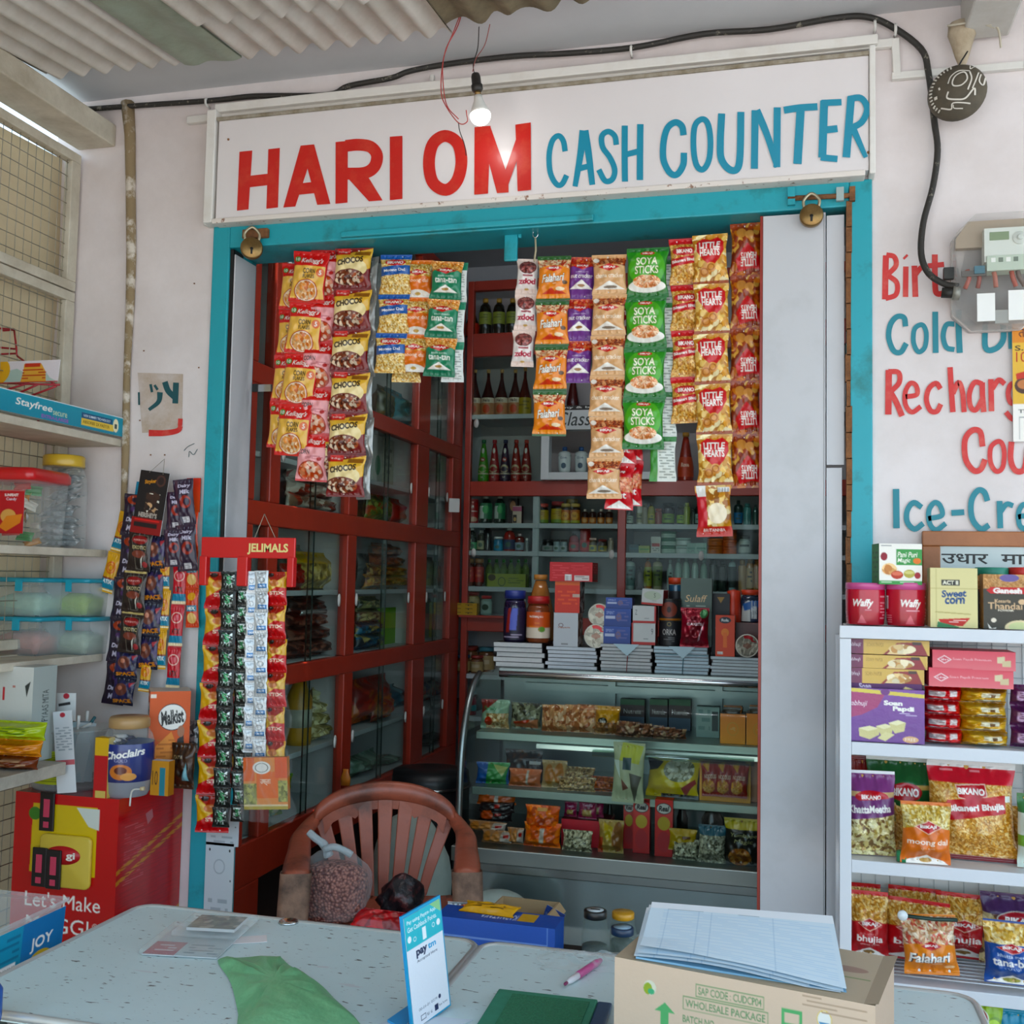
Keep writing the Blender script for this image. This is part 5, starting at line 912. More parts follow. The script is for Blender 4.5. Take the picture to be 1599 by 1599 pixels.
stand('drink_mix_box', 1527, 1560, 899, Z0, -.14, lambda w, h: carton(w, .05, h, TH, 'a8794a', 'b98550'), 'second dark brown drink powder box just behind the front one', 'box')
for a, c, yt, col, lb in ((1526, 1580, 886, '1f7d66', 'green lidded jar behind the brown drink powder box'), (1579, 1632, 886, 'c4261f', 'red lidded jar behind the brown box at the picture edge')):
    x, w, h = rest(a, c, yt, Z0, -.12); t = thing('plastic_jar', lb, 'jar', (x, -.085, Z0), group=RG); r = w*.5
    link('body', MB().lathe([(r*.9, 0), (r*.95, .01), (r*.95, h-.02), (r*.8, h-.014)], mat('5a4a3a', .4), 20).mesh(), t); link('lid', MB().lathe([(r*.98, h-.02), (r, h-.016), (r, h-.002), (r*.96, h), (0, h)], mat(col, .4), 24).mesh(), t)
# second tier: long golden packs, purple sweet box, pink boxes, red and yellow packs
GP = [('bg', 'd2ab58'), ('r', 0, 0, .22, 1, '6e1f4a'), ('t', 'Prabhuji', .1, .4, .18, .3, 'e8d8e0', dict(sh=.2)), ('t', 'SOAN PAPDI', .36, .35, .2, .25, 'a8843c', dict(b=.02)), ('p', [(.45, 1), (.62, .2), (.9, .1), (.98, 1)], '8e1a22'), ('p', [(.5, .95), (.62, .3), (.78, .4), (.72, .95)], 'e8c890'), ('ne', .68, .6, .16, .32, ['e6c58a', 'c08a4a', 'f3e2bc'], .012, .009), ('r', .8, .1, .9, .3, '3a1c18')]
for k, (ya, yb, x1, lb) in enumerate(((998, 1022, 1452, 'topmost of three long golden sweet packs on the rack'), (1022, 1044, 1449, 'middle of three long golden sweet packs on the rack'), (1043, 1068, 1444, 'lowest of three long golden sweet packs on the rack'))):
    x, w, h = rest(1320, x1, ya, Z1, -.225); zb = at(1385, yb, y=-.225)[2]; solo('sweet_pack', pouch(h-(zb-Z1), w, .05, 'd2ab58', 'a8843c').copy() if False else carton(w, .10, h-(zb-Z1)-.002, GP, '8e1a22', 'd2ab58', 'film', sideR='8e1a22'), lb, 'packet', (x, -.225, zb), rz=.03*(k-1), group=RG, bevel=.006)
x, w, h = rest(1322, 1440, 1066, Z1, -.225); zb = at(1385, 1082, y=-.225)[2]
solo('sweet_pack', carton(w, .11, h-(zb-Z1)-.001, [('bg', '55265c'), ('t', 'Soan', .25, .4, .16, .6, 'd8c8dc', dict(b=.03)), ('p', [(.7, 1), (.78, .3), (.92, .6), (.9, 1)], 'd8c48a')], '4a2050', '55265c'), 'thin purple sweet pack lying on the large purple sweet box', 'packet', (x, -.225, zb), group=RG)
SP = [('g', '7c4a98', '6a3d88'), ('p', [(0, .05), (.5, .1), (.4, .35), (.2, .5), (0, .58)], 'a3406e'), ('p', [(0, 0), (1, .08), (1, .15), (0, .07)], 'd9c45a'), ('e', .5, .06, .06, .06, '6a2a78'), ('t', 'Prabhuji', .13, .3, .28, .12, 'ecdce4', dict(sh=.25)), ('t', 'Soan', .6, .26, .24, .09, WH, dict(b=.05)), ('t', 'Papdi', .73, .37, .27, .11, WH, dict(b=.05)), ('lines', .68, .44, .9, .5, 'd8c8e4', 2), ('p', [(.16, .75), (.3, .7), (.42, .74), (.42, .86), (.3, .95), (.17, .9)], 'cfc48a'), ('p', [(.16, .75), (.3, .7), (.42, .74), (.28, .8)], 'e6deb0'), ('p', [(.38, .7), (.5, .65), (.6, .69), (.58, .84), (.46, .9)], 'cfc48a'), ('p', [(.38, .7), (.5, .65), (.6, .69), (.48, .75)], 'e6deb0'), ('p', [(.54, .63), (.66, .57), (.76, .61), (.74, .77), (.62, .82)], 'd2c78e'), ('p', [(.54, .63), (.66, .57), (.76, .61), (.64, .67)], 'e9e2b6'), ('p', [(.4, .92), (.5, .8), (.62, .84), (.5, .97)], 'd8cf98'), ('e', .82, .92, .1, .06, 'd9a878'), ('t', 'FREE', .82, .92, .14, .06, 'f0e0d0')]
stand('sweet_box', 1322, 1444, 1076, Z1, -.245, lambda w, h: carton(w, .06, h, SP, '4f2a66', '6a3d88', 'film', sideR='4f2a66'), 'large purple sweet box with white cubes printed on the front', 'box')
PK = [('g', 'd85a66', 'e07a80'), ('p', [(.06, .5), (.15, .28), (.24, .5), (.15, .72)], 'efd8d8'), ('p', [(.08, .5), (.15, .33), (.22, .5), (.15, .67)], 'd2606a'), ('t', 'Haldirams', .15, .5, .1, .1, 'f4e4e4'), ('t', 'Soan Papdi Premium', .48, .48, .46, .16, 'eaa8ac', dict(b=.02)), ('p', [(.78, .3), (.87, .25), (.87, .6), (.78, .6)], 'd9c8a4'), ('p', [(.84, .5), (.94, .45), (.94, .78), (.84, .78)], 'cfbb94')]
for ya, yb, a, c, lb in ((1016, 1046, 1457, 1587, 'upper pink sweet box lying on another pink box'), (1044, 1074, 1451, 1584, 'lower pink sweet box lying on red and yellow packs')):
    x, w, h = rest(a, c, ya, Z1, -.23); zb = at((a+c)/2, yb, y=-.23)[2]; solo('sweet_box', carton(w, .12, h-(zb-Z1)-.001, PK, 'c94a58', 'd4606a'), lb, 'box', (x, -.23, zb), rz=-.03 if ya < 1030 else .02, group=RG)
zt = at(1520, 1076, y=-.23)[2]-Z1; hh = zt/4; nm = ('topmost', 'second', 'third', 'lowest')
RP = [('bg', 'c4161c'), ('r', .08, .25, .5, .6, 'cfc8c4'), ('r', .62, .2, .82, .6, 'd8d0cc'), ('r', .1, .72, .6, .9, 'aeb4b4'), ('lines', .1, .3, .48, .55, '8a5050', 3)]
YP = [('bg', 'c99426'), ('n', 0, 0, 1, 1, ['c58f22', 'dcae44', 'b07a18'], .02, .008), ('r', .4, .25, .8, .55, 'd9d2b8'), ('r', .3, .7, .85, .9, 'b9c0b4'), ('r', .6, .35, .7, .55, '6a4a28')]
for k in range(4):
    z = Z1+(3-k)*hh
    for a, c, op, cl in ((1448, 1505, RP, 'red'), (1505, 1577, YP, 'yellow')):
        x, w, h = rest(a, c, 1100, Z1, -.235); me = pouch(w*1.03, hh*.98, .09, op, '9a7a30' if cl == 'yellow' else 'a81218', seal=.02, pinch=.02, seed=k)
        solo('biscuit_pack', me, f'{nm[k]} {cl} biscuit pack in the stack under the pink boxes', 'packet', (x+.002*math.sin(k*5), -.19, z), rz=.04*math.sin(k*9+len(cl)), group=RG)
for k in range(3):
    x, w, h = rest(1583, 1640, 1100, Z1, -.23); solo('biscuit_pack', pouch(w, .05, .07, [('bg', '55204e'), ('r', .15, .3, .5, .7, 'c9a8c4'), ('lines', .2, .35, .5, .65, '6a3a5e', 3)], '4a1c44', seal=.03, pinch=.03), f'{("lowest", "middle", "topmost")[k]} purple pack in the stack at the picture edge', 'packet', (x, -.19, Z1+k*.05), group=RG)
# third tier of snack pouches
def pch(ops, t_, back='c8a060', **k): return lambda w, h: pouch(w, h, t_, ops, back, **k)
GRN = [('bg', '1f5a2c'), ('n', .0, .55, 1, 1, BHJ, .006, .0018), ('r', 0, 0, 1, .05, 'e4e4de'), ('r', 0, .28, 1, .33, 'c9a05a'), ('e', .55, .36, .25, .1, 'b01c26'), ('t', 'BIKANO', .55, .36, .4, .09, WH, dict(b=.03)), ('p', [(.1, .62), (.7, .45), (1, .42), (1, .6), (.1, .72)], '1f5a2c'), ('t', 'Bhujia', .75, .53, .42, .09, WH, dict(b=.03, rot=-.08))]
KM = [('bg', '7a3a72'), ('n', 0, .5, 1, 1, ['cdbb7c', 'e9deae', 'a8904e', 'd8cc92', '7a5a34'], .008, .0035), ('r', 0, 0, 1, .04, 'e4e0e0'), ('r', 0, .24, 1, .3, 'c9a878'), ('e', .5, .3, .34, .075, 'b8242c'), ('t', 'BIKANO', .48, .3, .4, .05, WH, dict(b=.02)), ('p', [(0, .36), (1, .3), (1, .5), (0, .58)], '6a2f68'), ('t', 'KhattaMeetha', .46, .44, .84, .09, WH, dict(b=.03, rot=-.06))]
MD = [('bg', 'd9702e'), ('n', 0, .06, 1, .52, ['c9a44a', 'e2c878', 'b08a34', 'f0e0a8'], .005, .0022), ('e', .5, .56, .62, .2, 'd9702e'), ('p', [(.5, .26), (.78, .37), (.5, .49), (.22, .37)], 'efc8b0'), ('p', [(.5, .275), (.75, .37), (.5, .475), (.25, .37)], 'b8202a'), ('t', 'BIKAJI', .5, .37, .34, .065, WH, dict(b=.04)), ('t', 'moong dal', .5, .62, .84, .11, 'f6e4d2', dict(b=.012)), ('t', 'मूँग दाल', .5, .71, .3, .05, 'f3d2b4'), ('p', [(.04, 1), (.16, .93), (.38, .88), (.5, .83), (.62, .88), (.84, .93), (.96, 1)], WH), ('e', .5, .93, .12, .04, 'c9a060')]
BB = [('bg', 'c02c38'), ('n', 0, .22, 1, 1, BHJ, .006, .0017), ('r', 0, 0, 1, .08, 'e6e2de'), ('r', 0, .08, 1, .23, 'c8343e'), ('lines', .15, .1, .6, .14, 'e08a90', 1), ('p', [(.3, .24), (.66, .22), (.68, .34), (.5, .4), (.34, .37)], 'e9c8b4'), ('p', [(.315, .25), (.65, .23), (.67, .335), (.5, .385), (.345, .36)], 'b8202a'), ('t', 'BIKANO', .49, .3, .32, .065, WH, dict(b=.04)), ('p', [(.2, .4), (.9, .32), (.9, .5), (.2, .6)], 'bd222c'), ('p', [(0, .45), (.2, .42), (.2, .62), (0, .6)], 'bd222c'), ('t', 'Bikaneri Bhujia', .55, .465, .68, .085, WH, dict(b=.04, rot=-.09)), ('r', .9, .33, .96, .39, 'e8efe4'), ('r', 0, .95, 1, 1, '7a1c22')]
stand('snack_pouch', 1326, 1372, 1180, Z2, -.08, pch([('bg', '7a1c1c'), ('ring', .8, .3, .3, .12, 'd8c0b8', .9), ('t', 'B', .8, .3, .2, .1, 'd8c0b8')], .05), 'dark red pouch at the rear left corner behind the purple pouch', 'pouch')
stand('snack_pouch', 1352, 1462, 1182, Z2, -.10, pch(GRN, .07, seed=2), 'dark green noodle snack pouch standing behind the orange pouch', 'pouch', rz=-.05)
stand('snack_pouch', 1318, 1400, 1204, Z2, -.20, pch(KM, .07, seed=5), 'purple pouch of pale puffed mix at the left of the third tier', 'pouch', rz=.1, lean=-.05)
stand('snack_pouch', 1449, 1588, 1188, Z2, -.17, pch(BB, .075, seed=7), 'large red pouch of noodle snack in the middle of the third tier', 'pouch', rz=-.04, lean=-.05)
stand('snack_pouch', 1395, 1452, 1250, Z2, -.13, pch([('n', 0, 0, 1, 1, BHJ, .005, .0016)], .05, seed=11), 'plain golden pouch squeezed between purple and orange pouches', 'pouch')
stand('snack_pouch', 1570, 1640, 1260, Z2, -.09, pch([('n', 0, 0, 1, 1, BHJ, .005, .0016), ('r', 0, .93, 1, 1, '1c4a2a')], .07, seed=9), 'plain golden pouch behind the large red pouch at the right', 'pouch')
stand('snack_pouch', 1406, 1486, 1252, Z2, -.245, pch(MD, .06, seed=3), 'orange lentil pouch standing in front on the third tier', 'pouch', rz=.06)
stand('snack_pouch', 1588, 1660, 1240, Z2, -.2, pch([('bg', 'cfd8cc'), ('r', 0, 0, 1, .25, '2f6a34'), ('r', 0, .55, .5, .7, '6f9a3a')], .06, seed=4), 'white and green pouch cut by the picture edge on the third tier', 'pouch')
x, w, h = rest(1400, 1420, 1336, Z2, -.24); solo('bottle_cap', MB().lathe([(w*.5, 0), (w*.5, .02), (w*.45, .024), (0, .024)], mat('2c8a5a', .4), 16).mesh(), 'small green cap lying between purple and orange pouches', 'cap', (x, -.235, Z2), group=RG)
# fourth tier
def RB(off): return [('bg', 'b81a20'), ('n', 0, .06, 1, .46, BHJ, .007, .002), ('r', 0, 0, 1, .07, 'c41c22'), ('e', .5, .52, .64, .1, 'b81a20'), ('p', [(.5, .36), (.82, .46), (.5, .57), (.18, .46)], 'efc8b0'), ('p', [(.5, .375), (.79, .46), (.5, .555), (.21, .46)], 'b8141e'), ('t', 'BIKAJI', .5, .46, .42, .07, WH, dict(b=.04)), ('t', 'bikaneri', .45, .6, .4, .03, 'e08a88'), ('t', 'bhujia', .5, .69, .68, .13, WH, dict(b=.02)), ('t', 'बीकानेरी भुजिया', .5, .77, .5, .04, 'e8b8b4'), ('p', [(.04, .96), (.3, .88), (.5, .82), (.7, .88), (.96, .96)], WH), ('e', .5, .9, .14, .03, '8a6a3a')]
FL = [('bg', 'e0822a'), ('n', 0, .04, 1, .55, ['d9b48c', 'f0dcc0', 'c08a5e', 'c4584a'], .011, .0024), ('e', .5, .58, .62, .14, 'e0822a'), ('p', [(.5, .4), (.7, .48), (.5, .56), (.3, .48)], 'b8202a'), ('t', 'BIKAJI', .5, .48, .24, .05, WH, dict(b=.03)), ('t', 'Falahari', .46, .68, .8, .16, '1f2a33', dict(b=.07, sh=.25, rot=-.04)), ('t', 'Falahari', .46, .675, .8, .16, WH, dict(b=.02, sh=.25, rot=-.04)), ('lines', .34, .775, .68, .79, WH, 1), ('t', 'Mix', .5, .84, .14, .035, 'c4501f'), ('e', .82, .84, .1, .03, 'f0c89a')]
TB = [('bg', '1f4a92'), ('n', 0, .04, 1, .42, ['d2a850', 'ecca80', 'b8842e', 'f4e2ae'], .01, .003), ('e', .5, .42, .7, .1, '1f4a92'), ('p', [(.5, .3), (.8, .38), (.5, .47), (.2, .38)], 'e8b8b0'), ('p', [(.5, .31), (.78, .38), (.5, .46), (.22, .38)], 'bd2830'), ('t', 'BIKAJI', .5, .38, .36, .06, WH, dict(b=.03)), ('t', 'khatta meetha', .56, .5, .66, .05, 'd0dcec'), ('t', 'tana-bana', .58, .6, .9, .12, WH, dict(b=.02)), ('t', 'تنا بنا', .5, .69, .3, .05, 'd0dcec'), ('p', [(.04, .98), (.3, .9), (.5, .82), (.7, .9), (.96, .98)], WH), ('e', .5, .92, .16, .04, 'a8a050')]
red4 = [(1326, 1376, 1380, -.06, 'red noodle snack pouch at the far rear left of the fourth tier', 0), (1388, 1470, 1386, -.06, 'red noodle snack pouch at the rear centre behind the orange pouch', -.1), (1462, 1548, 1396, -.08, 'red noodle snack pouch between the orange pouch and blue pouch', -.1), (1326, 1388, 1392, -.15, 'red noodle snack pouch beside the carton at left of the fourth tier', .0), (1378, 1484, 1405, -.14, 'red noodle snack pouch right behind the orange clipped pouch', -.2)]
for k, (a, c, yt, y, lb, rz) in enumerate(red4): stand('snack_pouch', a, c, yt, Z3, y, pch(RB(k), .055, seed=20+k), lb, 'pouch', rz=rz, lean=-.04)
x, w, h = rest(1412, 1500, 1432, Z3, -.24); t = thing('snack_pouch', 'orange pouch closed with a dark clip on the fourth tier', 'pouch', (x, -.225, Z3), rot=(-.06, -.05, .06), group=RG)
link('pack', pouch(w, h, .06, FL, seed=31), t); link('clip', MB().tube([(-w*.5, -.01, h*.985), (-w*.1, -.012, h*.95), (w*.1, -.012, h*.935), (w*.52, -.01, h*.93)], .0045, mat('16352c', .4), 8).mesh(), t); link('clip_disc', MB().lathe([(0, -.003), (.012, -.003), (.012, .003), (0, .003)], mat('dfe3e2', .3), 16, M=Matrix.Translation((-w*.47, -.012, h*.985)) @ Matrix.Rotation(PI/2, 4, 'X')).mesh(), t)
stand('snack_pouch', 1530, 1650, 1396, Z3, -.10, pch([('bg', '452552'), ('r', 0, 0, 1, .2, '452552'), ('n', 0, .28, 1, 1, ['cdbb8c', 'e9deb8', '6a4a3a', 'b89a5e'], .014, .008), ('e', .55, .33, .36, .12, 'c8c0b4'), ('e', .55, .33, .34, .11, 'a8202c'), ('t', 'BIKANO', .55, .33, .5, .09, WH, dict(b=.04))], .06, seed=41), 'dark purple pouch standing behind the blue pouch', 'pouch', rz=-.05)
stand('snack_pouch', 1536, 1622, 1438, Z3, -.235, pch(TB, .06, seed=42), 'blue pouch of yellow fried mix cut by the picture edge', 'pouch', rz=-.05)
# lowest visible tier
stand('snack_pouch', 1400, 1470, 1566, Z4, -.2, pch([('n', 0, 0, 1, 1, BHJ, .008, .003), ('p', [(0, .06), (1, 0), (1, .1), (.6, .2), (0, .1)], '2a4a3a')], .07, seed=51), 'golden pouch with dark green edge on the lowest visible tier', 'pouch', rz=.1)
stand('snack_pouch', 1463, 1568, 1556, Z4, -.22, pch([('bg', '93b81e'), ('n', 0, .05, 1, 1, ['93b81e', 'aacb2c', '7aa018'], .03, .02), ('e', .55, .16, .24, .09, 'd8d8c0'), ('e', .55, .16, .22, .08, 'a3202c'), ('t', 'BIKANO', .55, .16, .34, .05, WH, dict(b=.04))], .07, seed=52), 'bright lime green pouch on the lowest visible tier', 'pouch', rz=-.02)
stand('snack_pouch', 1562, 1650, 1576, Z4, -.2, pch([('bg', '2a8aa8')], .06, seed=53), 'teal pouch at the picture edge on the lowest visible tier', 'pouch')
# ================================================================== left side goods
LG = 'goods on the left side shelves'
M_clear = mat('dfe4e2', .1, trans=.05); M_frost = mat('cfd8d8', .3, trans=.22)
# long blue banner on the edge of the top shelf
BN = [('g', '1593ab', '0f86a0'), ('r', 0, 0, 1, .05, 'd8e4e8'), ('p', [(.03, .55), (.12, .2), (.14, .5), (.2, .95), (.15, .95), (.11, .6)], 'b58a72'), ('e', .135, .33, .014, .17, 'c49a80'), ('e', .135, .2, .014, .08, '3a2a24'), ('t', 'Stayfree', .40, .47, .22, .42, WH, dict(sh=.15, b=.01)), ('t', 'secure', .56, .58, .09, .2, 'd8e0b0'), ('t', 'EXTRA-LARGE', .53, .83, .17, .16, '9a58b0', dict(b=.03)), ('r', .70, .22, .92, .5, '0f4f78'), ('t', 'NEW SUMMER TECHNOLOGY', .81, .36, .19, .12, 'd8e4ec', dict(b=.02)), ('r', .70, .5, .93, .84, 'e6c45a'), ('t', 'ABSORBS 2X FASTER', .805, .66, .19, .16, '8a6a1a', dict(b=.03)), ('e', .945, .5, .02, .34, 'efe6c0'), ('r', .936, .42, .954, .66, '3a4a4a')]
ya, yb = -.72, -.022
solo('shelf_banner', carton(yb-ya, .03, .062, BN, 'cfd8da', 'd8e4e8'), 'long blue printed banner along the edge of the top left shelf', 'banner', (-2.10, (ya+yb)/2, 1.938), PI/2)
# red wire stand with a printed tray card
q0 = at(60, 620, y=-.30); t = thing('wire_stand', 'red wire stand with a white and yellow tray card above the blue banner', 'stand', (q0[0], -.30, 1.945)); Mrw = mat('a8202a', .4); b = MB()
def r3(px, py, y=-.30): a = at(px, py, y=y); return (a[0]-q0[0], a[1]+.30, a[2]-1.945)
P = [r3(-30, 594), r3(92, 600), r3(85, 612), r3(40, 622), r3(-30, 625)]
for a, c in ((r3(-30, 597), r3(93, 601)), (r3(88, 603), r3(38, 622)), (r3(38, 622), r3(-20, 598)), (r3(45, 598), r3(-20, 618)), (r3(60, 600), r3(20, 618))): b.tube([a, c], .0035, Mrw, 6)
for a, c in ((r3(-20, 512), r3(22, 514, -.2)), (r3(22, 514, -.2), r3(27, 556, -.25)), (r3(-20, 518, -.26), r3(22, 515, -.2)), (r3(-20, 541), r3(25, 545, -.2)), (r3(-20, 554), r3(26, 552, -.2)), (r3(27, 556, -.25), r3(85, 600))): b.tube([a, c], .0032, Mrw, 6)
b.tube([(0, 0, 0), (0, .02, .03)], .004, Mrw, 6); link('frame', b.mesh(), t)
a, c = at(-40, 594, y=-.31), at(91, 594, y=-.31); cwid = c[0]-a[0]; hgt = at(60, 562, y=-.31)[2]-at(60, 597, y=-.31)[2]
TC = [('bg', 'd8cfd4'), ('p', [(.2, 1), (.38, .45), (.5, .35), (.6, .55), (.7, .5), (.82, .42), (.9, .8), (1, 1)], 'a9bdb4'), ('e', .22, .45, .2, .7, 'e0a83a'), ('p', [(.58, .15), (.78, .15), (.84, .5), (.86, .95), (.56, .95), (.58, .5)], 'd8a04a'), ('r', .59, .12, .77, .3, 'c03a2a'), ('lines', .57, .4, .85, .9, 'b8402a', 4), ('r', 0, .95, 1, 1, 'b8242c')]
link('tray_card', card(cwid, hgt, TC, .002), t, ((a[0]+c[0])/2-q0[0], -.012, at(60, 597, y=-.31)[2]-1.945), (-.12, 0, 0))
# jars on the second shelf
x, w, h = rest(-22, 73, 735, 1.568, -.24); t = thing('plastic_jar', 'square clear plastic jar with red lid and red label on the side shelf', 'jar', (x, -.24, 1.568), .12, LG)
def rsq(s, r): return [(cx+r*math.cos(a), cy+r*math.sin(a)) for cx, cy, a0 in ((s-r, s-r, 0), (-s+r, s-r, 1), (-s+r, -s+r, 2), (s-r, -s+r, 3)) for a in [(a0+k/4)*PI/2 for k in range(5)]]
def loft(b, secs, m, smooth=True, cap=True):
    n = len(secs[0][0]); vs = [(p[0], p[1], z) for P, z in secs for p in P]; fs = [(i*n+j, i*n+(j+1) % n, (i+1)*n+(j+1) % n, (i+1)*n+j) for i in range(len(secs)-1) for j in range(n)]
    if cap: fs += [tuple(range(n-1, -1, -1)), tuple((len(secs)-1)*n+j for j in range(n))]
    b.add(vs, fs, m, smooth)
s_ = w/2; b = MB(); loft(b, [(rsq(s_*.86, .02), 0), (rsq(s_*.9, .02), .01), (rsq(s_*.98, .02), h*.85)], M_clear); link('body', b.mesh(), t)
b = MB(); loft(b, [(rsq(s_*1.0, .025), h*.84), (rsq(s_*1.04, .025), h*.86), (rsq(s_*1.04, .025), h*.95), (rsq(s_*.98, .025), h)], mat('c81a1e', .3, coat=.3)); link('lid', b.mesh(), t)
link('label', card(s_*1.0, h*.55, [('bg', 'b8141a'), ('t', 'SUNFEAST', .62, .12, .4, .06, WH, dict(b=.03)), ('t', 'Candy', .62, .22, .3, .08, 'd8c8d0', dict(b=.02)), ('e', .55, .6, .22, .16, 'd8a05a'), ('p', [(.3, .85), (.5, .6), (.95, .55), (.9, .75), (.5, .95)], 'e0863a')], .001), t, (s_*.3, -s_*.96, h*.16))
rr = random.Random(2)
for k in range(14):
    link('sweet', pouch(.05, .03, .015, 'cf8a2a 3a8a3a c43a2a d8d2c0 2a7a5a'.split()[k % 5], seal=.15, cell=.006), t, (rr.uniform(-.045, .04), rr.uniform(-.05, .04), .006+.012*k*h*5), (rr.uniform(-1, 1), rr.uniform(-.4, .4), rr.uniform(-1, 1)))
x, w, h = rest(63, 125, 712, 1.568, -.10); t = thing('plastic_jar', 'round clear jar of silver packets with yellow lid on the side shelf', 'jar', (x, -.10, 1.568), 0, LG); r = w/2
b = MB(); b.lathe([(r*.92, 0), (r*.97, .008)]+[(r*(1+.015*(k % 2)), h*(.08+.06*k)) for k in range(10)]+[(r*.98, h*.72), (r*.9, h*.8), (r*.78, h*.86), (r*.78, h*.9)], M_clear, 28); link('body', b.mesh(), t)
b = MB(); b.lathe([(r*.84, h*.88), (r*.86, h*.89), (r*.86, h*.985), (r*.8, h), (0, h)], mat('d0a82a', .35, coat=.3), 28); link('lid', b.mesh(), t)
for k in range(13): link('packet', pouch(r*1.5, r*.8, .02, [('n', 0, 0, 1, 1, ['b9bec0', '6a7072', 'eceeee', '9aa0a2'], .012, .006)], kind='foil', seal=.08, cell=.004), t, (rr.uniform(-.008, .008), -.02+rr.uniform(-.012, .012), .01+k*h*.062), (-1.1+rr.uniform(-.25, .25), rr.uniform(-.2, .2), rr.uniform(-.5, .5)))
q = at(2, 708, y=-.35); t = thing('plastic_jar', 'clear jar with yellow handled lid cut by the left picture edge', 'jar', (q[0]-.05, -.42, 1.568), 0, LG); b = MB(); b.lathe([(.05, 0), (.055, .01), (.055, q[2]-1.568-.06), (.045, q[2]-1.568-.035)], M_clear, 20); link('body', b.mesh(), t)
b = MB(); hz = q[2]-1.568; b.lathe([(.05, hz-.04), (.052, hz-.01), (0, hz-.005)], mat('d6a92e', .35), 20); b.tube(smooth_pts([(.03, -.03, hz-.01), (.05, -.035, hz+.015), (.075, -.03, hz+.01), (.08, -.02, hz-.03)], 4), .006, mat('d6a92e', .35), 8); link('lid', b.mesh(), t)
# blue lidded boxes
for k, (a, c, yt, yb, y, col, lb) in enumerate(((-12, 78, 968, 1036, -.22, 'c07a6a', 'lower left plastic box with blue lid on the side shelf'), (79, 153, 965, 1030, -.12, 'a8b8a0', 'lower right plastic box with blue lid on the side shelf'), (-8, 78, 905, 970, -.22, '9ac0a8', 'upper left plastic box with blue lid on the side shelf'), (76, 150, 905, 968, -.12, '8fae2a', 'upper right plastic box with blue lid and green contents'))):
    x, w, h_ = rest(a, c, 980, 1.232, y+.06); H_ = .120; t = thing('lidded_box', lb, 'box', (x, y+w*.42, 1.232+(H_+.002)*(k // 2)), 0, 'blue lidded plastic boxes')
    s2 = w/2; el = lambda s, r: [(p[0], p[1]*.8) for p in rsq(s, r)]
    b = MB(); loft(b, [(el(s2*.84, .02), 0), (el(s2*.95, .02), H_-.012)], M_frost); link('body', b.mesh(), t, None)
    b = MB(); loft(b, [(el(s2*.97, .02), H_-.014), (el(s2*1.0, .02), H_-.01), (el(s2*1.0, .02), H_-.003), (el(s2*.95, .02), H_)], mat('1a8fa5', .35, coat=.2)); b.box(s2*.1, -s2*.8-.004, H_-.042, s2*.32, -s2*.8+.002, H_-.006, mat('1a9ab0', .35)); link('lid', b.mesh(), t)
    b = MB(); loft(b, [(el(s2*.7, .02), .003), (el(s2*.78, .025), H_*.45), (el(s2*.4, .02), H_*.6)], mat(col, .5, noise=.6, nscale=30, bump=.4)); link('contents', b.mesh(), t)
# carton with marker writing and bright packets on the lowest shelf
x, w, h = rest(-60, 46, 1040, .95, -.42); solo('marked_carton', carton(w, .10, h, [('bg', 'c8c8c2'), ('r', .56, .22, .59, .36, 'b8353a'), ('lines', .7, .2, .74, .3, 'b87a70', 2), ('p', [(.88, .2), (.91, .32), (.96, .15)], '2a2f2c')], 'a9aca6', 'b8b8b2', sideR=[('bg', 'a8b0ac'), ('t', 'PYAAS MITA', .55, .42, .9, .10, '22302e', dict(rot=-PI/2))]), 'pale carton with black marker writing at the left edge', 'carton', (x, -.42, .951), .0, LG)
zz = .951
for col, hh_, ops_, lb, wd in (('6a3018', .035, [('bg', '6a3018'), ('lines', .1, .2, .9, .8, 'b08a6a', 2)], 'dark brown packet lowest in the pile at the left edge', 0), ('c97a22', .045, [('bg', 'c97a22'), ('lines', .1, .2, .9, .8, 'a85a18', 3)], 'orange packet in the middle of the pile at the left edge', 6), ('9aa822', .05, [('bg', '9cae24'), ('lines', .2, .3, .8, .7, '4a6a1a', 3)], 'lime green packet on top of the pile at the left edge', 12)):
    x, w, h = rest(-40, 50+wd, 1100, zz, -.52); solo('flat_packet', pouch(w, hh_, .08, ops_, col, seal=.05, pinch=.03), lb, 'packet', (x, -.50, zz), rz=.05, group=LG); zz += hh_
solo('paper_stack', MB().box(-.13, -.10, 0, .11, .10, .012, mat('c9c6bc', .8)).box(-.12, -.11, .012, .10, .09, .02, mat('b9b6ac', .8)).mesh(), 'stack of white papers on the lowest left shelf', 'papers', (-2.13, -.74, .951), .1, LG)
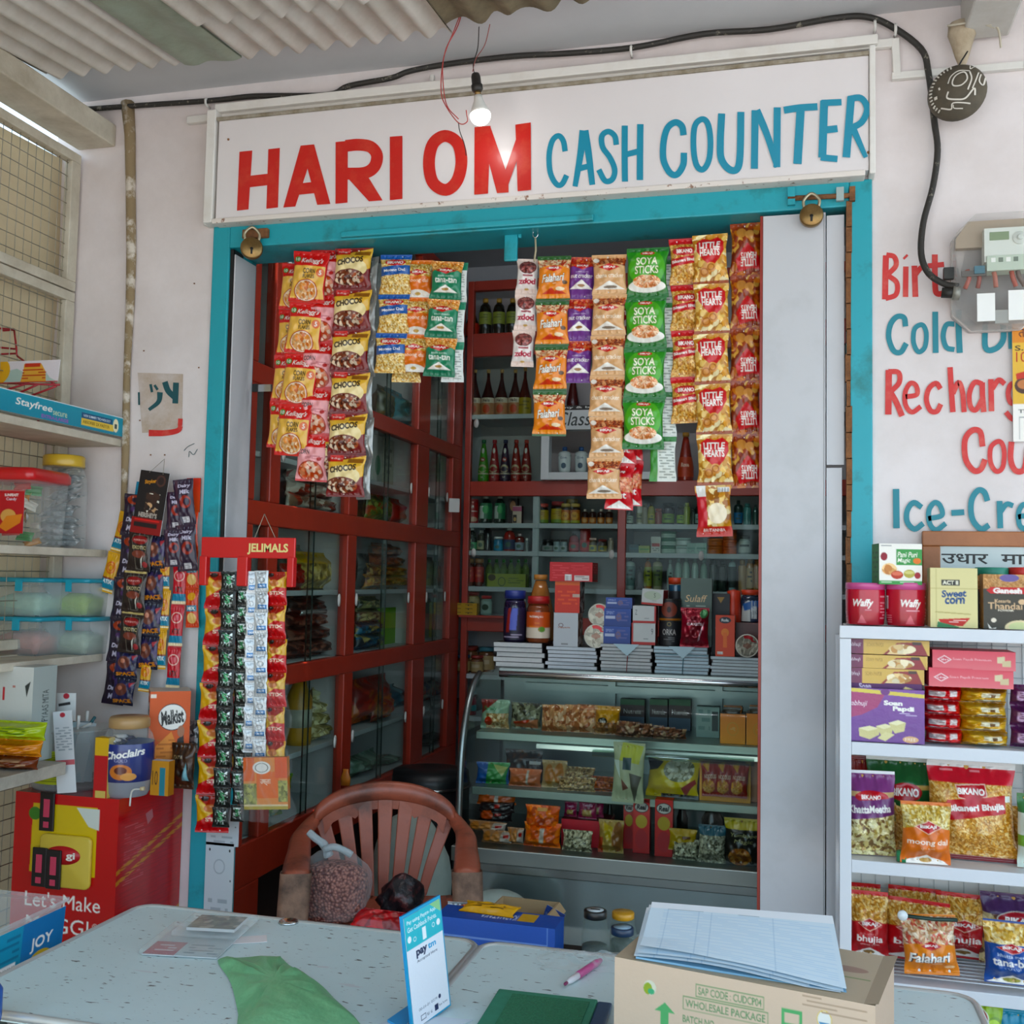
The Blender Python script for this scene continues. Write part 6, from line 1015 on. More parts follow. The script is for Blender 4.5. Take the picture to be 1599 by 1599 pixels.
# ------------------------------------------------------------------ red printed cupboard
CXL, CXR, CYF, CZ = -2.185, -1.838, -.335, .85; CW = CXR-CXL
t = thing('printed_cupboard', 'red printed cupboard with yellow panel standing under the side shelves', 'cupboard', ((CXL+CXR)/2, CYF, 0))
FR = [('bg', 'b8141a'), ('g', 'c2171d', 'a81016'), ('p', [(.18, .035), (.80, .035), (.80, .265), (.17, .265)], 'd3b43c'), ('p', [(.60, .04), (.82, .04), (.82, .11), (.72, .1)], 'cfd2c8'), ('t', 'Let\'s Make', .5, .355, .72, .05, WH, dict(b=.0)), ('t', 'MAGGI', .46, .435, .60, .05, WH, dict(b=.0)), ('t', '®', .82, .425, .05, .018, WH), ('e', .2, .07, .06, .022, '3f7a2c')]
sd_ = [('bg', 'b5151a'), ('lines', .02, .04, .98, .6, 'a8181c', 90), ('lines', .1, .1, .4, .3, 'c4585c', 26), ('p', [(0, .24), (1, .12), (1, .17), (0, .29)], 'c0782c'), ('p', [(0, .255), (1, .135), (1, .155), (0, .275)], 'b01a1c'), ('p', [(.7, .49), (1, .45), (1, .49), (.8, .51)], 'c0782c'), ('lines', .05, .05, .95, .6, 'a01216', 60), ('p', [(.4, .08), (.5, .07), (.52, .1), (.44, .12)], 'b0686c')]
link('cabinet_body', carton(CW, -CYF-.003, CZ, FR, 'a81016', 'a31015', 'pet', .002, sideR=sd_), t)
b = MB(); loft(b, [([(p[0]*1.15, p[1]) for p in rsq(.074, .016)], 0), ([(p[0]*1.15, p[1]) for p in rsq(.074, .016)], .012)], mat('d0b23c', .4)); o = link('raised_plate', b.mesh(), t, (CW*.03, -.001, .665), (PI/2, 0, 0), bevel=.004)
b = MB(); b.lathe([(0, 0), (.058, 0), (.058, .001), (0, .001)], mat('b8141a', .4), 32, sy=.45); text_mb(b, 'gi', WH and mat('efe6d8', .4), lambda u, v: (.012+.03*u, -.014+.024*v, .0022), .03); link('oval_logo', b.mesh(), o, (-.005, .018, .0125))
for x_, z_ in ((-.06, .80), (-.068, .645), (-.020, .642)):
    g = link('magnetic_tag', MB().box(-.024, -.006, -.055, .024, 0, .055, mat('1a1518', .4)).mesh(), t, (x_, -.014 if z_ < .7 else -.002, z_), bevel=.002)
    link('pink_strip', MB().box(-.01, -.0072, -.015, .01, -.005, .036, mat('c93a58', .4)).box(-.009, -.0072, -.045, .009, -.005, -.028, mat('c93a58', .4)).mesh(), g)
UG = 'goods on the red cupboard'
# tub of cards
x, w, h = rest(58, 163, 1122, CZ, -.215); r = w/2; ty = -.215; t = thing('plastic_tub', 'translucent round tub full of cards and clips on the red cupboard', 'tub', (x, ty, CZ), 0, UG)
b = MB(); b.lathe([(r*.88, 0), (r*.93, .008), (r*.97, h*.85), (r*1.02, h*.86), (r*1.02, h*.88), (r*.98, h*.88)], M_frost, 32); link('body', b.mesh(), t)
link('label', PM().add(*(lambda u, v: ((r*.95)*np.sin((u-.72)*1.9), -(r*.96)*np.cos((u-.72)*1.9), h*(.12+.48*(1-v))))(*uv(np.zeros((60, 60, 3)))), art(.096, .096, [('bg', 'a8b224'), ('lines', .1, .05, .9, .95, '7a8018', 14), ('r', .05, .0, .3, .18, '7a3a28'), ('bar', .5, .5, .85, .68)], .00163)[:60, :60], printed('paper')).mesh(), t)
for k in range(7): link('card_blank', card(.05, h*.9, ['8fb0b8', 'a9c2c8', 'c8a8a8', '7a9aa8', 'bcc8ca', '6a90a0', 'a8b8c0'][k], .002), t, (rr.uniform(-.05, .05), rr.uniform(-.04, .05), .01), (rr.uniform(-.1, .1), rr.uniform(-.15, .15), rr.uniform(-1, 1)))
b = MB()
for k in range(9): a = k*.7; b.tube([(.05*math.cos(a)*(k % 3)/2, .05*math.sin(a), h*.8), (.07*math.cos(a), .06*math.sin(a)-.01, h*(.95+.07*(k % 3)))], .005, mat(('c9cac6', '14585f', 'd8d8d4')[k % 3], .4), 6)
link('clips', b.mesh(), t)
for a, c, yt, yb, lb, y_ in ((90, 116, 1082, 1125, 'white card with red dot standing in the translucent tub', -.27), (83, 126, 1110, 1238, 'long white card with red band hanging over the tub front', -.345)):
    p = at((a+c)/2, yb, y=y_); p1 = at((a+c)/2, yt, y=y_); wd = (at(a+30, yb, y=y_)[0]-at(a, yb, y=y_)[0])
    solo('tag_card', card(wd, p1[2]-p[2], [('bg', 'd5d6d8'), ('e', .5, .05, .14, .03 if yb > 1200 else .1, 'b8404a'), ('lines', .1, .2, .9, .5, '9aa2a8', 9), ('r', 0, .6, 1, .66, 'c8686e')] if yb > 1200 else [('bg', 'd8d8d6'), ('e', .5, .12, .16, .1, 'b8404a'), ('p', [(.1, .4), (.7, .32), (.72, .42), (.12, .5)], '2a2a2a')], .001, kind='paper'), lb, 'card', p, rot=(0, -.12 if yb > 1200 else -.03, 0), group=UG)
# sweet jar, boxes
x, w, h = rest(164, 232, 1118, CZ, -.262); r = w/2; t = thing('sweet_jar', 'clear sweet jar with blue label and tan lid on the red cupboard', 'jar', (x, -.262, CZ), 0, UG)
link('body', MB().lathe([(r*.97, h*.2), (r, h*.67), (r*.98, h*.7), (r*.9, h*.78), (r*.72, h*.86)], M_clear, 24).mesh(), t)
link('base', turned([(r*.97, h*.2), (r*.9, h*.06), (r*.8, 0)], '8a8a90', n=24), t)
link('label', turned([(r, h*.68), (r*1.02, h*.6), (r*1.0, h*.3), (r*.97, h*.2)], [('bg', '28306a'), ('g', '2c3878', '242a5c'), ('t', 'Choclairs', .57, .25, .26, .2, WH, dict(sh=.25, b=.03, rot=-.12)), ('t', 'GOLD', .55, .42, .08, .08, 'a8a8c8'), ('e', .55, .72, .07, .2, 'c9763e'), ('e', .55, .68, .04, .1, '5a2018'), ('r', .36, .2, .4, .95, 'b8b8c4'), ('t', 'Choclairs', .3, .3, .14, .14, 'c0bcd0', dict(sh=.2)), ('e', .6, .84, .05, .1, 'd89a5a')]), t)
b = MB(); b.lathe([(r*.76, h*.86), (r*.8, h*.87), (r*.8, h*.96), (r*.74, h*1.0), (0, h)], mat('b08a5a', .4), 24); link('lid', b.mesh(), t)
for k in range(6): link('toffee', pouch(.04, .025, .014, ('b9b9be', '3a3a5a', 'd8d8dc')[k % 3], seal=.15, cell=.006, kind='foil'), t, (rr.uniform(-.02, .02), -.02+rr.uniform(-.01, .01), h*.66+.004*k), (1.1, rr.uniform(-.4, .4), rr.uniform(-1, 1)))
stand('narrow_box', 145, 166, 1152, CZ, -.335, lambda w, h: carton(w, .03, h, [('bg', 'b8161a'), ('r', 0, 0, 1, .3, 'd6a838'), ('p', [(0, .3), (0, .28), (1, .2), (1, .3)], 'd6a838'), ('r', .15, .88, .9, 1, 'cdb060')], 'cdb060', 'd6a838'), 'narrow red and yellow box between the tub and the sweet jar', 'box', UG)
MK = [('bg', 'd6581c'), ('r', .02, .03, .16, .07, 'f0e0d0'), ('e', .56, .27, .34, .14, '2a2420'), ('e', .56, .27, .33, .13, WH), ('t', 'Malkist', .56, .27, .56, .15, '1c1a18', dict(b=.04, sh=.15, rot=-.15)), ('p', [(.1, .6), (.55, .42), (.75, .62), (.3, .82)], 'e8924a'), ('lines', .2, .5, .65, .75, 'c9702e', 6), ('t', 'Chee', .3, .9, .3, .07, '6a2a10', dict(sh=.2)), ('p', [(.7, .5), (.85, .45), (.95, 1), (.6, 1)], '1f1c1c'), ('e', .78, .42, .09, .06, 'a8745a')]
SM = [('bg', 'd0541a'), ('e', .55, .22, .4, .1, '2a2420'), ('e', .55, .22, .38, .09, WH), ('t', 'Malkist', .55, .22, .62, .1, '1c1a18', dict(b=.04, sh=.15)), ('r', .1, .05, .5, .08, 'e8d0c0')]
cq = at(232, 1150, y=-.175); h = at(250, 1080, y=-.16)[2]-CZ; solo('cracker_box', carton(.118, .12, h, MK, SM, 'd8c8b8', 'card'), 'tall orange cracker box standing behind the blue labelled sweet jar', 'box', (cq[0]+.059*math.cos(.62), cq[1]+.059*math.sin(.62), CZ), .62, UG)
stand('brown_packet', 266, 303, 1160, CZ, -.14, pch([('bg', '3a2416'), ('n', 0, 0, 1, 1, ['3a2416', '4a2e1c', '2c1a10'], .02, .01), ('p', [(.6, .8), (.75, .4), (.85, .8)], '7ab0b8'), ('t', 'TATA', .4, .3, .4, .08, 'b89a6a')], .04), 'dark brown packet right of the orange cracker box', 'packet', UG)
stand('gold_box', 234, 262, 1188, CZ, -.25, lambda w, h: carton(w, .03, h, [('bg', 'c4862a'), ('r', .5, .2, .8, 1, '2a7a88'), ('t', '10', .25, .5, .3, .4, '4a2a10')], 'a86a1a'), 'small gold box below the orange cracker box', 'box', UG)
q = at(203, 1252, y=CYF-.006); solo('wire_hook', MB().tube(smooth_pts([(0, 0, -.012), (.002, 0, .02), (.01, -.002, .034), (.03, -.004, .038), (.042, -.004, .04)], 4), .0025, mat('d8d4cc', .4), 6).tube([(.036, -.004, .039), (.046, -.004, .041)], .006, mat('c9b48a', .5), 8).mesh(), 'bent white wire hook hanging at the cupboard top edge', 'hook', q)
# pale plates low on the door jamb
for (a, b_, c, d), lb in (((318, 1318, 366, 1430), 'white drilled metal plate low on the left door jamb'), ((322, 1262, 374, 1318), 'grey metal plate above the white drilled plate')):
    p = at(a, d, y=-.016); p1 = at(c, b_, y=-.016); w_, h_ = p1[0]-p[0], p1[2]-p[2]
    solo('metal_plate', card(w_, h_, [('bg', 'c3ced2'), ('e', .15, .1, .03, .02, '2a2a2a'), ('e', .85, .1, .03, .02, '2a2a2a'), ('e', .9, .5, .02, .015, '2a2a2a'), ('ring', .5, .32, .2, .1, 'a2aeb4', .7), ('lines', .15, .75, .85, .98, 'a2aeb4', 2)], .004, 'pet'), lb, 'plate', ((p[0]+p1[0])/2, -.016, p[2]), group='plates on the jamb')
# plastic tub by the counter
t = thing('wooden_stool', 'plain low stool carrying the clear tub left of the counter', 'stool', (-1.60, -1.24, .03)); link('seat', MB().box(-.19, -.16, .50, .19, .16, .53, mat('6a4a30', .6)).mesh(), t, bevel=.004)
for sx_ in (-.15, .15):
    for sy_ in (-.12, .12): link('leg', MB().box(sx_-.02, sy_-.02, -.03, sx_+.02, sy_+.02, .50, mat('6a4a30', .6)).mesh(), t)
t = thing('open_tub', 'open clear rectangular tub with a blue label left of the counter', 'tub', (-1.587, -1.25, .561), PI/2+.02); H_ = .25; b = MB()
rc = lambda a, b2: [(x, y) for x, y in ((a, b2), (-a, b2), (-a, -b2), (a, -b2))]
loft(b, [(rc(.18, .10), 0), (rc(.20, .12), H_-.01), (rc(.21, .13), H_-.008), (rc(.21, .13), H_)], M_frost, False, False); b.add([(x, y, .002) for x, y in rc(.18, .10)], [(0, 1, 2, 3)], M_frost); link('body', b.mesh(), t, bevel=.004)
link('label', card(.34, .15, [('bg', '1f8fb0'), ('lines', .05, .1, .6, .9, '1a6f90', 9), ('r', .62, 0, 1, 1, '1a6fa8'), ('t', 'JOY', .8, .35, .2, .2, WH, dict(b=.02)), ('e', .8, .65, .12, .2, 'c9a83a'), ('bar', .42, .45, .58, .85)], .001), t, (.03, -.115, .085), (.08, 0, 0))
for k in range(5): link('packet', pouch(.1, .05, .02, ('8a4a4a', '3a7aa0', 'b8b0a8', '6a3a3a', '2a6a90')[k], seal=.1, cell=.006), t, (rr.uniform(-.06, .06), rr.uniform(-.04, .04), .02+.028*k), (1.3, rr.uniform(-.3, .3), rr.uniform(-1, 1)))
# ================================================================== things on and behind the counter
TZ = .7605; KG = 'things on the counter'
# payment stand (its code square is left blank)
q = at(672, 1590, z=TZ); bl, br = at(641, 1612, z=TZ), at(707, 1572, z=TZ); dv = np.array(br)-bl; sw = .112; ang = math.atan2(dv[1], dv[0]); sh_ = .188
PT = [('bg', 'e9eaf0'), ('p', [(0, 0), (1, 0), (1, .30), (0, .30)], '3fb8c4'), ('g', '3fb8c4', '3fb8c4', 0, .01), ('r', 0, .3, 1, 1, 'e9eaf0'), ('p', [(.7, 0), (1, 0), (1, .12)], '8fc48a'), ('t', 'Pay using Paytm App.', .47, .065, .8, .045, 'e6f4f4', dict(b=.01)), ('t', 'Get Cashback Points.', .47, .125, .8, .045, 'e6f4f4', dict(b=.01)), ('r', .45, .17, .55, .28, 'f0f4f4'), ('e', .1, .21, .05, .03, 'f0f4f4'), ('e', .9, .2, .05, .03, 'f0f4f4'), ('ring', .24, .23, .04, .022, 'd8ecec', .5), ('ring', .76, .2, .04, .022, 'd8ecec', .5), ('t', 'pay', .39, .375, .3, .078, '16284f', dict(b=.045)), ('t', 'tm', .67, .362, .22, .052, '1f9fd0', dict(b=.035)), ('t', 'Accepted Here', .52, .44, .56, .032, '2a3550', dict(b=.01)), ('t', '00-01-01 0279', .42, .86, .5, .025, '5a6478'), ('e', .74, .86, .035, .02, '16284f'), ('r', .2, .915, .34, .965, '3a4560'), ('r', .215, .922, .325, .958, 'e9eaf0'), ('r', .58, .91, .68, .965, '16284f'), ('t', 'Made in India', .44, .94, .15, .03, '2a3550'), ('t', 'Paytm Payments', .82, .94, .24, .03, '2a3550')]
t = thing('payment_stand', 'upright blue and white payment card stand on the metal counter', 'stand', ((bl[0]+br[0])/2, (bl[1]+br[1])/2, TZ), group=KG, rot=(-.10, -.075, ang))
link('panel', carton(sw, .004, sh_, [('bg', '2a9cc4')], '2a8cc0', '1f86c0'), t); link('print', card(sw*.92, sh_*.955, PT, .001, cell=.0008), t, (0, -.0008, sh_*.02))
link('foot', MB().add([(-sw/2, .004, 0), (sw/2, .004, 0), (sw/2, .05, 0.012), (-sw/2, .05, 0.012), (-sw/2, .004, .004), (sw/2, .004, .004), (sw/2, .05, .016), (-sw/2, .05, .016)], [(0, 1, 2, 3), (4, 7, 6, 5), (0, 4, 5, 1), (1, 5, 6, 2), (2, 6, 7, 3), (3, 7, 4, 0)], mat('2a8cc0', .4)).mesh(), t)
solo('paper_slip', MB().add([(0, 0, 0), (.10, .0, 0), (.13, .09, 0), (.03, .06, 0), (0, 0, .001), (.10, .0, .001), (.13, .09, .001), (.03, .06, .001)], [(3, 2, 1, 0), (4, 5, 6, 7), (0, 1, 5, 4), (1, 2, 6, 5), (2, 3, 7, 6), (3, 0, 4, 7)], mat('c9d4dc', .7)).mesh(), 'white paper slip lying under the payment stand', 'paper', tuple(np.array(at(590, 1600, z=TZ))+(0, 0, .0003)), -.2, KG)
# green carrier bag lying on the table
poly = [(340, 1500), (375, 1496), (432, 1494), (452, 1508), (490, 1530), (520, 1558), (560, 1615), (380, 1640), (372, 1585), (360, 1535)]
W2 = [at(px, py, z=TZ) for px, py in poly]; ctr = np.mean(W2, 0); b = MB(); vs = []; fs = []; Mg = mat('7dc08a', .4, noise=.3, nscale=10, col2='5aa56a', coat=.1, bump=.5, bscale=22, trans=.93); n = len(W2)*4; out = smooth_pts([np.array(p) for p in W2], 4, True)
for k in range(9):
    f_ = 1-k/8
    for i, p in enumerate(out):
        x_, y_ = ctr[0]+(p[0]-ctr[0])*f_, ctr[1]+(p[1]-ctr[1])*f_; vs.append((x_-ctr[0], y_-ctr[1], .001+.016*(1-f_**3)+.006*math.sin(i*.9+k*.7)*math.sin(k*.5)*f_+(.003*math.sin(i*2.3) if 0 < k < 6 else 0)))
for k in range(8):
    for i in range(n): fs.append((k*n+i, k*n+(i+1) % n, (k+1)*n+(i+1) % n, (k+1)*n+i))
b.add(vs, fs, Mg, True); solo('carrier_bag', b.mesh(), 'green plastic carrier bag lying flat on the left metal table', 'bag', (ctr[0], ctr[1], TZ), 0, KG)
# clear blister trays
p0 = at(318, 1465, z=TZ); t = thing('blister_pack', 'larger clear blister pack with red card lying on the left table', 'blister pack', (p0[0], p0[1]-.03, TZ), .16, KG)
link('card', card(.15, .16, [('bg', 'b8c4c8'), ('r', .0, .55, .42, 1, 'a8283a'), ('lines', .1, .65, .35, .9, 'd8c0c4', 3), ('lines', .5, .6, .95, .95, '7a8a90', 4)], .002, 'paper'), t, (0, -.08, .002), (-PI/2, 0, 0)); b = MB(); b.box(-.08, -.085, .003, .08, .085, .014, M_clear); link('shell', b.mesh(), t, bevel=.004)
t = thing('blister_pack', 'smaller clear blister pack of brown pieces lying on another blister pack', 'blister pack', (p0[0]+.015, p0[1]+.02, TZ+.0145), .16, KG)
b = MB(); b.box(-.07, -.06, 0, .07, .06, .012, M_clear); link('shell', b.mesh(), t, bevel=.004); link('contents', card(.10, .08, [('n', 0, 0, 1, 1, ['7a7060', '5a5044', '9a9080', '6a6254'], .01, .008)], .006, 'paper'), t, (0, -.03, .007), (-PI/2, 0, 0))
solo('paper_slip', MB().box(-.04, -.02, 0, .04, .02, .001, mat('e6dcda', .7)).mesh(), 'small white paper scrap beside the blister packs', 'paper', (at(385, 1468, z=TZ)[0], at(385, 1468, z=TZ)[1], TZ+.0003), .5, KG)
# pen, clear wrapper, green slate
a, c = np.array(at(882, 1543, z=TZ)), np.array(at(938, 1505, z=TZ)); d = c-a; L_ = np.linalg.norm(d); t = thing('pen', 'pink and white pen lying on the right metal table', 'pen', tuple(a+(0, 0, .007)), math.atan2(d[1], d[0]), KG); Ry = Matrix.Rotation(PI/2, 4, 'Y')
link('tip', MB().lathe([(.001, 0), (.003, .008), (.0055, .02), (.0062, .05)], mat('e2dde0', .3), 12, M=Ry).mesh(), t); link('barrel', MB().lathe([(.0068, .05), (.0072, .06), (.007, L_-.02), (.004, L_), (0, L_)], mat('c04a86', .3, coat=.3), 12, M=Ry).mesh(), t); link('nib', MB().lathe([(0, -.004), (.003, 0), (.003, .008)], mat('8a2a5a', .4), 10, M=Ry).mesh(), t)
p0 = at(905, 1508, z=TZ); b = MB(); b.grid(lambda u, v: ((u-.5)*.19+.01*math.sin(v*9), (v-.5)*.11+.008*math.sin(u*11), .002+.014*math.sin(PI*u)*math.sin(PI*v)*(1+.5*math.sin(u*23)*math.sin(v*19))), 40, 26, mat('e4eaea', .12, trans=.06, bump=.6, bscale=40)); solo('clear_wrapper', b.mesh(), 'crumpled clear plastic wrapper beside the pink pen', 'wrapper', (p0[0]+.015, p0[1]+.02, TZ), .1, KG)
P = [at(px, py, z=TZ) for px, py in ((781, 1553), (940, 1556), (952, 1620), (772, 1620))]; cx_, cy_ = np.mean([p[0] for p in P]), np.mean([p[1] for p in P]); wd = .178; t = thing('green_slate', 'green felt slate with a blue edge lying on the right table', 'slate', (P[0][0]+wd/2, P[0][1]-.07, TZ), .03, KG)
link('board', MB().box(-wd/2, -.09, 0, wd/2, .07, .012, mat('2f7f62', .8, noise=.4, nscale=60, col2='1f6044')).mesh(), t, bevel=.003); link('felt', MB().box(-wd/2+.03, -.09, .0121, wd/2-.012, .05, .0135, mat('2a7650', .95, noise=.6, nscale=160, col2='1a5238', bump=.5, bscale=200)).mesh(), t); link('edge', MB().box(wd/2, -.09, 0, wd/2+.026, .066, .011, mat('2c4a66', .35, noise=.3, nscale=20)).mesh(), t, bevel=.004)
# carton with ledger on the right table
fl, fr, bk = [np.array(at(px, py, z=.93)) for px, py in ((960, 1494), (1367, 1571), (1377, 1485))]; dv = fr-fl; cw_ = np.linalg.norm(dv); ca = math.atan2(dv[1], dv[0]); cdp = .21; chh = .93-TZ
CT = [('bg', 'c9ae96'), ('e', .15, .21, .026, .062, 'cdc8b0'), ('e', .142, .22, .018, .05, '8a9a2a'), ('e', .156, .24, .014, .026, '3f9a6a'), ('p', [(.195, .50), (.195, .39), (.17, .39), (.212, .31), (.254, .39), (.228, .39), (.228, .50)], '4f9a5c')]
for (a_, b_, c_, d_), s_, cx2, cy2, tw in (((.335, .10, .60, .21), 'SAP CODE : CUDCP04', .468, .155, .245), ((.285, .22, .615, .335), 'WHOLESALE PACKAGE', .45, .278, .31)):
    CT += [('r', a_, b_, c_, d_, '6f8a5c'), ('r', a_+.003, b_+.008, c_-.003, d_-.008, 'c9ae96'), ('t', s_, cx2, cy2, tw, .065, '5f8256', dict(b=.02))]
CT += [('t', 'BATCH NO.', .35, .41, .13, .06, '5f8256', dict(b=.02)), ('r', .665, .16, .74, .62, '4f9a5c'), ('r', .675, .19, .73, .27, 'c9ae96'), ('r', .675, .31, .73, .6, 'b9c29a'), ('e', .82, .19, .027, .075, 'd8d4cc'), ('ring', .82, .19, .027, .075, 'cfb040', .8), ('p', [(.80, .21), (.84, .21), (.835, .24), (.805, .24)], '5a8aa8'), ('lines', .74, .02, .97, .16, 'a88e76', 4)]
ct = solo('carton', carton(cw_, cdp, chh, CT, 'b89c84', [('bg', 'b5a288'), ('e', .85, .4, .08, .06, '9a7a6a'), ('lines', .78, .5, .95, .6, '7f8a5c', 2)], 'card', .0012), 'brown carton with green printing on the right table', 'carton', tuple((fl+fr)/2+(0, 0, TZ-.93)), ca, KG)
link('top_flap', MB().add([(cw_/2-.015, 0, chh), (cw_/2+.004, 0, chh+.003), (cw_/2+.006, cdp, chh+.004), (cw_/2-.015, cdp, chh)], [(0, 1, 2, 3)], mat('a8947a', .8)).mesh(), ct)
pad = [np.array(at(px, py, z=zz)) for px, py, zz in ((1018, 1412, .962), (1300, 1434, .962), (1322, 1543, .936), (999, 1487, .941))]
def padpt(u, v, dz=0.):
    p = (pad[0]*(1-u)+pad[1]*u)*(1-v)+(pad[3]*(1-u)+pad[2]*u)*v; return (p[0], p[1], max(p[2]+dz+.006*math.sin(PI*u*1.3)*v, .932+dz*.2))
t = thing('ledger_pad', 'open ruled ledger pad with pale blue pages lying on the carton', 'ledger', (0, 0, 0), 0, KG)
for k in range(3):
    C = art(.30, .33, [('bg', 'd6e4ec' if k == 2 else 'd8e2e8'), ('r', 0, 0, 1, .13, 'eceef0'), ('lines', .08, .16, .97, .97, 'c6dae8', 28), ('r', .1, .14, .103, 1, '9ab8d0'), ('r', .27, .14, .273, 1, '9ab8d0'), ('r', .34, .14, .343, 1, '9ab8d0'), ('r', .67, .14, .673, 1, '9ab8d0'), ('lines', .1, .13, .6, .15, '8aa0b0', 1)], .0016); u, v = uv(C); XYZ = np.array([[padpt(u[i, j], v[i, j]+.0, -.004+.004*k+(.008*max(0, (v[i, j]-.75))*max(0, .4-u[i, j])*8 if k == 2 else 0)) for j in range(u.shape[1])] for i in range(u.shape[0])])
    link('page', PM().add(XYZ[..., 0]-.004*(2-k), XYZ[..., 1]-.003*(2-k), XYZ[..., 2], C, printed('paper')).mesh(), t)
b = MB(); c0 = [padpt(*q, -.006) for q in ((-.03, .03), (0.97, .0), (1.0, 1.0), (-.02, 1.01))]; b.add(c0+[(p[0], p[1], p[2]-.003) for p in c0], [(0, 3, 2, 1), (4, 5, 6, 7), (0, 1, 5, 4), (1, 2, 6, 5), (2, 3, 7, 6), (3, 0, 4, 7)], mat('7aa8c4', .5)); link('cover', b.mesh(), t)
# bench behind the counter with cartons and jars
HG2 = 'things on the low bench'
t = thing('low_bench', 'dark low bench standing just behind the counter', 'bench', (-.58, -.56, 0)); link('top', MB().box(-.28, -.22, .56, .36, .22, .585, mat('1d1a18', .6)).mesh(), t)
for sx_ in (-.24, .32):
    for sy_ in (-.18, .18): link('leg', MB().box(sx_-.02, sy_-.02, 0, sx_+.02, sy_+.02, .56, mat('1d1a18', .6)).mesh(), t)
BZ2 = .586
x, w, h = rest(676, 866, 1440, BZ2, -.62); solo('blue_carton', carton(w, .09, h, [('bg', '1c4fa8'), ('r', .02, .3, .93, .34, '6a8ac8'), ('r', .93, .0, .94, 1, '6a8ac8'), ('t', 'BANK', .42, .62, .1, .28, '3a4a3a', dict(b=.03, rot=PI)), ('e', .62, .75, .03, .15, '4a7ac8'), ('t', 'NSTV', .23, .5, .05, .9, 'a8a86a', dict(rot=PI/2)), ('t', 'NSTV', .72, .6, .05, .9, 'a8a86a', dict(rot=PI/2))], '1a4590', [('bg', '1a4aa0'), ('t', 'KARNATAKA', .5, .5, .3, .4, 'c8d0e0', dict(b=.02, rot=PI)), ('r', .66, .1, .8, .7, 'c99a2a')]), 'long blue carton with upside down lettering on the bench', 'carton', (x, -.62, BZ2), -.02, HG2)
zt = BZ2+h+.001; x2, w2, h2 = rest(718, 806, 1432, zt, -.56); solo('yellow_packet', pouch(w2, .05, .02, [('bg', 'cf9620'), ('lines', .2, .2, .8, .8, '5a3a14', 3)], 'cf9620', seal=.04), 'yellow packet lying on the long blue carton', 'packet', (x2, -.575, zt), rot=(-1.35, 0, -.1), group=HG2)
x2, w2, h2 = rest(690, 726, 1416, BZ2, -.50); solo('silver_packet', pouch(w2, max(h2, .1), .04, [('bg', '9aa0a4'), ('n', 0, .2, 1, 1, ['9aa0a4', 'c9ccd0', '6a7076'], .02, .01), ('p', [(.3, .1), (1, 0), (1, .12), (.4, .25)], 'd8682a')], kind='foil'), 'silver and orange packet behind the blue carton', 'packet', (x2, -.46, BZ2), rz=.1, group=HG2)
x2, w2, h2 = rest(795, 852, 1428, BZ2, -.50); t = thing('open_carton', 'open brown carton behind the blue carton on the bench', 'carton', (x2, -.43, BZ2), -.05, HG2); b = MB(); Mcb = mat('a88a62', .8, noise=.3, nscale=8)
for q in ((-.1, -.05, 0, -.096, .05, h2), (.046, -.05, 0, .05, .05, h2), (-.096, .046, 0, .046, .05, h2), (-.096, -.05, 0, .046, -.046, h2*.9), (-.096, -.046, 0, .046, .046, .004)): b.box(*q, Mcb)
b.add([(.05, -.05, h2), (.05, .05, h2), (.066, .05, h2-.02), (.066, -.05, h2-.02)], [(0, 1, 2, 3)], Mcb); link('body', b.mesh(), t); link('packet', pouch(.05, h2*1.0, .02, [('bg', '2a3f7a'), ('r', 0, .3, 1, .6, 'd8dce4')], seal=.1), t, (.01, 0, .006), (0, .4, 0))
for (a, c, yt, y_), kind_, lb in (((903, 946, 1427, -.52), 0, 'clear glass jar with black and white lid behind the counter'), ((948, 990, 1430, -.44), 1, 'glass jar with yellow lid behind the carton'), ((946, 989, 1454, -.58), 2, 'glass jar with dark blue lid in front of the yellow lidded jar')):
    x, w, h = rest(a, c, yt, BZ2, y_); r = w/2; t = thing('glass_jar', lb, 'jar', (x, y_+r, BZ2), 0, HG2); b = MB(); b.lathe([(r*.95, 0), (r, .01), (r, h*.6), (r*.86, h*.8), (r*.78, h*.88)], mat('7d938a', .06, trans=.06), 24); link('body', b.mesh(), t)
    b = MB(); lc = ('1a1c1c', 'c8901c', '1c3450')[kind_]; b.lathe([(r*.8, h*.87), (r*.84, h*.88), (r*.84, h*.985), (r*.8, h), (0, h)], mat(lc, .35, coat=.2), 24)
    if kind_ == 0: b.lathe([(r*.62, h+.0005), (0, h+.0006)], mat('c8ccca', .4), 20); b.box(-r*.35, -.002, h+.0006, r*.35, .004, h+.0012, M_dark)
    if kind_ == 2: b.lathe([(r*.66, h+.0005), (0, h+.0006)], mat('8fa8b8', .4), 20)
    link('lid', b.mesh(), t); b = MB(); b.lathe([(r*.9, .006), (r*.94, .02), (r*.94, h*.4), (0, h*.42)], mat('3a4440', .5, noise=.6, nscale=40, col2='77827c', bump=.5), 16); link('contents', b.mesh(), t)
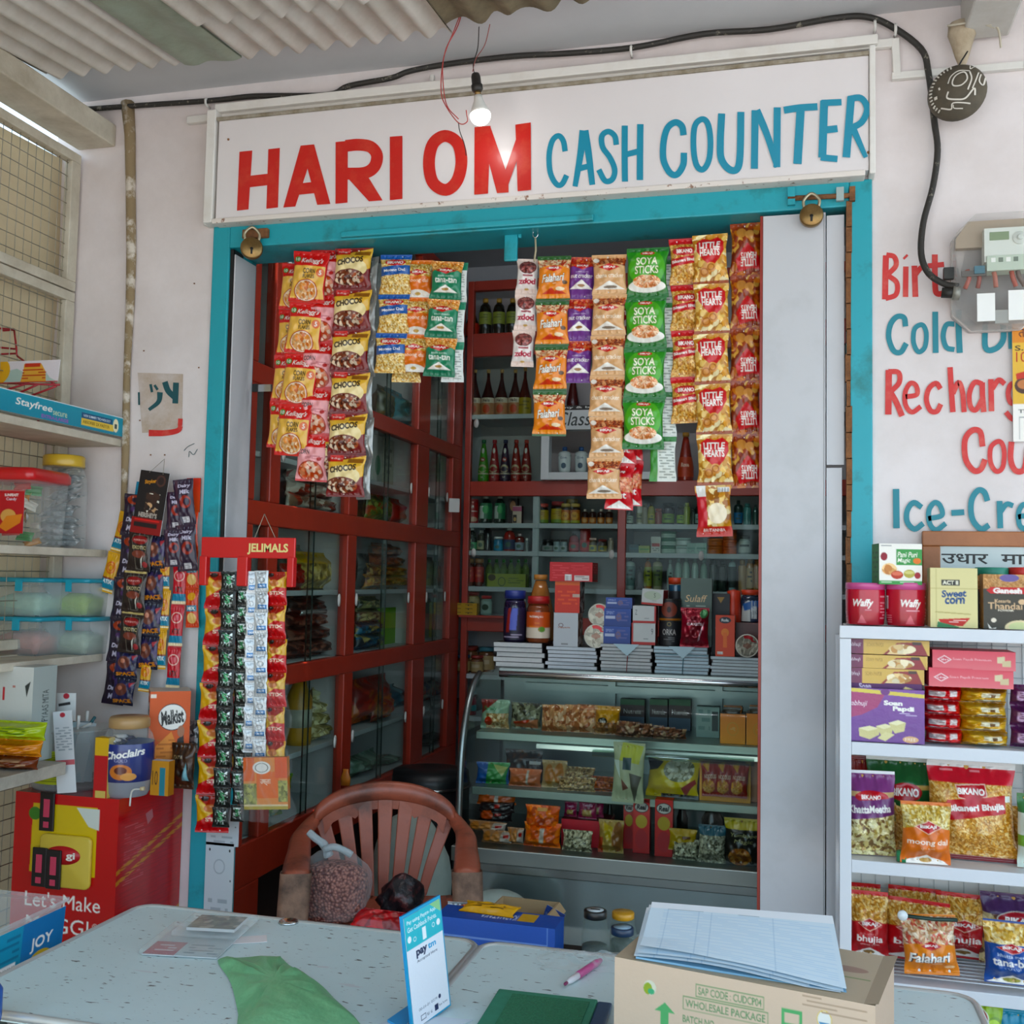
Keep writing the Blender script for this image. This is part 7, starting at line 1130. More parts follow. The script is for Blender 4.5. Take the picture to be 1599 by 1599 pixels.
# on the chair: bag of peanuts, black and red things
t = thing('peanut_bag', 'tied clear plastic bag of pink peanuts standing on the chair seat', 'bag', (-1.36, .10, .425), .2, 'things on the chair')
def blob(b, sc, m, nz=14, nu=28, amp=.06, sq=2.4, top=None):
    vs = []; fs = []
    for i in range(nz+1):
        a = -PI/2+PI*i/nz; cz = math.copysign(abs(math.sin(a))**(2/sq), math.sin(a)); cr = abs(math.cos(a))**(2/sq)
        for j in range(nu):
            q = 2*PI*j/nu; k = 1+amp*(math.sin(3*q+i*.8)+.6*math.sin(7*q-i*1.3)); tp = top(i/nz) if top else 1; vs.append((sc[0]*cr*math.cos(q)*k*tp, sc[1]*cr*math.sin(q)*k*tp, sc[2]*(1+cz)))
    for i in range(nz):
        for j in range(nu): fs.append((i*nu+j, i*nu+(j+1) % nu, (i+1)*nu+(j+1) % nu, (i+1)*nu+j))
    return b.add(vs, fs, m, True)
nuts = mat('94463e', .5, bump=.0); nt3 = nuts.node_tree; N = nt3.nodes; vo = N.new('ShaderNodeTexVoronoi'); vo.inputs['Scale'].default_value = 110; tcn = N.new('ShaderNodeTexCoord'); nt3.links.new(tcn.outputs['Object'], vo.inputs['Vector']); cr_ = N.new('ShaderNodeValToRGB'); cr_.color_ramp.elements[0].color = (*lin('c98a78'), 1); cr_.color_ramp.elements[1].color = (*lin('5a221f'), 1); cr_.color_ramp.elements[1].position = .75; nt3.links.new(vo.outputs['Distance'], cr_.inputs[0]); nt3.links.new(cr_.outputs[0], N['Principled BSDF'].inputs['Base Color']); bp_ = N.new('ShaderNodeBump'); bp_.inputs['Strength'].default_value = .8; bp_.inputs['Distance'].default_value = .01; bp_.invert = True; nt3.links.new(vo.outputs['Distance'], bp_.inputs['Height']); nt3.links.new(bp_.outputs[0], N['Principled BSDF'].inputs['Normal'])
o = link('peanuts', blob(MB(), (.105, .075, .092), nuts, amp=.035, sq=3.2).mesh(), t); o['kind'] = 'stuff'
b = MB(); Mfilm = mat('dfe6e8', .12, trans=.03, bump=.7, bscale=30); blob(b, (.112, .082, .115), Mfilm, 18, 30, .045, 3.0, lambda s: 1 if s < .6 else 1-.75*(s-.6)/.4); link('film', b.mesh(), t)
b = MB(); Mf2 = mat('b9c8cc', .2, trans=.5, bump=.5, bscale=40); b.tube(smooth_pts([(-.02, 0, .20), (-.035, -.005, .235), (-.06, -.01, .255), (-.085, -.01, .275)], 4), [.016, .015, .012, .013, .014, .013, .012, .012, .012, .012, .012, .012, .01][:13], Mf2, 8); b.tube(smooth_pts([(-.03, -.02, .225), (.0, -.025, .235), (.03, -.02, .225), (.055, -.015, .21)], 4), .011, Mf2, 8); link('knot', b.mesh(), t)
solo('black_pouch', blob(MB(), (.08, .06, .07), mat('17151a', .35, noise=.7, nscale=26, col2='5a2a2a', thr=(.52, .6), bump=.9, bscale=26), amp=.16, sq=1.9, top=lambda s: 1.15-.6*s).mesh(), 'black bag on the chair seat beside the peanut bag', 'bag', (-1.17, .20, .425), .3, 'things on the chair')
solo('red_packet', pouch(.17, .09, .04, [('bg', 'b01018'), ('n', 0, 0, 1, 1, ['b01018', 'c41a20', '8a0c12'], .03, .012)], seal=.05), 'glossy red packet at the front of the chair seat', 'packet', (-1.19, .045, .432), rot=(-1.15, .1, .25), group='things on the chair')
# sacks and drum behind the chair
Msk = mat('a9b8ae', .6, noise=.4, nscale=10, col2='6f8078', bump=.4, bscale=14)
solo('woven_sack', blob(MB(), (.15, .13, .32), Msk, 16, 28, .05, 2.6, lambda s: 1-.5*max(0, s-.6)).mesh(), 'pale green woven sack standing behind the right arm of the chair', 'sack', (-1.33, .70, 0), .3)
solo('woven_sack', blob(MB(), (.15, .10, .2), Msk, 14, 26, .05, 2.6).mesh(), 'lower pale woven sack lying beside the steel showcase base', 'sack', (-.98, .665, 0), .1)
t = thing('drum', 'black drum with a metal ring behind the chair beside the showcase', 'drum', (-1.50, 1.42, 0)); link('body', MB().lathe([(.16, 0), (.17, .02), (.17, .62), (.165, .66), (0, .66)], mat('16181a', .4), 28).mesh(), t); link('ring', MB().tube([(.172*math.cos(a), .172*math.sin(a), .6) for a in [k*PI/14 for k in range(28)]], .008, M_chrome, 6, True).mesh(), t)
q = at(-4, 1566, z=TZ+.03); solo('blue_bottle', MB().lathe([(.016, 0), (.017, .004), (.017, .05), (.012, .058), (0, .06)], mat('1a4f9c', .35, coat=.3), 20).mesh(), 'blue bottle top cut by the left picture edge on the table', 'bottle', (q[0]-.012, q[1], TZ), group=KG)
# ================================================================== stock inside the shop
_BT = {}
SHAPES = dict(
    sauce=[(.26, 1), (.26, .93), (.22, .92), (.24, .78), (.62, .55), (.98, .38), (1, .3), (1, .04), (.94, 0)],
    squash=[(.4, 1), (.4, .92), (.34, .91), (.5, .78), (.74, .55), (1, .3), (1, .03), (.95, 0)],
    hair=[(.42, 1), (.42, .9), (.4, .89), (.8, .8), (1, .62), (1, .04), (.94, 0)],
    shampoo=[(.36, 1), (.36, .86), (.34, .85), (.86, .8), (1, .68), (.9, .3), (.86, .02), (.8, 0)],
    jar=[(.9, 1), (.92, .84), (.8, .83), (.98, .74), (1, .6), (1, .04), (.94, 0)],
    tin=[(.96, 1), (1, .97), (1, .9), (.99, .89), (1, .88), (1, .03), (.96, 0)],
    tube=[(.62, 1), (.62, .84), (.8, .83), (1, .8), (1, .4), (1, .03), (.96, 0)],
    water=[(.4, 1), (.4, .88), (.36, .87), (.7, .74), (1, .6), (.96, .4), (1, .2), (1, .03), (.92, 0)])
CAPI = dict(sauce=2, squash=2, hair=2, shampoo=2, jar=2, tin=3, tube=2, water=2)
def bottle(name, shape, px0, px1, ytop, z, y, body, cap, lab, label, cat='bottle', group=None, band=(.08, .5), glassy=False):
    """bottle, jar or tin: body, cap and printed label are its parts; lab = label artwork"""
    x, w, h = rest(px0, px1, ytop, z, y); r = w/2; k = (shape, body, cap, str(lab), round(r, 3), round(h, 3)); t = thing(name, label, cat, (x, y+r, z), 0, group)
    if k not in _BT:
        pr = [(a*r, b_*h) for a, b_ in SHAPES[shape]]; ci = CAPI[shape]; m = mat(body, .12, coat=.4) if not glassy else mat(body, .08, trans=.45)
        bm = MB().lathe(pr[ci:][::-1], m, 16).mesh(); cm = MB().lathe([(pr[ci-1][0]*1.06, pr[ci-1][1])]+[(q[0]*1.06, q[1]) for q in pr[:ci-1][::-1]]+[(0, pr[0][1])], mat(cap, .4), 14).mesh()
        lm = None
        if lab:
            z1, z0_ = band[1]*h, band[0]*h; zs = np.array([q[1] for q in pr][::-1]); rs = np.array([q[0] for q in pr][::-1]); N_ = 5
            lm = turned([(float(np.interp(q, zs, rs))*1.012+.0004, float(q)) for q in np.linspace(z1, z0_, N_)], lab, 'card', cell=.003)
        _BT[k] = (bm, cm, lm)
    bm, cm, lm = _BT[k]; link('body', bm, t); link('cap', cm, t)
    if lm: link('label', lm, t)
    return t
def ordn(i): return ('first', 'second', 'third', 'fourth', 'fifth', 'sixth', 'seventh', 'eighth', 'ninth', 'tenth')[i]
YS_ = YB+.05
def lab2(bg, *more): return [('bg', bg)]+list(more)
def lt(c, s, y_=.4, h=.2, w=.16): return ('t', s, .5, y_, w, h, c, dict(b=.03))
SH6 = 'bottles on the back shelves'
# topmost shelf
Zt = BZ[0]
bottle('sauce_bottle', 'sauce', 731, 750, 466, Zt, YS_, '201812', '1a1a1a', lab2('a83226', ('e', .5, .5, .1, .3, 'c9604a')), 'dark bottle with red label at left end of the top back shelf', group=SH6, band=(.02, .36))
for i, a in enumerate((751, 772, 793)): bottle('syrup_bottle', 'hair', a, a+19, 464, Zt, YS_, '1c1e14', 'a8862e', lab2('7d8e3c', ('lines', .4, .2, .6, .8, '55662a', 3)), f'{ordn(i)} green labelled dark bottle from the left on the top back shelf', group=SH6, band=(.3, .62))
# second shelf: dark red sauce bottles
for i, a in enumerate((730, 751, 772, 793)): bottle('sauce_bottle', 'sauce', a, a+21, 575, BZ[1], YS_, '3a120e', 'b08a4e', lab2('b5805a', ('r', .3, 0, .7, .3, 'd8cbb4'), ('e', .5, .65, .08, .25, 'c04a2a'), ('t', 'Hello', .5, .16, .16, .2, '3a1a10', dict(b=.03))), f'{ordn(i)} dark red sauce bottle from the left on the second back shelf', group=SH6, band=(.02, .38))
bottle('sauce_bottle', 'sauce', 809, 829, 572, BZ[1], YS_, '4a160f', 'a8783e', lab2('a08a2c', ('lines', .35, .2, .65, .8, '6a5a1a', 3)), 'sauce bottle with yellow label beside the dark red ones', group=SH6, band=(.02, .36))
bottle('squash_bottle', 'squash', 884, 904, 585, BZ[1], YS_, '4a1512', '5a1a16', None, 'dark red bottle standing above the cigarette display', group=SH6)
bottle('squash_bottle', 'squash', 1057, 1082, 674, 2.036, YS_+.03, '8a2a1a', 'b0822e', lab2('a8442c', lt('e0c8b0', 'Rose')), 'red squash bottle between the hanging green and gold strips', group=SH6, band=(.1, .5))
# third shelf: five coloured squash bottles, lotion in the display
for i, (a, bc, cp) in enumerate(((745, '3f8a24', '14613a'), (762, '8e1a1e', 'a81a24'), (779, '2e1c36', '23284a'), (796, '8e2014', 'a8362a'), (812, '7c1a12', 'a83a2a'))): bottle('squash_bottle', 'squash', a, a+16, 686, BZ[2], YS_, bc, cp, lab2(bc, ('e', .5, .08, .07, .09, 'c8c8c0'), ('e', .5, .36, .1, .07, '8a2218'), ('t', 'Ice', .5, .36, .09, .06, WH, dict(b=.03)), ('e', .5, .64, .14, .12, 'b8a886'), ('e', .5, .66, .1, .08, bc), ('r', 0, .78, 1, .82, 'b8b09a'), ('t', 'Soda', .5, .9, .09, .06, 'd8d0c0')), f'{("green", "bright red", "dark purple", "orange red", "brownish red")[i]} squash bottle in the row of five under the sauce bottles', group=SH6, band=(.05, .8))
for i, a in enumerate((870, 896)): bottle('lotion_bottle', 'shampoo', a, a+20, 697, 2.078, YB+.01, 'b9cac6', '1f4a7a', lab2('b9cac6', ('t', 'Dove', .5, .25, .16, .15, '35506a', dict(b=.02)), ('e', .5, .7, .07, .16, '2c4a5a')), f'{("left", "right")[i]} pale pump lotion bottle inside the white cigarette display', group='lotion bottles', band=(.1, .75))
bottle('cream_jar', 'jar', 848, 860, 716, 2.078, YB+.01, '2a3568', '2a3568', lab2('b9c4c4', ('e', .5, .5, .1, .3, '3a8a5a')), 'small navy jar at left inside the white cigarette display', 'jar')
# fourth shelf, left bay
A4 = BZ[3]
bottle('spray_can', 'tin', 726, 743, 779, A4, YS_, '9a1a1c', '9a1a1c', lab2('a31c1e', ('t', 'Rin', .5, .2, .16, .2, WH, dict(sh=.2)), ('r', .3, .42, .7, .45, WH), ('t', 'Fx', .44, .58, .1, .12, WH), ('e', .55, .82, .16, .12, 'c9a08a')), 'red can at left end of the fourth back shelf', 'can', SH6, (.03, .86))
for i, (a, w_) in enumerate(((745, 20), (769, 17))): bottle('hair_oil_bottle', 'hair', a, a+w_, 773, A4, YS_, '14241a', 'd0d0c8', lab2('1f6a44', ('r', .36, .2, .5, .95, 'c3cdc6'), ('e', .54, .4, .08, .26, '3f9a58')), f'{("wider", "narrower")[i]} dark green hair oil bottle on the fourth back shelf', group=SH6, band=(.16, .72))
for i, (a, cc) in enumerate(((793, '2a1a1c'), (800, 'c8748c'))):
    x, w, h = rest(a, a+14, 778+12*i, A4, YS_+.04-.04*i); solo('hair_dye_box', carton(w, .04, h, [('bg', '2a1416'), ('e', .5, .3, .3, .2, 'b07a5a')] if i == 0 else [('bg', 'c9b4a4'), ('r', 0, .05, 1, .3, 'b0587a'), ('r', .05, .5, .45, .95, '2a1a1c'), ('e', .26, .75, .15, .12, 'c9a06a')], '3a2022', 'c9b4a4'), f'{("dark rear", "pink and cream front")[i]} hair dye box on the fourth back shelf', 'box', (x, YS_+.04-.04*i, A4))
for i, (a, w_, yt, cc) in enumerate(((836, 18, 786, 'b5392c'), (858, 20, 783, '9a2c2e'))): bottle('jam_jar', 'jar', a, a+w_, yt, A4, YS_, '1e120c', cc, lab2('b59a34', ('r', 0, .75, 1, 1, '6a8a2c'), ('lines', .4, .2, .6, .6, '8a5a1c', 3)), f'{("first", "second")[i]} yellow labelled red capped jar beside the white divider', 'jar', SH6, (.05, .68))
for i, a in enumerate((874, 889)): bottle('honey_jar', 'jar', a, a+15, 786, A4, YS_, '2a140c', 'c0a24a', lab2('b5642c', ('e', .5, .45, .14, .3, 'd8a04a'), ('r', 0, .78, 1, 1, 'a8a83a'), ('t', 'Kesh', .5, .45, .1, .2, '4a1a10')), f'{("left", "right")[i]} orange labelled honey jar with cream cap on the fourth back shelf', 'jar', SH6, (.05, .68))
bottle('honey_jar', 'jar', 881, 900, 779, A4+.0, YS_+.10, '2a140c', 'c0a24a', None, 'cream capped jar standing behind the two honey jars', 'jar', SH6)
for i, a in enumerate((906, 918, 931, 944)): bottle('oil_bottle', 'shampoo', a, a+12, 795, A4, YS_, '2c120c', 'd8c9b8', lab2('b56a34', ('e', .5, .5, .12, .3, 'd0a06a')), f'{ordn(i)} small brown oil bottle from the left beside the honey jars', group=SH6, band=(.04, .45))
# fourth shelf, right bay
for i, (a, w_, yt, shp, bc, cp, lb_, nm_) in enumerate(((975, 13, 792, 'hair', '16201c', '16201c', '9aa89a', 'black bottle with pale slash label'), (993, 10, 783, 'tube', 'b9b9a8', 'b9b9a8', '8a8a6a', 'pale grey narrow bottle'), (1002, 9, 786, 'tube', '8a8470', '6a6450', None, 'thin beige tube'), (1010, 12, 786, 'hair', '8a8a2c', '2a2418', '9a9a34', 'olive yellow bottle with dark cap'), (1022, 11, 794, 'jar', '8a3a34', 'a85a4e', None, 'small reddish jar'), (1033, 19, 785, 'jar', '241a14', '1f2420', '7a9a4a', 'dark jar with green label'), (1056, 12, 789, 'jar', '26221a', '1f2418', '8aa83a', 'dark jar with lime label'), (1067, 10, 785, 'tube', '9aa84a', 'b0b86a', None, 'yellow green tube'), (1078, 8, 794, 'tube', '3a4a44', '2a3430', None, 'thin dark green tube'), (1084, 11, 786, 'hair', '1c2c28', '1a2422', '8aa09a', 'dark bottle left of the gold packet'), (1145, 15, 781, 'shampoo', '16302e', '12201f', '2a6a9a', 'dark teal bottle right of the gold packet'), (1160, 13, 786, 'tube', '4a8a86', '3a7a76', None, 'pale teal tube'), (1175, 9, 788, 'hair', '2a4a44', '1f3a36', None, 'dark bottle at the right edge'))):
    bottle('cosmetic_bottle', shp, a, a+w_, yt, A4, YS_, bc, cp, lab2(lb_, ('lines', .4, .2, .6, .8, '3a4a3a', 2)) if lb_ else None, nm_+' on the fourth back shelf', group=SH6)
# fifth shelf
A5 = BZ[4]
for i, (a, w_, yt, shp, bc, cp, lb_, nm_) in enumerate(((725, 15, 824, 'hair', '18261e', 'c8ccc4', '9aa89c', 'dark green bottle with white cap, rear one'), (730, 12, 833, 'hair', '18261e', 'd0d4cc', '4f9a6a', 'small dark green bottle with white cap'), (742, 13, 828, 'hair', '2a2c20', 'a8aca0', '9a9a78', 'dark bottle with beige label'), (752, 13, 820, 'tube', '15191a', '101414', None, 'black bottle bundle'), (768, 14, 838, 'jar', '1f7aa0', 'c8ccc8', '2a8ab0', 'bright blue tub'), (783, 18, 824, 'hair', '9a241c', 'c9d0cc', '2a3a5a', 'red detergent bottle with white cap'), (801, 15, 833, 'shampoo', '6a2a24', 'cfc0c0', '8a98a4', 'smaller red bottle with pump'), (818, 6, 840, 'tube', '7a8484', 'c0c4c0', None, 'thin grey bottle'), (836, 8, 842, 'tube', '4a5450', 'b0b8b4', None, 'thin dark bottle right of the divider'), (844, 18, 842, 'jar', '141616', '121414', '7a8080', 'black jar with white print'), (862, 11, 842, 'jar', '8aa0a4', '2a2c2c', 'a0b0b4', 'left pale jar with dark cap'), (873, 11, 842, 'jar', '8aa0a4', '2a2c2c', 'a0b0b4', 'right pale jar with dark cap'), (886, 16, 832, 'hair', '8a1c22', '1c1618', 'b04a50', 'dark red bottle with black cap'), (903, 17, 824, 'tin', '981c1a', '981c1a', 'b02420', 'tall bright red tin'), (918, 12, 840, 'jar', '4a3a1c', 'd0b4a8', 'b0a44a', 'small jar with yellow label'), (932, 14, 842, 'jar', '2a1a12', '8a2420', '9a8a3a', 'small jar with dark red cap'), (948, 9, 840, 'tube', 'a89c8a', 'b8ac9a', None, 'pale beige tube by the red post'))):
    bottle('toiletry_bottle', shp, a, a+w_, yt, A5, YS_, bc, cp, lab2(lb_, ('e', .5, .5, .08, .25, '3a5a4a')) if lb_ else None, nm_+' on the fifth back shelf', group=SH6)
for i, (a, c, yt, col, l2, nm_) in enumerate(((981, 997, 850, '1c4450', '2a5a68', 'dark teal box'), (997, 1014, 852, '9aa85a', '4a8a4a', 'lime box'), (1016, 1031, 838, 'c3c4bc', 'a83a3a', 'white and red box'), (1072, 1086, 848, '8fb0a4', '5a8a7c', 'pale green box'), (1086, 1103, 848, '9cbcb0', '5a8a7c', 'second pale green box'))):
    stand('cream_box', a, c, yt, A5, YS_, lambda w, h, col=col, l2=l2: carton(w, .05, h, [('bg', col), ('r', .1, .4, .9, .6, l2), ('lines', .15, .7, .85, .9, '5a645e', 2)], col, col), nm_+' on the fifth shelf right of the red post', 'box', 'boxes on the fifth back shelf')
def coin(name, px, r_, n, z, y, hh_, body, cap, lab, lbf, group):
    x = at(px, 850, y=y)[0]
    bm = MB().lathe([(r_*.95, 0), (r_, .004), (r_, hh_*.62)], mat(body, .35), 20).mesh(); cm = MB().lathe([(r_*1.03, hh_*.6), (r_*1.03, hh_*.97), (0, hh_*.985)], mat(cap, .35), 20).mesh(); lm = turned([(r_*1.012, hh_*.58), (r_*1.012, hh_*.08)], lab, 'card', cell=.003)
    for i in range(n):
        t = thing(name, lbf(i), 'tub', (x+.002*math.sin(i*3), y+r_, z+i*(hh_+.0005)), 0, group); link('body', bm, t); link('cap', cm, t); link('label', lm, t)
LV = ('lowest', 'second lowest', 'third from below', 'topmost')
coin('balm_tub', 1043, .040, 3, A5, YS_, .040, '2a7a5a', '1f6a4c', lab2('a8c4b4', ('lines', .4, .3, .6, .7, '2a6a4a', 2)), lambda i: f'{("lowest", "middle", "topmost")[i]} green and white balm tub of its stack on the fifth back shelf', 'green balm tubs')
coin('cream_tub', 1066, .038, 2, A5, YS_, .042, 'b8ccc6', '9ab4ac', lab2('c4d4ce'), lambda i: f'{("lower", "upper")[i]} pale tub right of the green balm stack', 'pale tubs')
coin('orange_tub', 1116, .040, 2, A5, YS_, .041, 'c05a14', 'c8641a', lab2('c8641a', ('t', '50-N', .5, .5, .12, .4, '7a3008', dict(b=.02))), lambda i: f'{("lower", "upper")[i]} orange tub of the left short stack', 'orange tubs')
coin('orange_tub', 1139, .036, 4, A5, YS_+.01, .038, 'c05014', 'c8581a', lab2('c8581a', ('t', '50-N', .5, .5, .12, .4, '7a3008', dict(b=.02))), lambda i: f'{LV[i]} orange tub of the right tall stack', 'orange tubs')
bottle('toiletry_bottle', 'jar', 1153, 1171, 836, A5, YS_, '8fa09a', '26302e', lab2('b4c0ba', ('r', .35, .3, .65, .5, '2a3a3a')), 'grey bottle with dark cap right of the orange tubs', group=SH6, band=(.1, .7))
# sixth shelf
A6 = BZ[5]
for i, a in enumerate((722, 737)): bottle('drink_bottle', 'jar', a, a+14, 872, A6, YS_, '4a1c10', '8a5a24', lab2('a32420', ('lines', .4, .2, .6, .8, 'd06a50', 2)), f'{("left", "right")[i]} red labelled bottle at left end of the sixth back shelf', group=SH6, band=(.15, .7))
for i in range(6): bottle('soda_bottle', 'water', 754+11.5*i, 765.5+11.5*i, 873, A6, YS_+.05, '6a8a3a', '3a8a3c', None, f'{ordn(i)} green capped bottle from the left behind the lime carton', group='green capped bottles', glassy=True)
stand('lime_carton', 759, 819, 896, A6, YS_-.03, lambda w, h: carton(w, .05, h, [('bg', '8a9438'), ('ring', .38, .6, .1, .35, '4a5a24', .6), ('e', .12, .3, .1, .25, '3a3018'), ('lines', .55, .3, .95, .8, '5a6a2a', 3)], '6f782c', '7a8432'), 'lime green printed carton before the green capped bottles', 'carton')
for i, (a, w_, yt, shp, bc, cp, lb_, nm_) in enumerate(((973, 17, 868, 'shampoo', 'a3b8b4', '1c2424', '5a7a78', 'pale blue shampoo bottle beside the red post'), (991, 13, 885, 'hair', '17191a', '1c1c1c', None, 'black bottle'), (1004, 12, 870, 'hair', 'b06a24', '8a4a1a', '9aa03a', 'amber bottle with green label'), (1017, 16, 868, 'shampoo', 'a8a886', 'a8b0a0', '6a7a4a', 'cream bottle with leaf label'), (1040, 10, 874, 'water', '9ab0aa', 'b8c8c4', '8aa49c', 'thin pale bottle'), (1052, 12, 872, 'hair', '8aa89c', 'a0b8b0', None, 'first pale green bottle'), (1064, 12, 870, 'hair', '8aa89c', 'a0b8b0', None, 'second pale green bottle'), (1078, 12, 872, 'hair', '94b0a4', 'a8c0b8', None, 'third pale green bottle'), (1092, 12, 874, 'hair', '7a9a8a', '9ab4a8', None, 'fourth pale green bottle'), (1106, 14, 872, 'tube', '1f3328', '1a2a22', None, 'dark green tube'), (1120, 14, 875, 'tube', '1c2c26', '18241f', None, 'blackish green tube'), (1136, 13, 868, 'shampoo', '9ab8b8', '8aa8a8', '2a3a3a', 'pale blue tube with dark print'), (1152, 13, 874, 'tube', 'b08a5a', 'b89464', None, 'tan tube'), (1165, 11, 870, 'tube', 'a5702c', 'b07c3a', 'b89a6a', 'golden tube'), (1176, 10, 872, 'tube', '9a6a34', 'a5743c', None, 'brown tube at right edge'))):
    bottle('care_bottle', shp, a, a+w_, yt, A6, YS_, bc, cp, lab2(lb_, ('lines', .4, .2, .6, .8, '2a3434', 3)) if lb_ else None, nm_+' on the sixth back shelf', group=SH6, band=(.12, .7))
# seventh level: small tubs and yellow boxes, the dark level below, jars
A7 = BZ[6]
for i, (a, w_, yt, cp, lb_, nm_) in enumerate(((724, 19, 924, 'a8362c', 'b09a6a', 'cream labelled jar with red lid'), (746, 17, 930, 'c22a2c', '9ab0a8', 'pale green jar with red lid'))): bottle('spread_jar', 'jar', a, a+w_, yt, A7, YS_, 'a08a5a' if i == 0 else '8aa49a', cp, lab2(lb_, ('e', .5, .5, .1, .25, '2a3a2a')), nm_+' above the lower red rail', 'jar', SH6, (.1, .7))
for i in range(3): 
    x, w, h = rest(707, 742, 944, A7, YB-.035); solo('yellow_box', carton(w, .03, .021, [('bg', 'b08c28'), ('lines', .1, .3, .9, .7, '5a4414', 1), ('e', .62, .5, .03, .2, '2a2010')], '94741e', 'b89430'), f'{("lowest", "middle", "topmost")[i]} of three flat yellow boxes on the red rail', 'box', (x, YB-.035+.001, A7+.0215*i), group='yellow boxes')
link('rail_ledge', MB().box(-1.735, -.04, A7-.012, -1.4, .01, A7-.0005, M_red).mesh(), bpy.data.objects['back_shelving'])
A8 = BZ[7]
for i, (a, w_, yt, cp, y_, nm_) in enumerate(((706, 21, 1023, '1f4a6a', 0, 'front jar with blue lid'), (728, 20, 1024, '8a2a24', 0, 'front jar with dark red lid'), (714, 24, 1009, 'a83a2c', .11, 'rear jar with red lid'), (739, 25, 1011, '3a7a8a', .09, 'rear jar with teal lid'))): bottle('spread_jar', 'jar', a, a+w_, yt, A8, YS_+y_, '6a4428', cp, lab2('a08a5e', ('r', .4, .3, .6, .6, 'b8a888')), nm_+' on the shelf above the showcase side', 'jar', SH6, (.1, .66))
for i, (a, w_, yt, bc, cp, lb_, nm_) in enumerate(((716, 20, 1085, '7a1c2c', '5a1620', '2a7a80', 'dark red tin'), (706, 10, 1090, '3a3a3c', '2a2a2c', None, 'grey bottle'))): bottle('toiletry_bottle', 'tin', a, a+w_, yt, BZ[8]+0, YS_, bc, cp, lab2(lb_) if lb_ else None, nm_+' on the low back shelf beside the showcase', group=SH6, band=(.2, .5))
# ------------------------------------------------------------------ on the showcase: notebooks and boxes
TS = 1.149; NB = {}; Mcov = mat('15171a', .35, coat=.2); 
def notebook(w, d, h, seed):
    rr_ = random.Random(seed); b = MB(); b.box(-w/2, 0, 0, w/2, d, .0012, Mcov); b.box(-w/2, 0, h-.0012, w/2, d, h, Mcov); b.box(w/2-.002, 0, 0, w/2, d, h, Mcov)
    return b, (-w/2+.0005, -.0015+.0, .0013, w/2-.0025, d-.002, h-.0013)
stacks = [((772, 848), 1003, 1050, .245, 5, 0), ((853, 930), 1010, 1053, .245, 6, 0), ((938, 1018), 1006, 1055, .245, 8, 1), ((1023, 1107), 1010, 1058, .245, 8, 2), ((1111, 1196), 1026, 1061, .245, 6, 0)]
SG = 'notebooks stacked on the showcase'; TOPS = []
wn = ('leftmost', 'second', 'third', 'fourth', 'rightmost')
for si, ((a, c), yt, yb, yy, n, st) in enumerate(stacks):
    x, w, h = rest(a, c, yt, TS, YC+yy); hh_ = h/n; tint = ('c4c4c2', 'c0c6cc', 'b4b8b8', 'aec4ce', 'b4c2c6')[si]
    for i in range(n):
        rr_ = random.Random(si*20+i); t = thing('notebook', f'notebook {ordn(i)} from below in the {wn[si]} stack on the showcase', 'notebook', (x+rr_.uniform(-.007, .007), YC+yy+rr_.uniform(-.006, .006), TS+hh_*i), rr_.uniform(-.035, .035), SG)
        k = (round(w, 3), round(hh_, 4), si)
        if k not in NB:
            b, pg = notebook(w, .19, hh_*.97, 1); b2 = MB(); b2.box(*pg, mat(tint, .75, noise=.25, nscale=60)); NB[k] = (b.mesh(), b2.mesh())
        link('cover', NB[k][0], t); link('pages', NB[k][1], t)
    TOPS.append(TS+h)
    if st:
        b = MB(); mm = mat('8a2a2c', .6) if st == 1 else mat('2a6a78', .6); b.tube([(x+.002, YC+yy-.007, TS), (x+.008, YC+yy-.0075, TOPS[-1]+.001), (x+.008, YC+yy+.195, TOPS[-1]+.001)], .0016, mm, 5)
        if st == 2: b.tube([(x-w/2, YC+yy-.007, TS+h*.72), (x+w/2, YC+yy-.007, TS+h*.7)], .0014, mm, 5)
        solo('binding_string', b.mesh(), f'{("", "red", "teal")[st]} string tied round the {wn[si]} stack of notebooks', 'string')
        b = MB(); mp = mat('a9c3cc', .7); b.add([(x-.05, YC+yy-.0085, TOPS[-1]+.001), (x+.05, YC+yy-.0085, TOPS[-1]+.001), (x+.004, YC+yy-.0095, TOPS[-1]-.045)], [(0, 2, 1)], mp); solo('paper_flap', b.mesh(), f'folded paper corner on the front of the {wn[si]} stack of notebooks', 'paper')
yT = YC+.26; BG = 'boxes and jars on the notebooks'
x, w, h = rest(782, 816, 922, TOPS[0], yT); bottle('health_drink_jar', 'jar', 782, 816, 922, TOPS[0], yT, '1c1430', '1f2f78', [('bg', '1c1430'), ('g', '251a3c', '160f26'), ('p', [(.5, .2), (.58, .2), (.56, .75), (.42, .75)], '5a64b8'), ('p', [(.44, .2), (.48, .2), (.46, .8), (.4, .8)], '8a2a24'), ('t', 'SunDrop', .5, .1, .2, .08, 'c8c0d8', dict(b=.03)), ('lines', .35, .85, .65, .97, 'a89ab0', 2)], 'tall dark purple jar with blue lid on the leftmost notebook stack', 'jar', BG, (.04, .8))
bottle('pickle_jar', 'jar', 818, 854, 931, TOPS[0], yT-.01, '7a3a1c', 'a81c1c', [('bg', 'c8501c'), ('r', 0, .6, 1, 1, 'd8c8b4'), ('t', 'PATANJALI', .5, .2, .2, .1, 'f0e4d8', dict(b=.03)), ('e', .58, .66, .05, .1, '5a8a2a'), ('lines', .4, .4, .55, .8, 'd8742c', 3)], 'orange pickle jar with red lid on the leftmost notebook stack', 'jar', BG, (.1, .66))
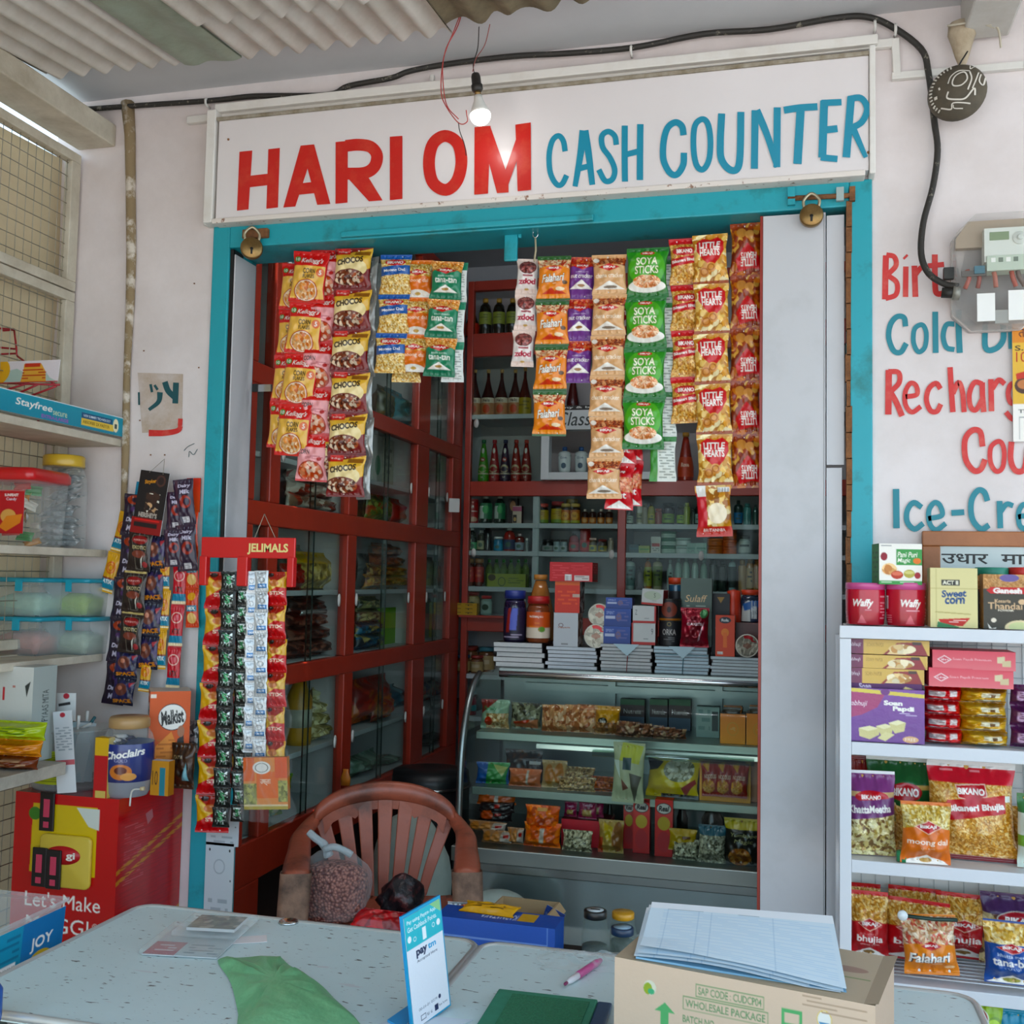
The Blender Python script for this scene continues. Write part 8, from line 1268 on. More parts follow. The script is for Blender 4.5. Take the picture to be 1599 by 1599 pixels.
t = bottle('oil_can', 'squash', 812, 862, 897, TOPS[0], yT+.08, 'a3642a', 'b0722c', None, 'large amber oil bottle behind the orange pickle jar', 'bottle', BG)
stand('noodle_box', 864, 902, 957, TOPS[1], yT-.01, lambda w, h: carton(w, .10, h, [('bg', 'b4b8bc'), ('ring', .3, .37, .1, .06, '6a4a4a', .5), ('t', 'Vijayads', .42, .44, .5, .06, '9a5a3a', dict(b=.02)), ('r', .32, .9, .6, .94, '7a7a7c')], 'b4b8bc', 'b4b8bc', sideR=[('bg', '6a4a34'), ('n', 0, 0, 1, 1, ['6a4a34', 'a89a8a', '3a2a20', 'b8b4ac'], .03, .015)]), 'pale grey box on the second notebook stack, under the orange box', 'box', BG)
zb = at(883, 957, y=yT-.01)[2]+.0005
x, w, h = rest(866, 905, 908, zb, yT-.01); solo('noodle_box', carton(w, .10, h, [('bg', 'c4280f'), ('r', 0, 0, 1, .12, 'd05a1c'), ('lines', .12, .3, .9, .8, 'd8583a', 4), ('r', .7, .4, 1, .5, 'b8a090'), ('r', 1, 0, 1, 1, 'e07a2c')], 'b8240f', 'c84a18', sideR=[('bg', '5a3a2c'), ('n', 0, 0, 1, 1, ['5a3a2c', '8a9a98', '2a1c18', 'b4b8b4'], .03, .012)]), 'orange red box standing on the pale grey box', 'box', (x, yT-.01, zb), group=BG)
zb2 = zb+h+.0005; x, w, h = rest(858, 925, 878, zb2, yT-.015); solo('noodle_box', carton(w, .11, h, [('bg', 'b8101a'), ('lines', .06, .15, .45, .9, 'c84a50', 6), ('lines', .5, .15, .92, .5, 'c84a50', 4), ('r', .36, .62, .52, .95, 'c8c0bc'), ('bar', .38, .66, .5, .95), ('r', .58, .68, .92, .95, 'c8c0bc'), ('lines', .6, .72, .9, .9, '8a7a78', 2)], '8e0c14', 'c4202a', sideR=[('bg', '9a1018'), ('lines', .1, .1, .9, .6, 'b8605a', 4), ('r', .2, .6, .9, .9, '5a3a2c')]), 'bright red box lying across the top of the orange box', 'box', (x, yT-.015, zb2), rz=-.02, group=BG)
def disc(px0, px1, y0_, y1_, y, lb, zb=None):
    x, w, h = rest(px0, px1, y0_, 0, y); r = w/2; zc = at((px0+px1)/2, (y0_+y1_)/2, y=y)[2] if zb is None else zb+r; t = thing('cup_noodles', lb, 'cup', (x, y, zc), .12, 'cup noodles lying on their sides'); Mx = Matrix.Rotation(PI/2, 4, 'X')
    link('cup', MB().lathe([(r*.72, -.10), (r*.97, -.003), (r*1.0, 0)], mat('a81c20', .4), 24, M=Mx).mesh(), t); link('rim', MB().tube([(r*math.cos(a), 0, r*math.sin(a)) for a in [k*PI/12 for k in range(24)]], .003, mat('c0bcae', .4), 6, True).mesh(), t)
    C = art(2*r, 2*r, [('bg', '8a8474'), ('n', 0, 0, 1, 1, ['8a8474', '9a9484', '7a7466'], .02, .01), ('p', [(.3, 0), (.8, .05), (.95, .35), (.7, .2), (.35, .15)], 'a01c22'), ('e', .5, .5, .2, .14, '7a5a4a')], .002); u, v = uv(C); rr2 = np.maximum(np.hypot(2*u-1, 2*v-1), 1e-6); k = np.maximum(abs(2*u-1), abs(2*v-1))/rr2
    link('seal', PM().add((2*u-1)*k*r*.97, -.002+0*u, -(2*v-1)*k*r*.97, C, printed('foil')).mesh(), t)
disc(905, 941, 972, 1010, yT-.01, 'lower cup noodles lying on its side on the second notebook stack', TOPS[1])
disc(911, 945, 944, 976, yT+.0, 'upper cup noodles lying on its side above another cup')
for i, (ya, yb_, a, c) in enumerate(((978, 1003, 942, 984), (950, 977, 943, 985), (933, 949, 946, 987))):
    zb = TOPS[2] if i == 0 else zq; x, w, h = rest(a, c, ya, zb, yT-.01); solo('blue_box', carton(w, .08, h-.0006, [('bg', '2f4788'), ('g', '38529a', '2a3f7c'), ('r', .06, .42, .42, .58, 'b0b8d0'), ('t', 'SPRINT', .24, .25, .3, .18, '8a98c8', dict(b=.02)), ('e', .55, .5, .1, .22, '6a5a78'), ('lines', .5, .2, .9, .8, '5a5f96', 3)], '1f2f66', '1a2a5c'), f'{("lowest", "middle", "topmost")[i]} of three small blue boxes on the third notebook stack', 'box', (x, yT-.01, zb), rz=(0, -.01, .03)[i], group='small blue boxes'); zq = zb+h
for i, (ya, a, c) in enumerate(((973, 986, 1023), (946, 988, 1024), (920, 1001, 1035))):
    zb = TOPS[2] if i == 0 else zq; x, w, h = rest(a, c, ya, zb, yT-.015); solo('white_box', carton(w, .08, h-.0006, [('bg', 'b9bcba'), ('p', [(0, .86), (1, .86), (1, 1), (0, 1)], 'a82a26'), ('r', 0, 0, .08, 1, 'a82a26') if i == 0 else ('r', .92, 0, 1, 1, 'a82a26') if i == 1 else ('e', .5, .4, .4, .28, 'a8b4a0'), ('t', ('9', 'Z', 'S')[i], (.86, .15, .6)[i], .38, .08, .28, '4a5050'), ('lines', .5, .7, .7, .78, '7a807e', 1)], '9a2420', 'c4c6c2'), f'{("lowest", "middle", "tilted topmost")[i]} white and red box on the third notebook stack', 'box', (x, yT-.015, zb), rot=(0, (0, 0, .06)[i], (0, .01, -.12)[i]), group='white and red boxes'); zq = zb+h+(.004 if i == 1 else 0)
for i, (ya, lb, ops) in enumerate(((969, 'lower black perfume tin on the fourth notebook stack', [('bg', '15161a'), ('t', 'ORKA', .5, .45, .2, .22, 'b8b4b0', dict(b=.01)), ('lines', .42, .65, .58, .85, '6a6a6a', 3), ('ring', .5, .15, .03, .08, '8a7a4a', .5)]), (935, 'upper black perfume tin stacked on another black tin', [('bg', '15161a'), ('e', .5, .5, .12, .34, '7a3a2c'), ('e', .5, .5, .03, .14, '2a1210'), ('r', 0, .9, 1, 1, 'a8641c')]))):
    zb = TOPS[3] if i == 0 else zq; x, w, h = rest(1027, 1062, ya, zb, yT-.01); r = w/2; t = thing('perfume_tin', lb, 'tin', (x, yT-.01+r, zb), 0, 'black perfume tins'); link('body', turned([(r*.97, h), (r, h*.97), (r, .003), (r*.97, 0)], ops, 'card', cell=.002), t); link('lid', MB().lathe([(r*1.0, h-.006), (r*1.02, h-.005), (r*1.02, h-.001), (0, h-.0005)], mat('3a3834', .3, .6), 20).mesh(), t); zq = zb+h
stand('cake_rusk_pack', 1062, 1107, 949, TOPS[3], yT-.02, lambda w, h: pouch(w, h, .05, [('bg', '8e1426'), ('n', 0, .1, 1, .9, ['8e1426', '9c2436', '7c1020'], .02, .012), ('e', .82, .15, .14, .11, '3f7a4a'), ('t', "CAKE'S", .5, .41, .56, .07, 'e0ccd0', dict(b=.04)), ('t', 'Nuts', .4, .33, .36, .06, 'b86a78', dict(sh=.2)), ('p', [(.8, .4), (.86, .35), (.7, .8), (.62, .85)], 'd0aab2')], '6a0f1c', 'foil', seal=.04), 'glossy crimson pouch leaning on the fourth notebook stack', 'pouch', BG)
stand('rice_box', 1062, 1111, 903, TOPS[3], yT+.05, lambda w, h: carton(w, .05, h, [('bg', '4e6058'), ('t', 'Sulaff', .5, .3, .7, .1, 'd8b88c', dict(sh=.25)), ('lines', .2, .4, .8, .44, '9aa89c', 1), ('t', 'Paint', .5, .53, .6, .1, 'd0d8d0', dict(sh=.2))], '3f4f48', '5a6c64'), 'tall dark green box behind the crimson pouch', 'box', BG)
bottle('health_drink_jar', 'tin', 1042, 1066, 902, TOPS[3], yT+.10, '1c4a66', 'b83a16', [('bg', '1c4a66'), ('r', 0, 0, 1, .2, '1a1c20'), ('e', .6, .7, .14, .4, 'b0a04a'), ('t', 'GO', .45, .75, .14, .25, 'c8d8d8', dict(b=.05))], 'blue and yellow tin with orange lid behind the black tins', 'tin', BG, (.03, .8))
stand('juice_box', 1117, 1147, 961, TOPS[4], yT-.01, lambda w, h: carton(w, .07, h, [('bg', 'c83c12'), ('e', .5, .12, .3, .08, '1c2430'), ('t', 'Rola', .5, .12, .36, .07, 'c8d0d0', dict(b=.03)), ('e', .5, .42, .2, .1, 'd8782c'), ('r', .4, .42, .6, .78, 'd86a28'), ('r', .1, .88, .4, .95, 'b8a08a'), ('bar', .12, .89, .38, .945)], '8e2a14', 'b03412'), 'orange red upright box on the rightmost notebook stack', 'box', BG)
stand('black_box', 1111, 1139, 927, TOPS[4], yT+.09, lambda w, h: carton(w, .05, h, [('bg', '15171a'), ('p', [(.3, .06), (.7, .06), (.5, .16)], '9a7a3a'), ('lines', .2, .55, .8, .62, '5a5a5a', 1)], '101214', '1c1e20'), 'black gift box behind the orange red upright box', 'box', BG)
stand('horn_bottle', 1134, 1157, 920, TOPS[4], yT+.12, lambda w, h: MB().lathe([(w*.5, 0), (w*.5, h*.75), (w*.46, h*.8), (w*.46, h*.97), (0, h)], mat('b83012', .4), 20).mesh(), 'red orange bottle behind the orange red box', 'bottle', BG)
bottle('health_drink_jar', 'jar', 1156, 1187, 921, at(1170, 972, y=yT+.10)[2], yT+.10, '1c2a3c', 'c03818', [('bg', '1c2a44'), ('p', [(.3, 1), (.36, .4), (.5, .1), (.5, 1)], 'b8bcb8'), ('p', [(.36, .35), (.7, .05), (.7, .4), (.4, .6)], '2a5a98'), ('t', 'Horlicks', .56, .55, .1, .7, 'd0d8d8', dict(b=.04))], 'blue and white malt jar with red lid at the right end', 'jar', BG, (.03, .82))
x, w, h = rest(1111, 1196, 973, TOPS[4], yT+.09); solo('display_riser', MB().box(x-w/2+.03, yT+.07, TOPS[4], x+w/2+.05, yT+.19, at(1170, 972, y=yT+.10)[2]-.0005, mat('4a1c12', .4)).mesh(), 'dark red riser under the malt jar behind the notebooks', 'stand')
disc(1146, 1182, 998, 1030, yT-.02, 'cup noodles lying on its side on the rightmost notebook stack', TOPS[4]+.002)
# ------------------------------------------------------------------ food inside the showcase
FG = 'food packets in the showcase'; z0, z1, z2 = .501, .701, .906
def lay(name, px0, px1, ytop, z, y, ops, th, lb, cat='packet', kind='film', rz=0., lean=0., **k): return stand(name, px0, px1, ytop, z, y, lambda w, h: pouch(w, h, th, ops, '8a6a4a', kind, **k), lb, cat, FG, rz, lean)
Y1, Y2, Y3 = YC+.06, YC+.16, YC+.22
bread = [('bg', 'b8744a'), ('n', 0, 0, 1, 1, ['b8744a', 'd09a6c', '9a5a38', 'e0b48c'], .03, .008)]
lay('bread_packet', 751, 795, 1092, z2, Y3, [('bg', '8aa48a'), ('p', [(0, 0), (.6, .0), (0, .5)], '7a2a24'), ('t', 'Family', .35, .3, .5, .16, '3a7a4a', dict(sh=.2, b=.03)), ('n', .2, .45, 1, 1, ['b08a5a', '8a6a3a', 'c8b48a'], .012, .006), ('e', .3, .72, .14, .16, 'a8301c')], .06, 'bread packet with green script at left on the showcase top shelf', 'bread packet', rz=.1)
lay('bun_packet', 797, 845, 1097, z2, Y3+.03, [('bg', '4a4632'), ('n', 0, 0, 1, 1, ['4a4632', '6a6a52', '2a281c', '8a8a70'], .02, .006), ('p', [(.1, .7), (.95, .6), (.9, .95), (.2, .9)], 'a86a4a'), ('p', [(.1, .72), (.7, .6), (.6, .75), (.15, .8)], 'a83a24')], .05, 'brown striped packet beside the bread packet on the showcase top shelf', 'packet')
for i, (a, c) in enumerate(((846, 862), (861, 882), (881, 902), (901, 931))): lay('sliced_loaf', a, c+3, 1100, z2, Y3+.01*i, bread, .05, f'{ordn(i)} sliced loaf from the left in the row on the showcase top shelf', 'bread', seal=.02, pinch=.02)
lay('bun_packet', 928, 968, 1102, z2, Y3, [('bg', 'b07a3a'), ('p', [(.1, 0), (1, .1), (.9, .5), (.2, .45)], 'c08a34'), ('e', .35, .5, .2, .12, '2a241c'), ('t', 'Bun', .35, .5, .22, .1, WH), ('n', 0, .55, 1, 1, ['8a5a34', 'b08050', '6a4424'], .012, .006)], .06, 'yellow and brown bun packet right of the sliced loaves', 'packet')
for i in range(5): lay('flat_bread_pack', 960+20*i, 1000+18*i, 1126+3*i, z2, Y3-.02+.015*(i % 3), [('n', 0, 0, 1, 1, ['6a4432', '8a5a40', '4a2c20', 'a88a6a'], .02, .006)], .05, f'{ordn(i)} brown flat packet from the left in the pile on the showcase top shelf', 'packet', rz=.1*i-.2)
for i, (a, c) in enumerate(((968, 1006), (1014, 1042), (1044, 1078))): stand('soya_box', a, c, 1092, z2, YC+.45, lambda w, h: carton(w, .05, h, [('bg', '3a2420'), ('r', 0, 0, 1, .2, '2a5a34'), ('t', 'Nutrela', .5, .42, .7, .16, 'a8a8a0'), ('r', 0, .6, 1, 1, '46586a')], '2a1c18', '3a2420'), f'{("left", "middle", "right")[i]} dark box standing at the rear of the showcase top shelf', 'box', FG)
stand('foil_box', 1087, 1123, 1104, z2, YC+.30, lambda w, h: carton(w, .06, h, [('bg', '8aa49c'), ('r', .68, .15, .95, .78, '2c3a38'), ('lines', .1, .1, .6, .9, '6a8a84', 3)], '7a948c', '94aea6'), 'pale green box left of the yellow boxes in the showcase', 'box', FG)
for i, (a, c) in enumerate(((1124, 1164), (1165, 1206))):
    x, w, h = rest(a, c, 1115, z2, Y3-.05); t = thing('open_yellow_box', f'{("left", "right")[i]} open yellow box of packets on the showcase top shelf', 'box', (x, Y3-.05, z2), 0, FG); link('box', carton(w*.98, .10, h, [('g', 'da7a12', 'e2921c'), ('ring', .5, .5, .22, .22, 'c99a4a', .75), ('lines', .4, .45, .6, .58, 'd8b87a', 3)], '9a5208', '2a1c10'), t)
    for k in range(5): link('packet', pouch(w*.7, h*.5, .015, 'c9741a' if k % 2 else '2a2418', seal=.1, cell=.008), t, (.004*(k % 3-1), .015+.016*k, h*.72), (.06, 0, .05*(k-2)))
lay('chips_packet', 744, 795, 1190, z1, Y2, [('bg', '1c4a8a'), ('p', [(.35, 0), (1, 0), (.9, 1), (.3, 1)], '2a7a34'), ('p', [(.5, .1), (.95, .2), (.8, .6)], '9aa05a')], .05, 'blue and green packet at left on the showcase middle shelf', rz=.15)
for i, (a, c, yt, ops) in enumerate(((788, 846, 1170, [('n', 0, 0, 1, 1, ['15120f', '2a1a14', '4a2c1c'], .012, .008)]), (795, 845, 1200, [('bg', 'a85a34'), ('r', 0, 0, 1, .3, 'b8643c'), ('r', .55, .1, .62, .9, 'a8a090')]), (820, 850, 1185, [('bg', '1c1416'), ('r', .2, .1, .8, .2, 'b8b4b0')]), (846, 885, 1187, [('bg', 'a88a5a'), ('e', .3, .5, .2, .35, 'a86a2c'), ('e', .7, .45, .2, .35, 'a86a2c')]))): lay('biscuit_packet', a, c, yt, z1, Y2+.02*(3-i) if i != 1 else Y2-.01, ops, .04, ('dark brown rear packet', 'orange brown long packet', 'black packet', 'packet of round biscuits')[i]+' on the showcase middle shelf', rz=.05)
lay('nut_packet', 871, 930, 1213, z1, Y2-.03, [('n', 0, 0, 1, 1, ['8a6a42', 'a88a5c', '5a4426', 'c0a878'], .005, .004)], .05, 'lower clear packet of pale nuts on the showcase middle shelf', rz=.05)
lay('nut_packet', 874, 929, 1197, z1+.03, Y2+.01, [('n', 0, 0, 1, 1, ['8a6a42', 'a88a5c', '5a4426', 'c0a878'], .005, .004)], .05, 'upper clear packet of pale nuts lying on another nut packet')
lay('nut_packet', 922, 960, 1212, z1, Y2, [('n', 0, 0, 1, 1, ['a84a1c', 'c0682c', '7a3010'], .005, .004)], .05, 'orange packet of small nuts on the showcase middle shelf')
o_ = lay('torn_carton', 955, 1006, 1160, z1+.005, YC-.03, [('bg', '8a9a78'), ('p', [(.3, 0), (.95, .05), (.85, .35), (.2, .3)], '93a03a'), ('r', .32, .25, .6, .45, '1c3a3a'), ('p', [(.0, .3), (.2, .3), (.25, .6)], 'a9c0b0'), ('p', [(.55, .5), (.95, .55), (.7, 1)], '3a4030'), ('p', [(.3, .6), (.55, .75), (.35, .8)], '5a3a2a')], .03, 'crumpled green and white carton taped to the showcase front glass', 'carton', 'card', rz=-.1, lean=-.05)
lay('chips_packet', 1008, 1092, 1185, z1, Y2-.02, [('bg', 'd8be18'), ('ne', .62, .3, .3, .3, ['b0b094', 'd0d0b8', '7a7a5a'], .01, .008), ('p', [(.7, .75), (.95, .5), (.98, .6), (.75, .95)], '9a1c1c'), ('p', [(0, .0), (.3, .1), (.2, .3), (0, .35)], '1c1a12'), ('r', .3, .9, 1, 1, '15130f')], .06, 'bright yellow popcorn packet on the showcase middle shelf', rz=-.1, lean=-.2)
x, w, h = rest(1092, 1172, 1182, z1, Y2-.03); t = thing('open_yellow_box', 'open yellow box of red noodle packets on the showcase middle shelf', 'box', (x, Y2-.03, z1), 0, FG); link('box', carton(w, .08, h*.92, [('bg', 'd8961c'), ('r', .09, .0, .9, .85, '5a1410')], '9a6210', '3a1c10'), t)
for k in range(3): link('packet', pouch(w*.36, h*.78, .03, [('bg', '8e2016'), ('p', [(.1, .1), (.5, .0), (.4, .3)], 'c08a3a'), ('ne', .4, .7, .35, .2, ['c9913a', 'a8641f', 'e0b060'], .01, .004), ('t', 'NOODLES', .5, .42, .7, .12, 'd8b8a0', dict(b=.04))]), t, (-w*.26+w*.26*k, -.018, h*.13), (0, .05*(k-1), 0))
stand('brown_carton', 1172, 1192, 1177, z1, Y2, lambda w, h: carton(w, .08, h, 'a8785a', '8a6248', 'b08464'), 'plain brown carton at right end of the showcase middle shelf', 'carton', FG)
# bottom of the showcase
cake = [('bg', 'a87a58'), ('e', .2, .5, .14, .4, 'b8743c'), ('e', .5, .5, .14, .4, 'c08048'), ('r', .68, .1, 1, .9, 'b4a498'), ('r', .76, .25, .92, .5, 'a8302c')]
for i, (a, c, yt, zz_, y_, ops, lb) in enumerate(((730, 792, 1282, z0+.035, Y1+.03, cake, 'upper cake pack with round cakes in the showcase bottom left'), (752, 800, 1296, z0, Y1, cake, 'lower cake pack with round cakes in the showcase bottom left'), (792, 818, 1292, z0, Y1+.01, cake, 'small cake pack beside the orange packet in the showcase'), (748, 800, 1262, z0+.07, Y1+.05, [('bg', '1a1416'), ('e', .25, .5, .2, .4, 'a8482c'), ('r', .5, .3, .7, .5, '8a2420')], 'black cake pack above the round cakes in the showcase'), (748, 804, 1248, z0+.10, Y1+.06, [('bg', '1a1416'), ('r', .45, .3, .6, .6, '9a2a24')], 'second black cake pack below the orange buns in the showcase'), (746, 806, 1231, z0+.13, Y1+.06, [('bg', 'a8502c'), ('r', .45, .2, .55, .9, 'a8a098')], 'orange bun pack highest in the bottom left showcase pile'))): lay('cake_pack', a, c, yt, zz_, y_, ops, .05, lb, rz=.05*(i-2), seal=.03)
lay('orange_packet', 818, 876, 1284, z0, Y1, [('bg', 'ee5e0a'), ('n', 0, 0, 1, 1, ['ee5e0a', 'f4760e', 'cc4a06'], .02, .01), ('r', .45, .2, .58, .8, 'b8a89a')], .06, 'lower bright orange packet in the showcase bottom', seal=.04)
lay('orange_packet', 820, 874, 1257, z0+.06, Y1+.01, [('bg', 'ee5e0a'), ('n', 0, 0, 1, 1, ['ee5e0a', 'f4760e', 'cc4a06'], .02, .01), ('r', .35, .1, .65, .2, 'e0a868'), ('e', .52, .6, .12, .16, 'a8380c')], .06, 'upper bright orange packet lying on another orange packet', seal=.04)
x, w, h = rest(876, 950, 1281, z0, Y1+.05); solo('red_tray', carton(w, .14, h, 'c41428', 'a0101e', '6a0a14'), 'red tray holding biscuit packets in the showcase bottom', 'tray', (x, Y1+.05, z0), group=FG)
for i, (a, c, yt, y_) in enumerate(((881, 901, 1252, .10), (903, 932, 1249, .08), (915, 943, 1243, .12))): lay('biscuit_packet', a, c, yt, z0+h, Y1+y_, [('bg', '8a1440'), ('n', 0, 0, 1, 1, ['8a1440', 'a01c4c', '6e0f32'], .02, .01), ('r', .25, .5, .75, .85, 'b89a5a'), ('t', 'Yumfils', .5, .25, .6, .12, 'e0b0c4', dict(b=.03))], .03, f'{("left", "middle", "right")[i]} crimson biscuit packet standing in the red tray')
lay('seed_packet', 878, 925, 1296, z0, Y1-.02, [('n', 0, 0, 1, 1, ['8a8264', 'b0a888', '4a442c', 'd0c8a8'], .006, .004)], .05, 'clear packet of pale seeds before the red tray', seal=.04)
lay('snack_cup', 934, 974, 1280, z0, Y1, [('bg', 'a88a4a'), ('p', [(.2, .1), (.6, .2), (.5, .6), (.3, .5)], 'b89a1c'), ('e', .78, .5, .2, .45, '8a5a34'), ('r', 0, .5, .2, 1, 'a83a1c')], .06, 'yellow and brown packet before the dark bottles in the showcase')
for i, (a, c, yt, y_) in enumerate(((973, 990, 1249, .08), (988, 1014, 1247, .03), (1022, 1050, 1249, .01))): stand('juice_carton', a, c, yt, z0, Y1+y_, lambda w, h: carton(w, .05, h, [('g', 'd42218', 'b01014'), ('e', .5, .16, .42, .1, '1c1a1a'), ('e', .5, .16, .38, .085, 'c8c4bc'), ('t', 'Real', .5, .16, .6, .1, '1c1a1a', dict(b=.05, sh=.2)), ('e', .5, .42, .34, .12, 'b89a2c'), ('e', .5, .74, .36, .18, 'a81420')], '7a0c0e', 'a8241c'), f'{("partly hidden left", "middle", "right")[i]} red juice carton in the showcase bottom', 'carton', FG)
lay('wafer_packet', 1044, 1088, 1294, z0+.03, Y1, [('bg', 'b09014'), ('lines', .3, .3, .8, .6, '6a3a10', 1)], .04, 'yellow wafer packet right of the red juice cartons', seal=.05)
lay('seed_packet', 1050, 1092, 1310, z0, Y1-.01, [('n', 0, 0, 1, 1, ['8a8a70', 'b0b094', '4a4a34', 'd0d0b4'], .006, .004)], .05, 'clear packet of pale rice flakes under the yellow wafer packet', seal=.04)
lay('puffed_rice_bag', 1090, 1134, 1288, z0, Y1-.02, [('bg', '2a5a6a'), ('n', 0, .25, 1, 1, ['8a8a74', 'b4b49c', '5a5a44', 'd0d0b8'], .006, .004)], .06, 'clear bag of puffed rice with blue top in the showcase bottom')
lay('chocolate_chip_pack', 1130, 1192, 1278, z0, Y1-.02, [('bg', '15140f'), ('r', 0, 0, 1, .22, 'b0a014'), ('t', 'Yumlappe', .5, .34, .7, .1, 'b0b07a', dict(sh=.15)), ('t', 'Magic', .5, .47, .5, .1, 'b0b07a', dict(sh=.15)), ('ne', .42, .8, .3, .2, ['a8642c', '7a4018', 'c08a4a'], .01, .006)], .06, 'black and yellow pouch at right end of the showcase bottom')
for i, (a, c) in enumerate(((945, 958), (1056, 1074), (1095, 1130))): stand('dark_bottle', a, c, 1248, z0, YC+.25, lambda w, h: MB().lathe([(w*.5, 0), (w*.5, h*.6), (w*.2, h*.85), (w*.2, h), (0, h)], mat('1c1f18', .2), 16).mesh(), f'{("left", "middle", "right")[i]} dark bottle at the rear of the showcase bottom', 'bottle', FG)
# ------------------------------------------------------------------ stock behind the cabinet glass
CG = 'stock behind the cabinet glass'; XC = -1.87
def cab(name, px0, px1, ytop, z, ops, th, lb, cat='packet', n=1, kind='film', x=XC, hh=0, **k):
    """packet facing the aisle inside the left cabinet, sized from the photo at depth x"""
    a = at(px0, 900, x=x)[1]; c = at(px1, 900, x=x)[1]; w = abs(c-a); h = hh or max(at((px0+px1)/2, ytop, x=x)[2]-z, .02); y = (a+c)/2
    return solo(name, pouch(w, h, th, ops, '7a5a3a', kind, seed=int(px0), **k) if not callable(ops) else ops(w, h), lb, cat, (x, y, z), PI/2, CG)
Ynut = ['a08a4a', 'c0aa5c', '7a6428', 'd8c888']
cab('snack_bag', 432, 480, 850, 1.44, [('n', 0, 0, 1, 1, ['8a8474', 'a8a294', '6a6456'], .05, .02)], .12, 'crumpled grey bag behind the yellow bag in the cabinet', x=-1.98)
cab('yellow_bag', 452, 514, 862, 1.44, [('bg', 'b8962a'), ('n', 0, .3, 1, 1, Ynut, .02, .01)], .10, 'yellow snack bag on the upper shelf of the near cabinet bay')
cab('red_bag', 436, 470, 880, 1.44, [('bg', '8a1c18')], .08, 'dark red bag before the yellow bag in the cabinet', x=-1.83)
br = [('n', 0, 0, 1, 1, ['3a1a14', '6a2c20', '2a100c', '8a5a4a'], .03, .01)]
for i in range(5): cab('brown_packet', 440+6*(i % 2), 530-7*i, 1012-17*i, 1.173+.055*i, br if i < 4 else [('n', 0, 0, 1, 1, ['4a342a', '2c1c16', '6a5244'], .05, .02)], .10, f'{ordn(i)} dark brown packet from below in the near cabinet bay', x=-1.87-.01*i, hh=.07)
cab('silver_packet', 470, 512, 968, 1.173+.17, [('bg', '9aa0a0'), ('p', [(.5, .1), (1, .2), (1, .6)], '2a2c2c')], .05, 'silver edged packet on the brown packets in the cabinet', kind='foil', x=-1.82)
for i in range(4): cab('snack_bag', 566+4*i, 640-5*i, 906-14*i, 1.44+.05*i, [('n', 0, 0, 1, 1, (['8a4a1c', 'b0702c', '5a2c10', 'c8a05a'] if i < 2 else ['8a3a1c', '6a2412', 'a85a34']), .02, .006)], .12, f'{ordn(i)} brown snack bag from below in the second cabinet bay', x=-1.86-.015*i, hh=.07)
cab('white_bag', 556, 600, 865, 1.44, [('bg', 'a8a8a0'), ('n', 0, 0, 1, 1, ['a8a8a0', '8a8a84', 'c4c4bc'], .05, .02)], .1, 'white plastic bag behind the brown snack bags', x=-2.0)
for i in range(4): cab('snack_packet', 556, 596-3*i, 1000-14*i, 1.173+.055*i, [('n', 0, 0, 1, 1, (['1c4a66', '2a6a8a', '15202a', 'a89a5a'] if i < 2 else ['8a8a5a', '4a4a34', 'b0a878']), .025, .01)], .10, f'{ordn(i)} blue and cream packet from below in the second cabinet bay', x=-1.84-.01*i, hh=.07)
cab('green_folder', 588, 622, 949, 1.173, lambda w, h: carton(w, .012, h, '6fae14', '5a9410', '7aba20'), .01, 'bright green folder standing in the second cabinet bay', 'folder')
for i, (a, c, yt, z, col, nm_) in enumerate(((662, 672, 870, 1.44, '4a4a34', 'olive bottle'), (673, 684, 876, 1.44, '6a6a5a', 'grey green jar'), (662, 673, 935, 1.173, '6a7a6a', 'pale box'), (674, 686, 940, 1.173, '8a8a3a', 'yellow box'))): cab('cabinet_tin', a, c, yt, z, lambda w, h, col=col: MB().lathe([(min(w, .07)*.5, 0), (min(w, .07)*.5, h*.8), (min(w, .07)*.35, h*.86), (min(w, .07)*.35, h), (0, h)], mat(col, .3), 16).mesh() if 'box' not in nm_ else carton(w*.8, .06, h, col, col, col), .05, nm_+' in the far cabinet bay', 'container')
t = thing('juice_bottle', 'yellow bottle with white label in the lower near cabinet bay', 'bottle', (XC, at(467, 1100, x=XC)[1], .83), 0, CG); link('body', MB().lathe([(.05, 0), (.052, .02), (.052, .18), (.03, .23), (.024, .26)], mat('c08a1c', .3), 20).mesh(), t); link('label', MB().lathe([(.0528, .07), (.0528, .14)], mat('b9b8a8', .5), 20).mesh(), t); link('cap', MB().lathe([(.026, .26), (.026, .285), (0, .287)], mat('3a3420', .4), 16).mesh(), t)
for i in range(4): cab('noodle_packet', 484+3*i, 530-6*i, 1150-15*i, .831+.045*i, [('n', 0, 0, 1, 1, ['b0a468', 'd0c894', '8a7e48', 'e0dab0'], .02, .008)], .10, f'{ordn(i)} cream noodle packet from below in the lower near cabinet bay', x=-1.86-.012*i, hh=.07)
cab('red_bag', 553, 606, 1055, .84, [('n', 0, 0, 1, 1, ['9a1c14', 'b02c1c', '7a120e', 'b8602a'], .05, .02)], .14, 'large red bag in the lower second cabinet bay')
cab('blue_bag', 600, 645, 1065, .84, [('n', 0, 0, 1, 1, ['1f4a5e', '2f6478', '143038', '5a8a98'], .04, .015)], .14, 'dark blue plastic bag beside the large red bag')
cab('red_bag', 585, 616, 1085, .84, [('n', 0, 0, 1, 1, ['a8501c', 'b0702c', '9a1c14'], .03, .012)], .08, 'orange red bag before the blue plastic bag', x=-1.82)
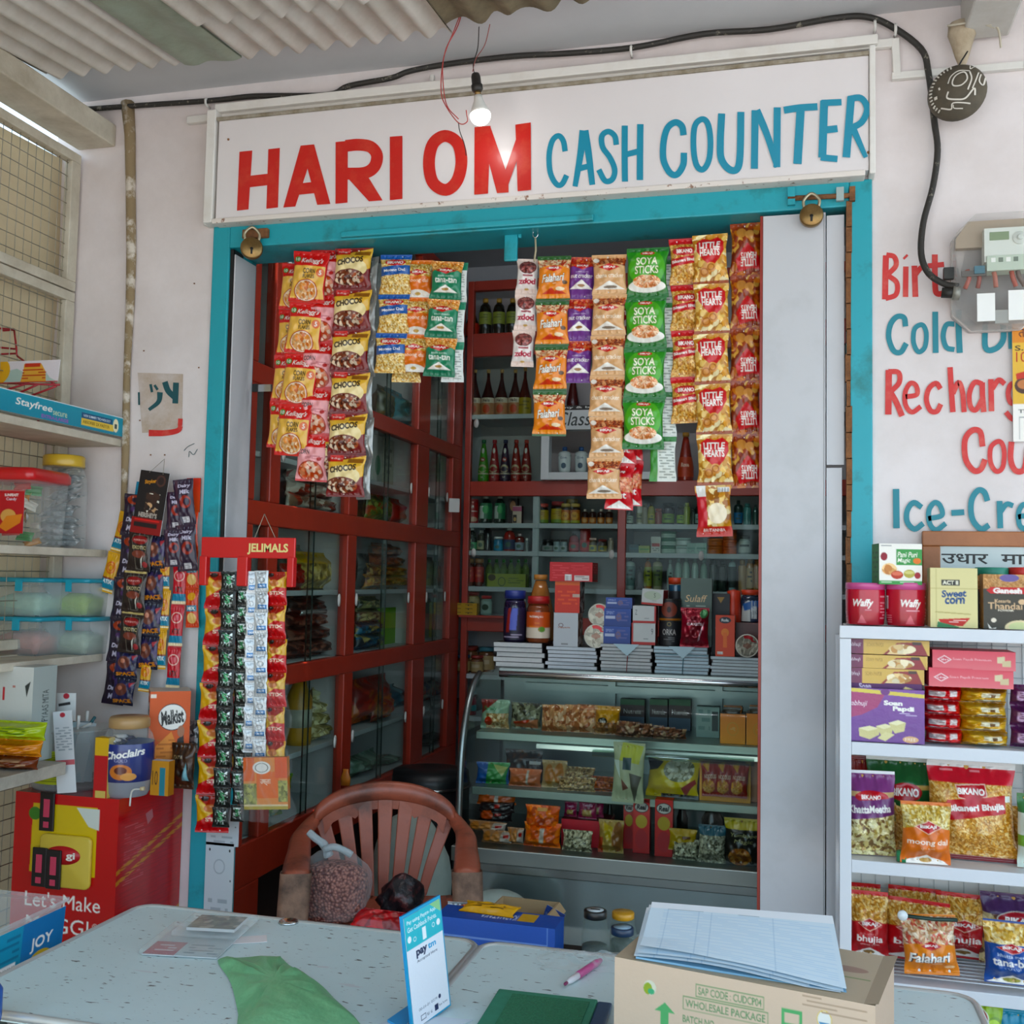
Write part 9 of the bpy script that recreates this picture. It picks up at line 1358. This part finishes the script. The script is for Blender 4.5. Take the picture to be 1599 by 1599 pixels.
for i, (a, c, yt) in enumerate(((550, 590, 1172), (592, 632, 1176))): cab('clear_bag', a, c, yt, .602, [('n', 0, 0, 1, 1, ['4a6a58', '6a8a78', '2f4a3c', '8aa898'], .05, .02)], .12, f'{("left", "right")[i]} greenish clear bag at the bottom of the second cabinet bay', x=-1.88)
cab('bundle', 660, 700, 1060, .84, [('n', 0, 0, 1, 1, ['2a3a5a', '9a2a1c', '8a8474', '1c2430'], .03, .015)], .1, 'mixed colour bundle in the lower far cabinet bay')
cab('dark_bag', 660, 700, 1140, .602, [('n', 0, 0, 1, 1, ['22302c', '34443e', '1a2420'], .04, .02)], .12, 'dark bag at the bottom of the far cabinet bay')
for i in range(3): cab('snack_bag', 440, 522-8*i, 796-12*i, 1.751+.055*i, [('n', 0, 0, 1, 1, ['a8a094', '7a5a44', '8a2c20', 'c8c4b8'], .05, .02)], .1, f'{ordn(i)} white and brown packet from below under the cereal strips', x=-1.86-.012*i, hh=.07)
cab('green_packet', 566, 606, 772, 1.751, [('n', 0, 0, 1, 1, ['5a7a2a', '3a5a1c', '8a9a4a', 'a83a1c'], .02, .01)], .08, 'green packets seen below the hanging silver strip')
cab('red_bag', 606, 636, 780, 1.751, [('n', 0, 0, 1, 1, ['9a1c14', 'b02c1c'], .04, .02)], .08, 'red packets beside the green packets in the cabinet')
cab('toilet_box', 578, 592, 678, 1.931, lambda w, h: carton(w, .06, h, [('bg', 'b4bcb4'), ('e', .5, .6, .3, .2, '4a8a6a')], 'a8b0a8', 'b4bcb4'), .05, 'white bottle shaped box beside the silver strip', 'box')
cab('toilet_box', 594, 610, 684, 1.931, lambda w, h: carton(w, .06, h, [('bg', 'b0b0a0'), ('lines', .2, .2, .8, .8, '7a7a6a', 4)], 'a0a090', 'b0b0a0'), .05, 'cream box right of the white box in the cabinet', 'box')
cab('teal_bag', 592, 648, 612, 2.223, [('n', 0, 0, 1, 1, ['2a6a7a', '3f8a98', '1c4a56'], .05, .02)], .14, 'teal plastic bag behind the hanging blue and orange strips')
cab('snack_bag', 580, 600, 600, 2.223, [('n', 0, 0, 1, 1, ['3a3a24', '5a5a3a', '8a6a2a'], .04, .02)], .1, 'olive bag left of the teal plastic bag')
# loose bits by the cabinet
q = at(709, 800, x=-1.72); solo('white_tag', MB().box(-.03, -.004, 0, .03, .004, .075, mat('c9ccc8', .5)).mesh(), 'white plastic tag hanging at the corner of cabinet and back shelves', 'tag', q, rz=.5, bevel=.008)
q = at(532, 1226, x=-1.735); solo('orange_tag', MB().lathe([(.02, 0), (.022, .03), (.012, .055), (.012, .065)], mat('c4701c', .35), 14, sy=.4).mesh(), 'small orange tag hanging on the cabinet frame behind the chair', 'tag', (q[0]+.02, q[1], q[2]))
for i in range(3): solo('sachet', pouch(.09, .055, .02, [('n', 0, 0, 1, 1, ['a88a1c', '2a7a4a', 'b8b09a', '6a8a2a'], .02, .012)], seal=.1), f'{ordn(i)} yellow and green sachet from below on the cabinet ledge beside the hanging bag', 'sachet', (-1.85+.01*i, .62+.012*i, .602+.05*i), rot=(0, .1*i-.1, .9), group='sachets')
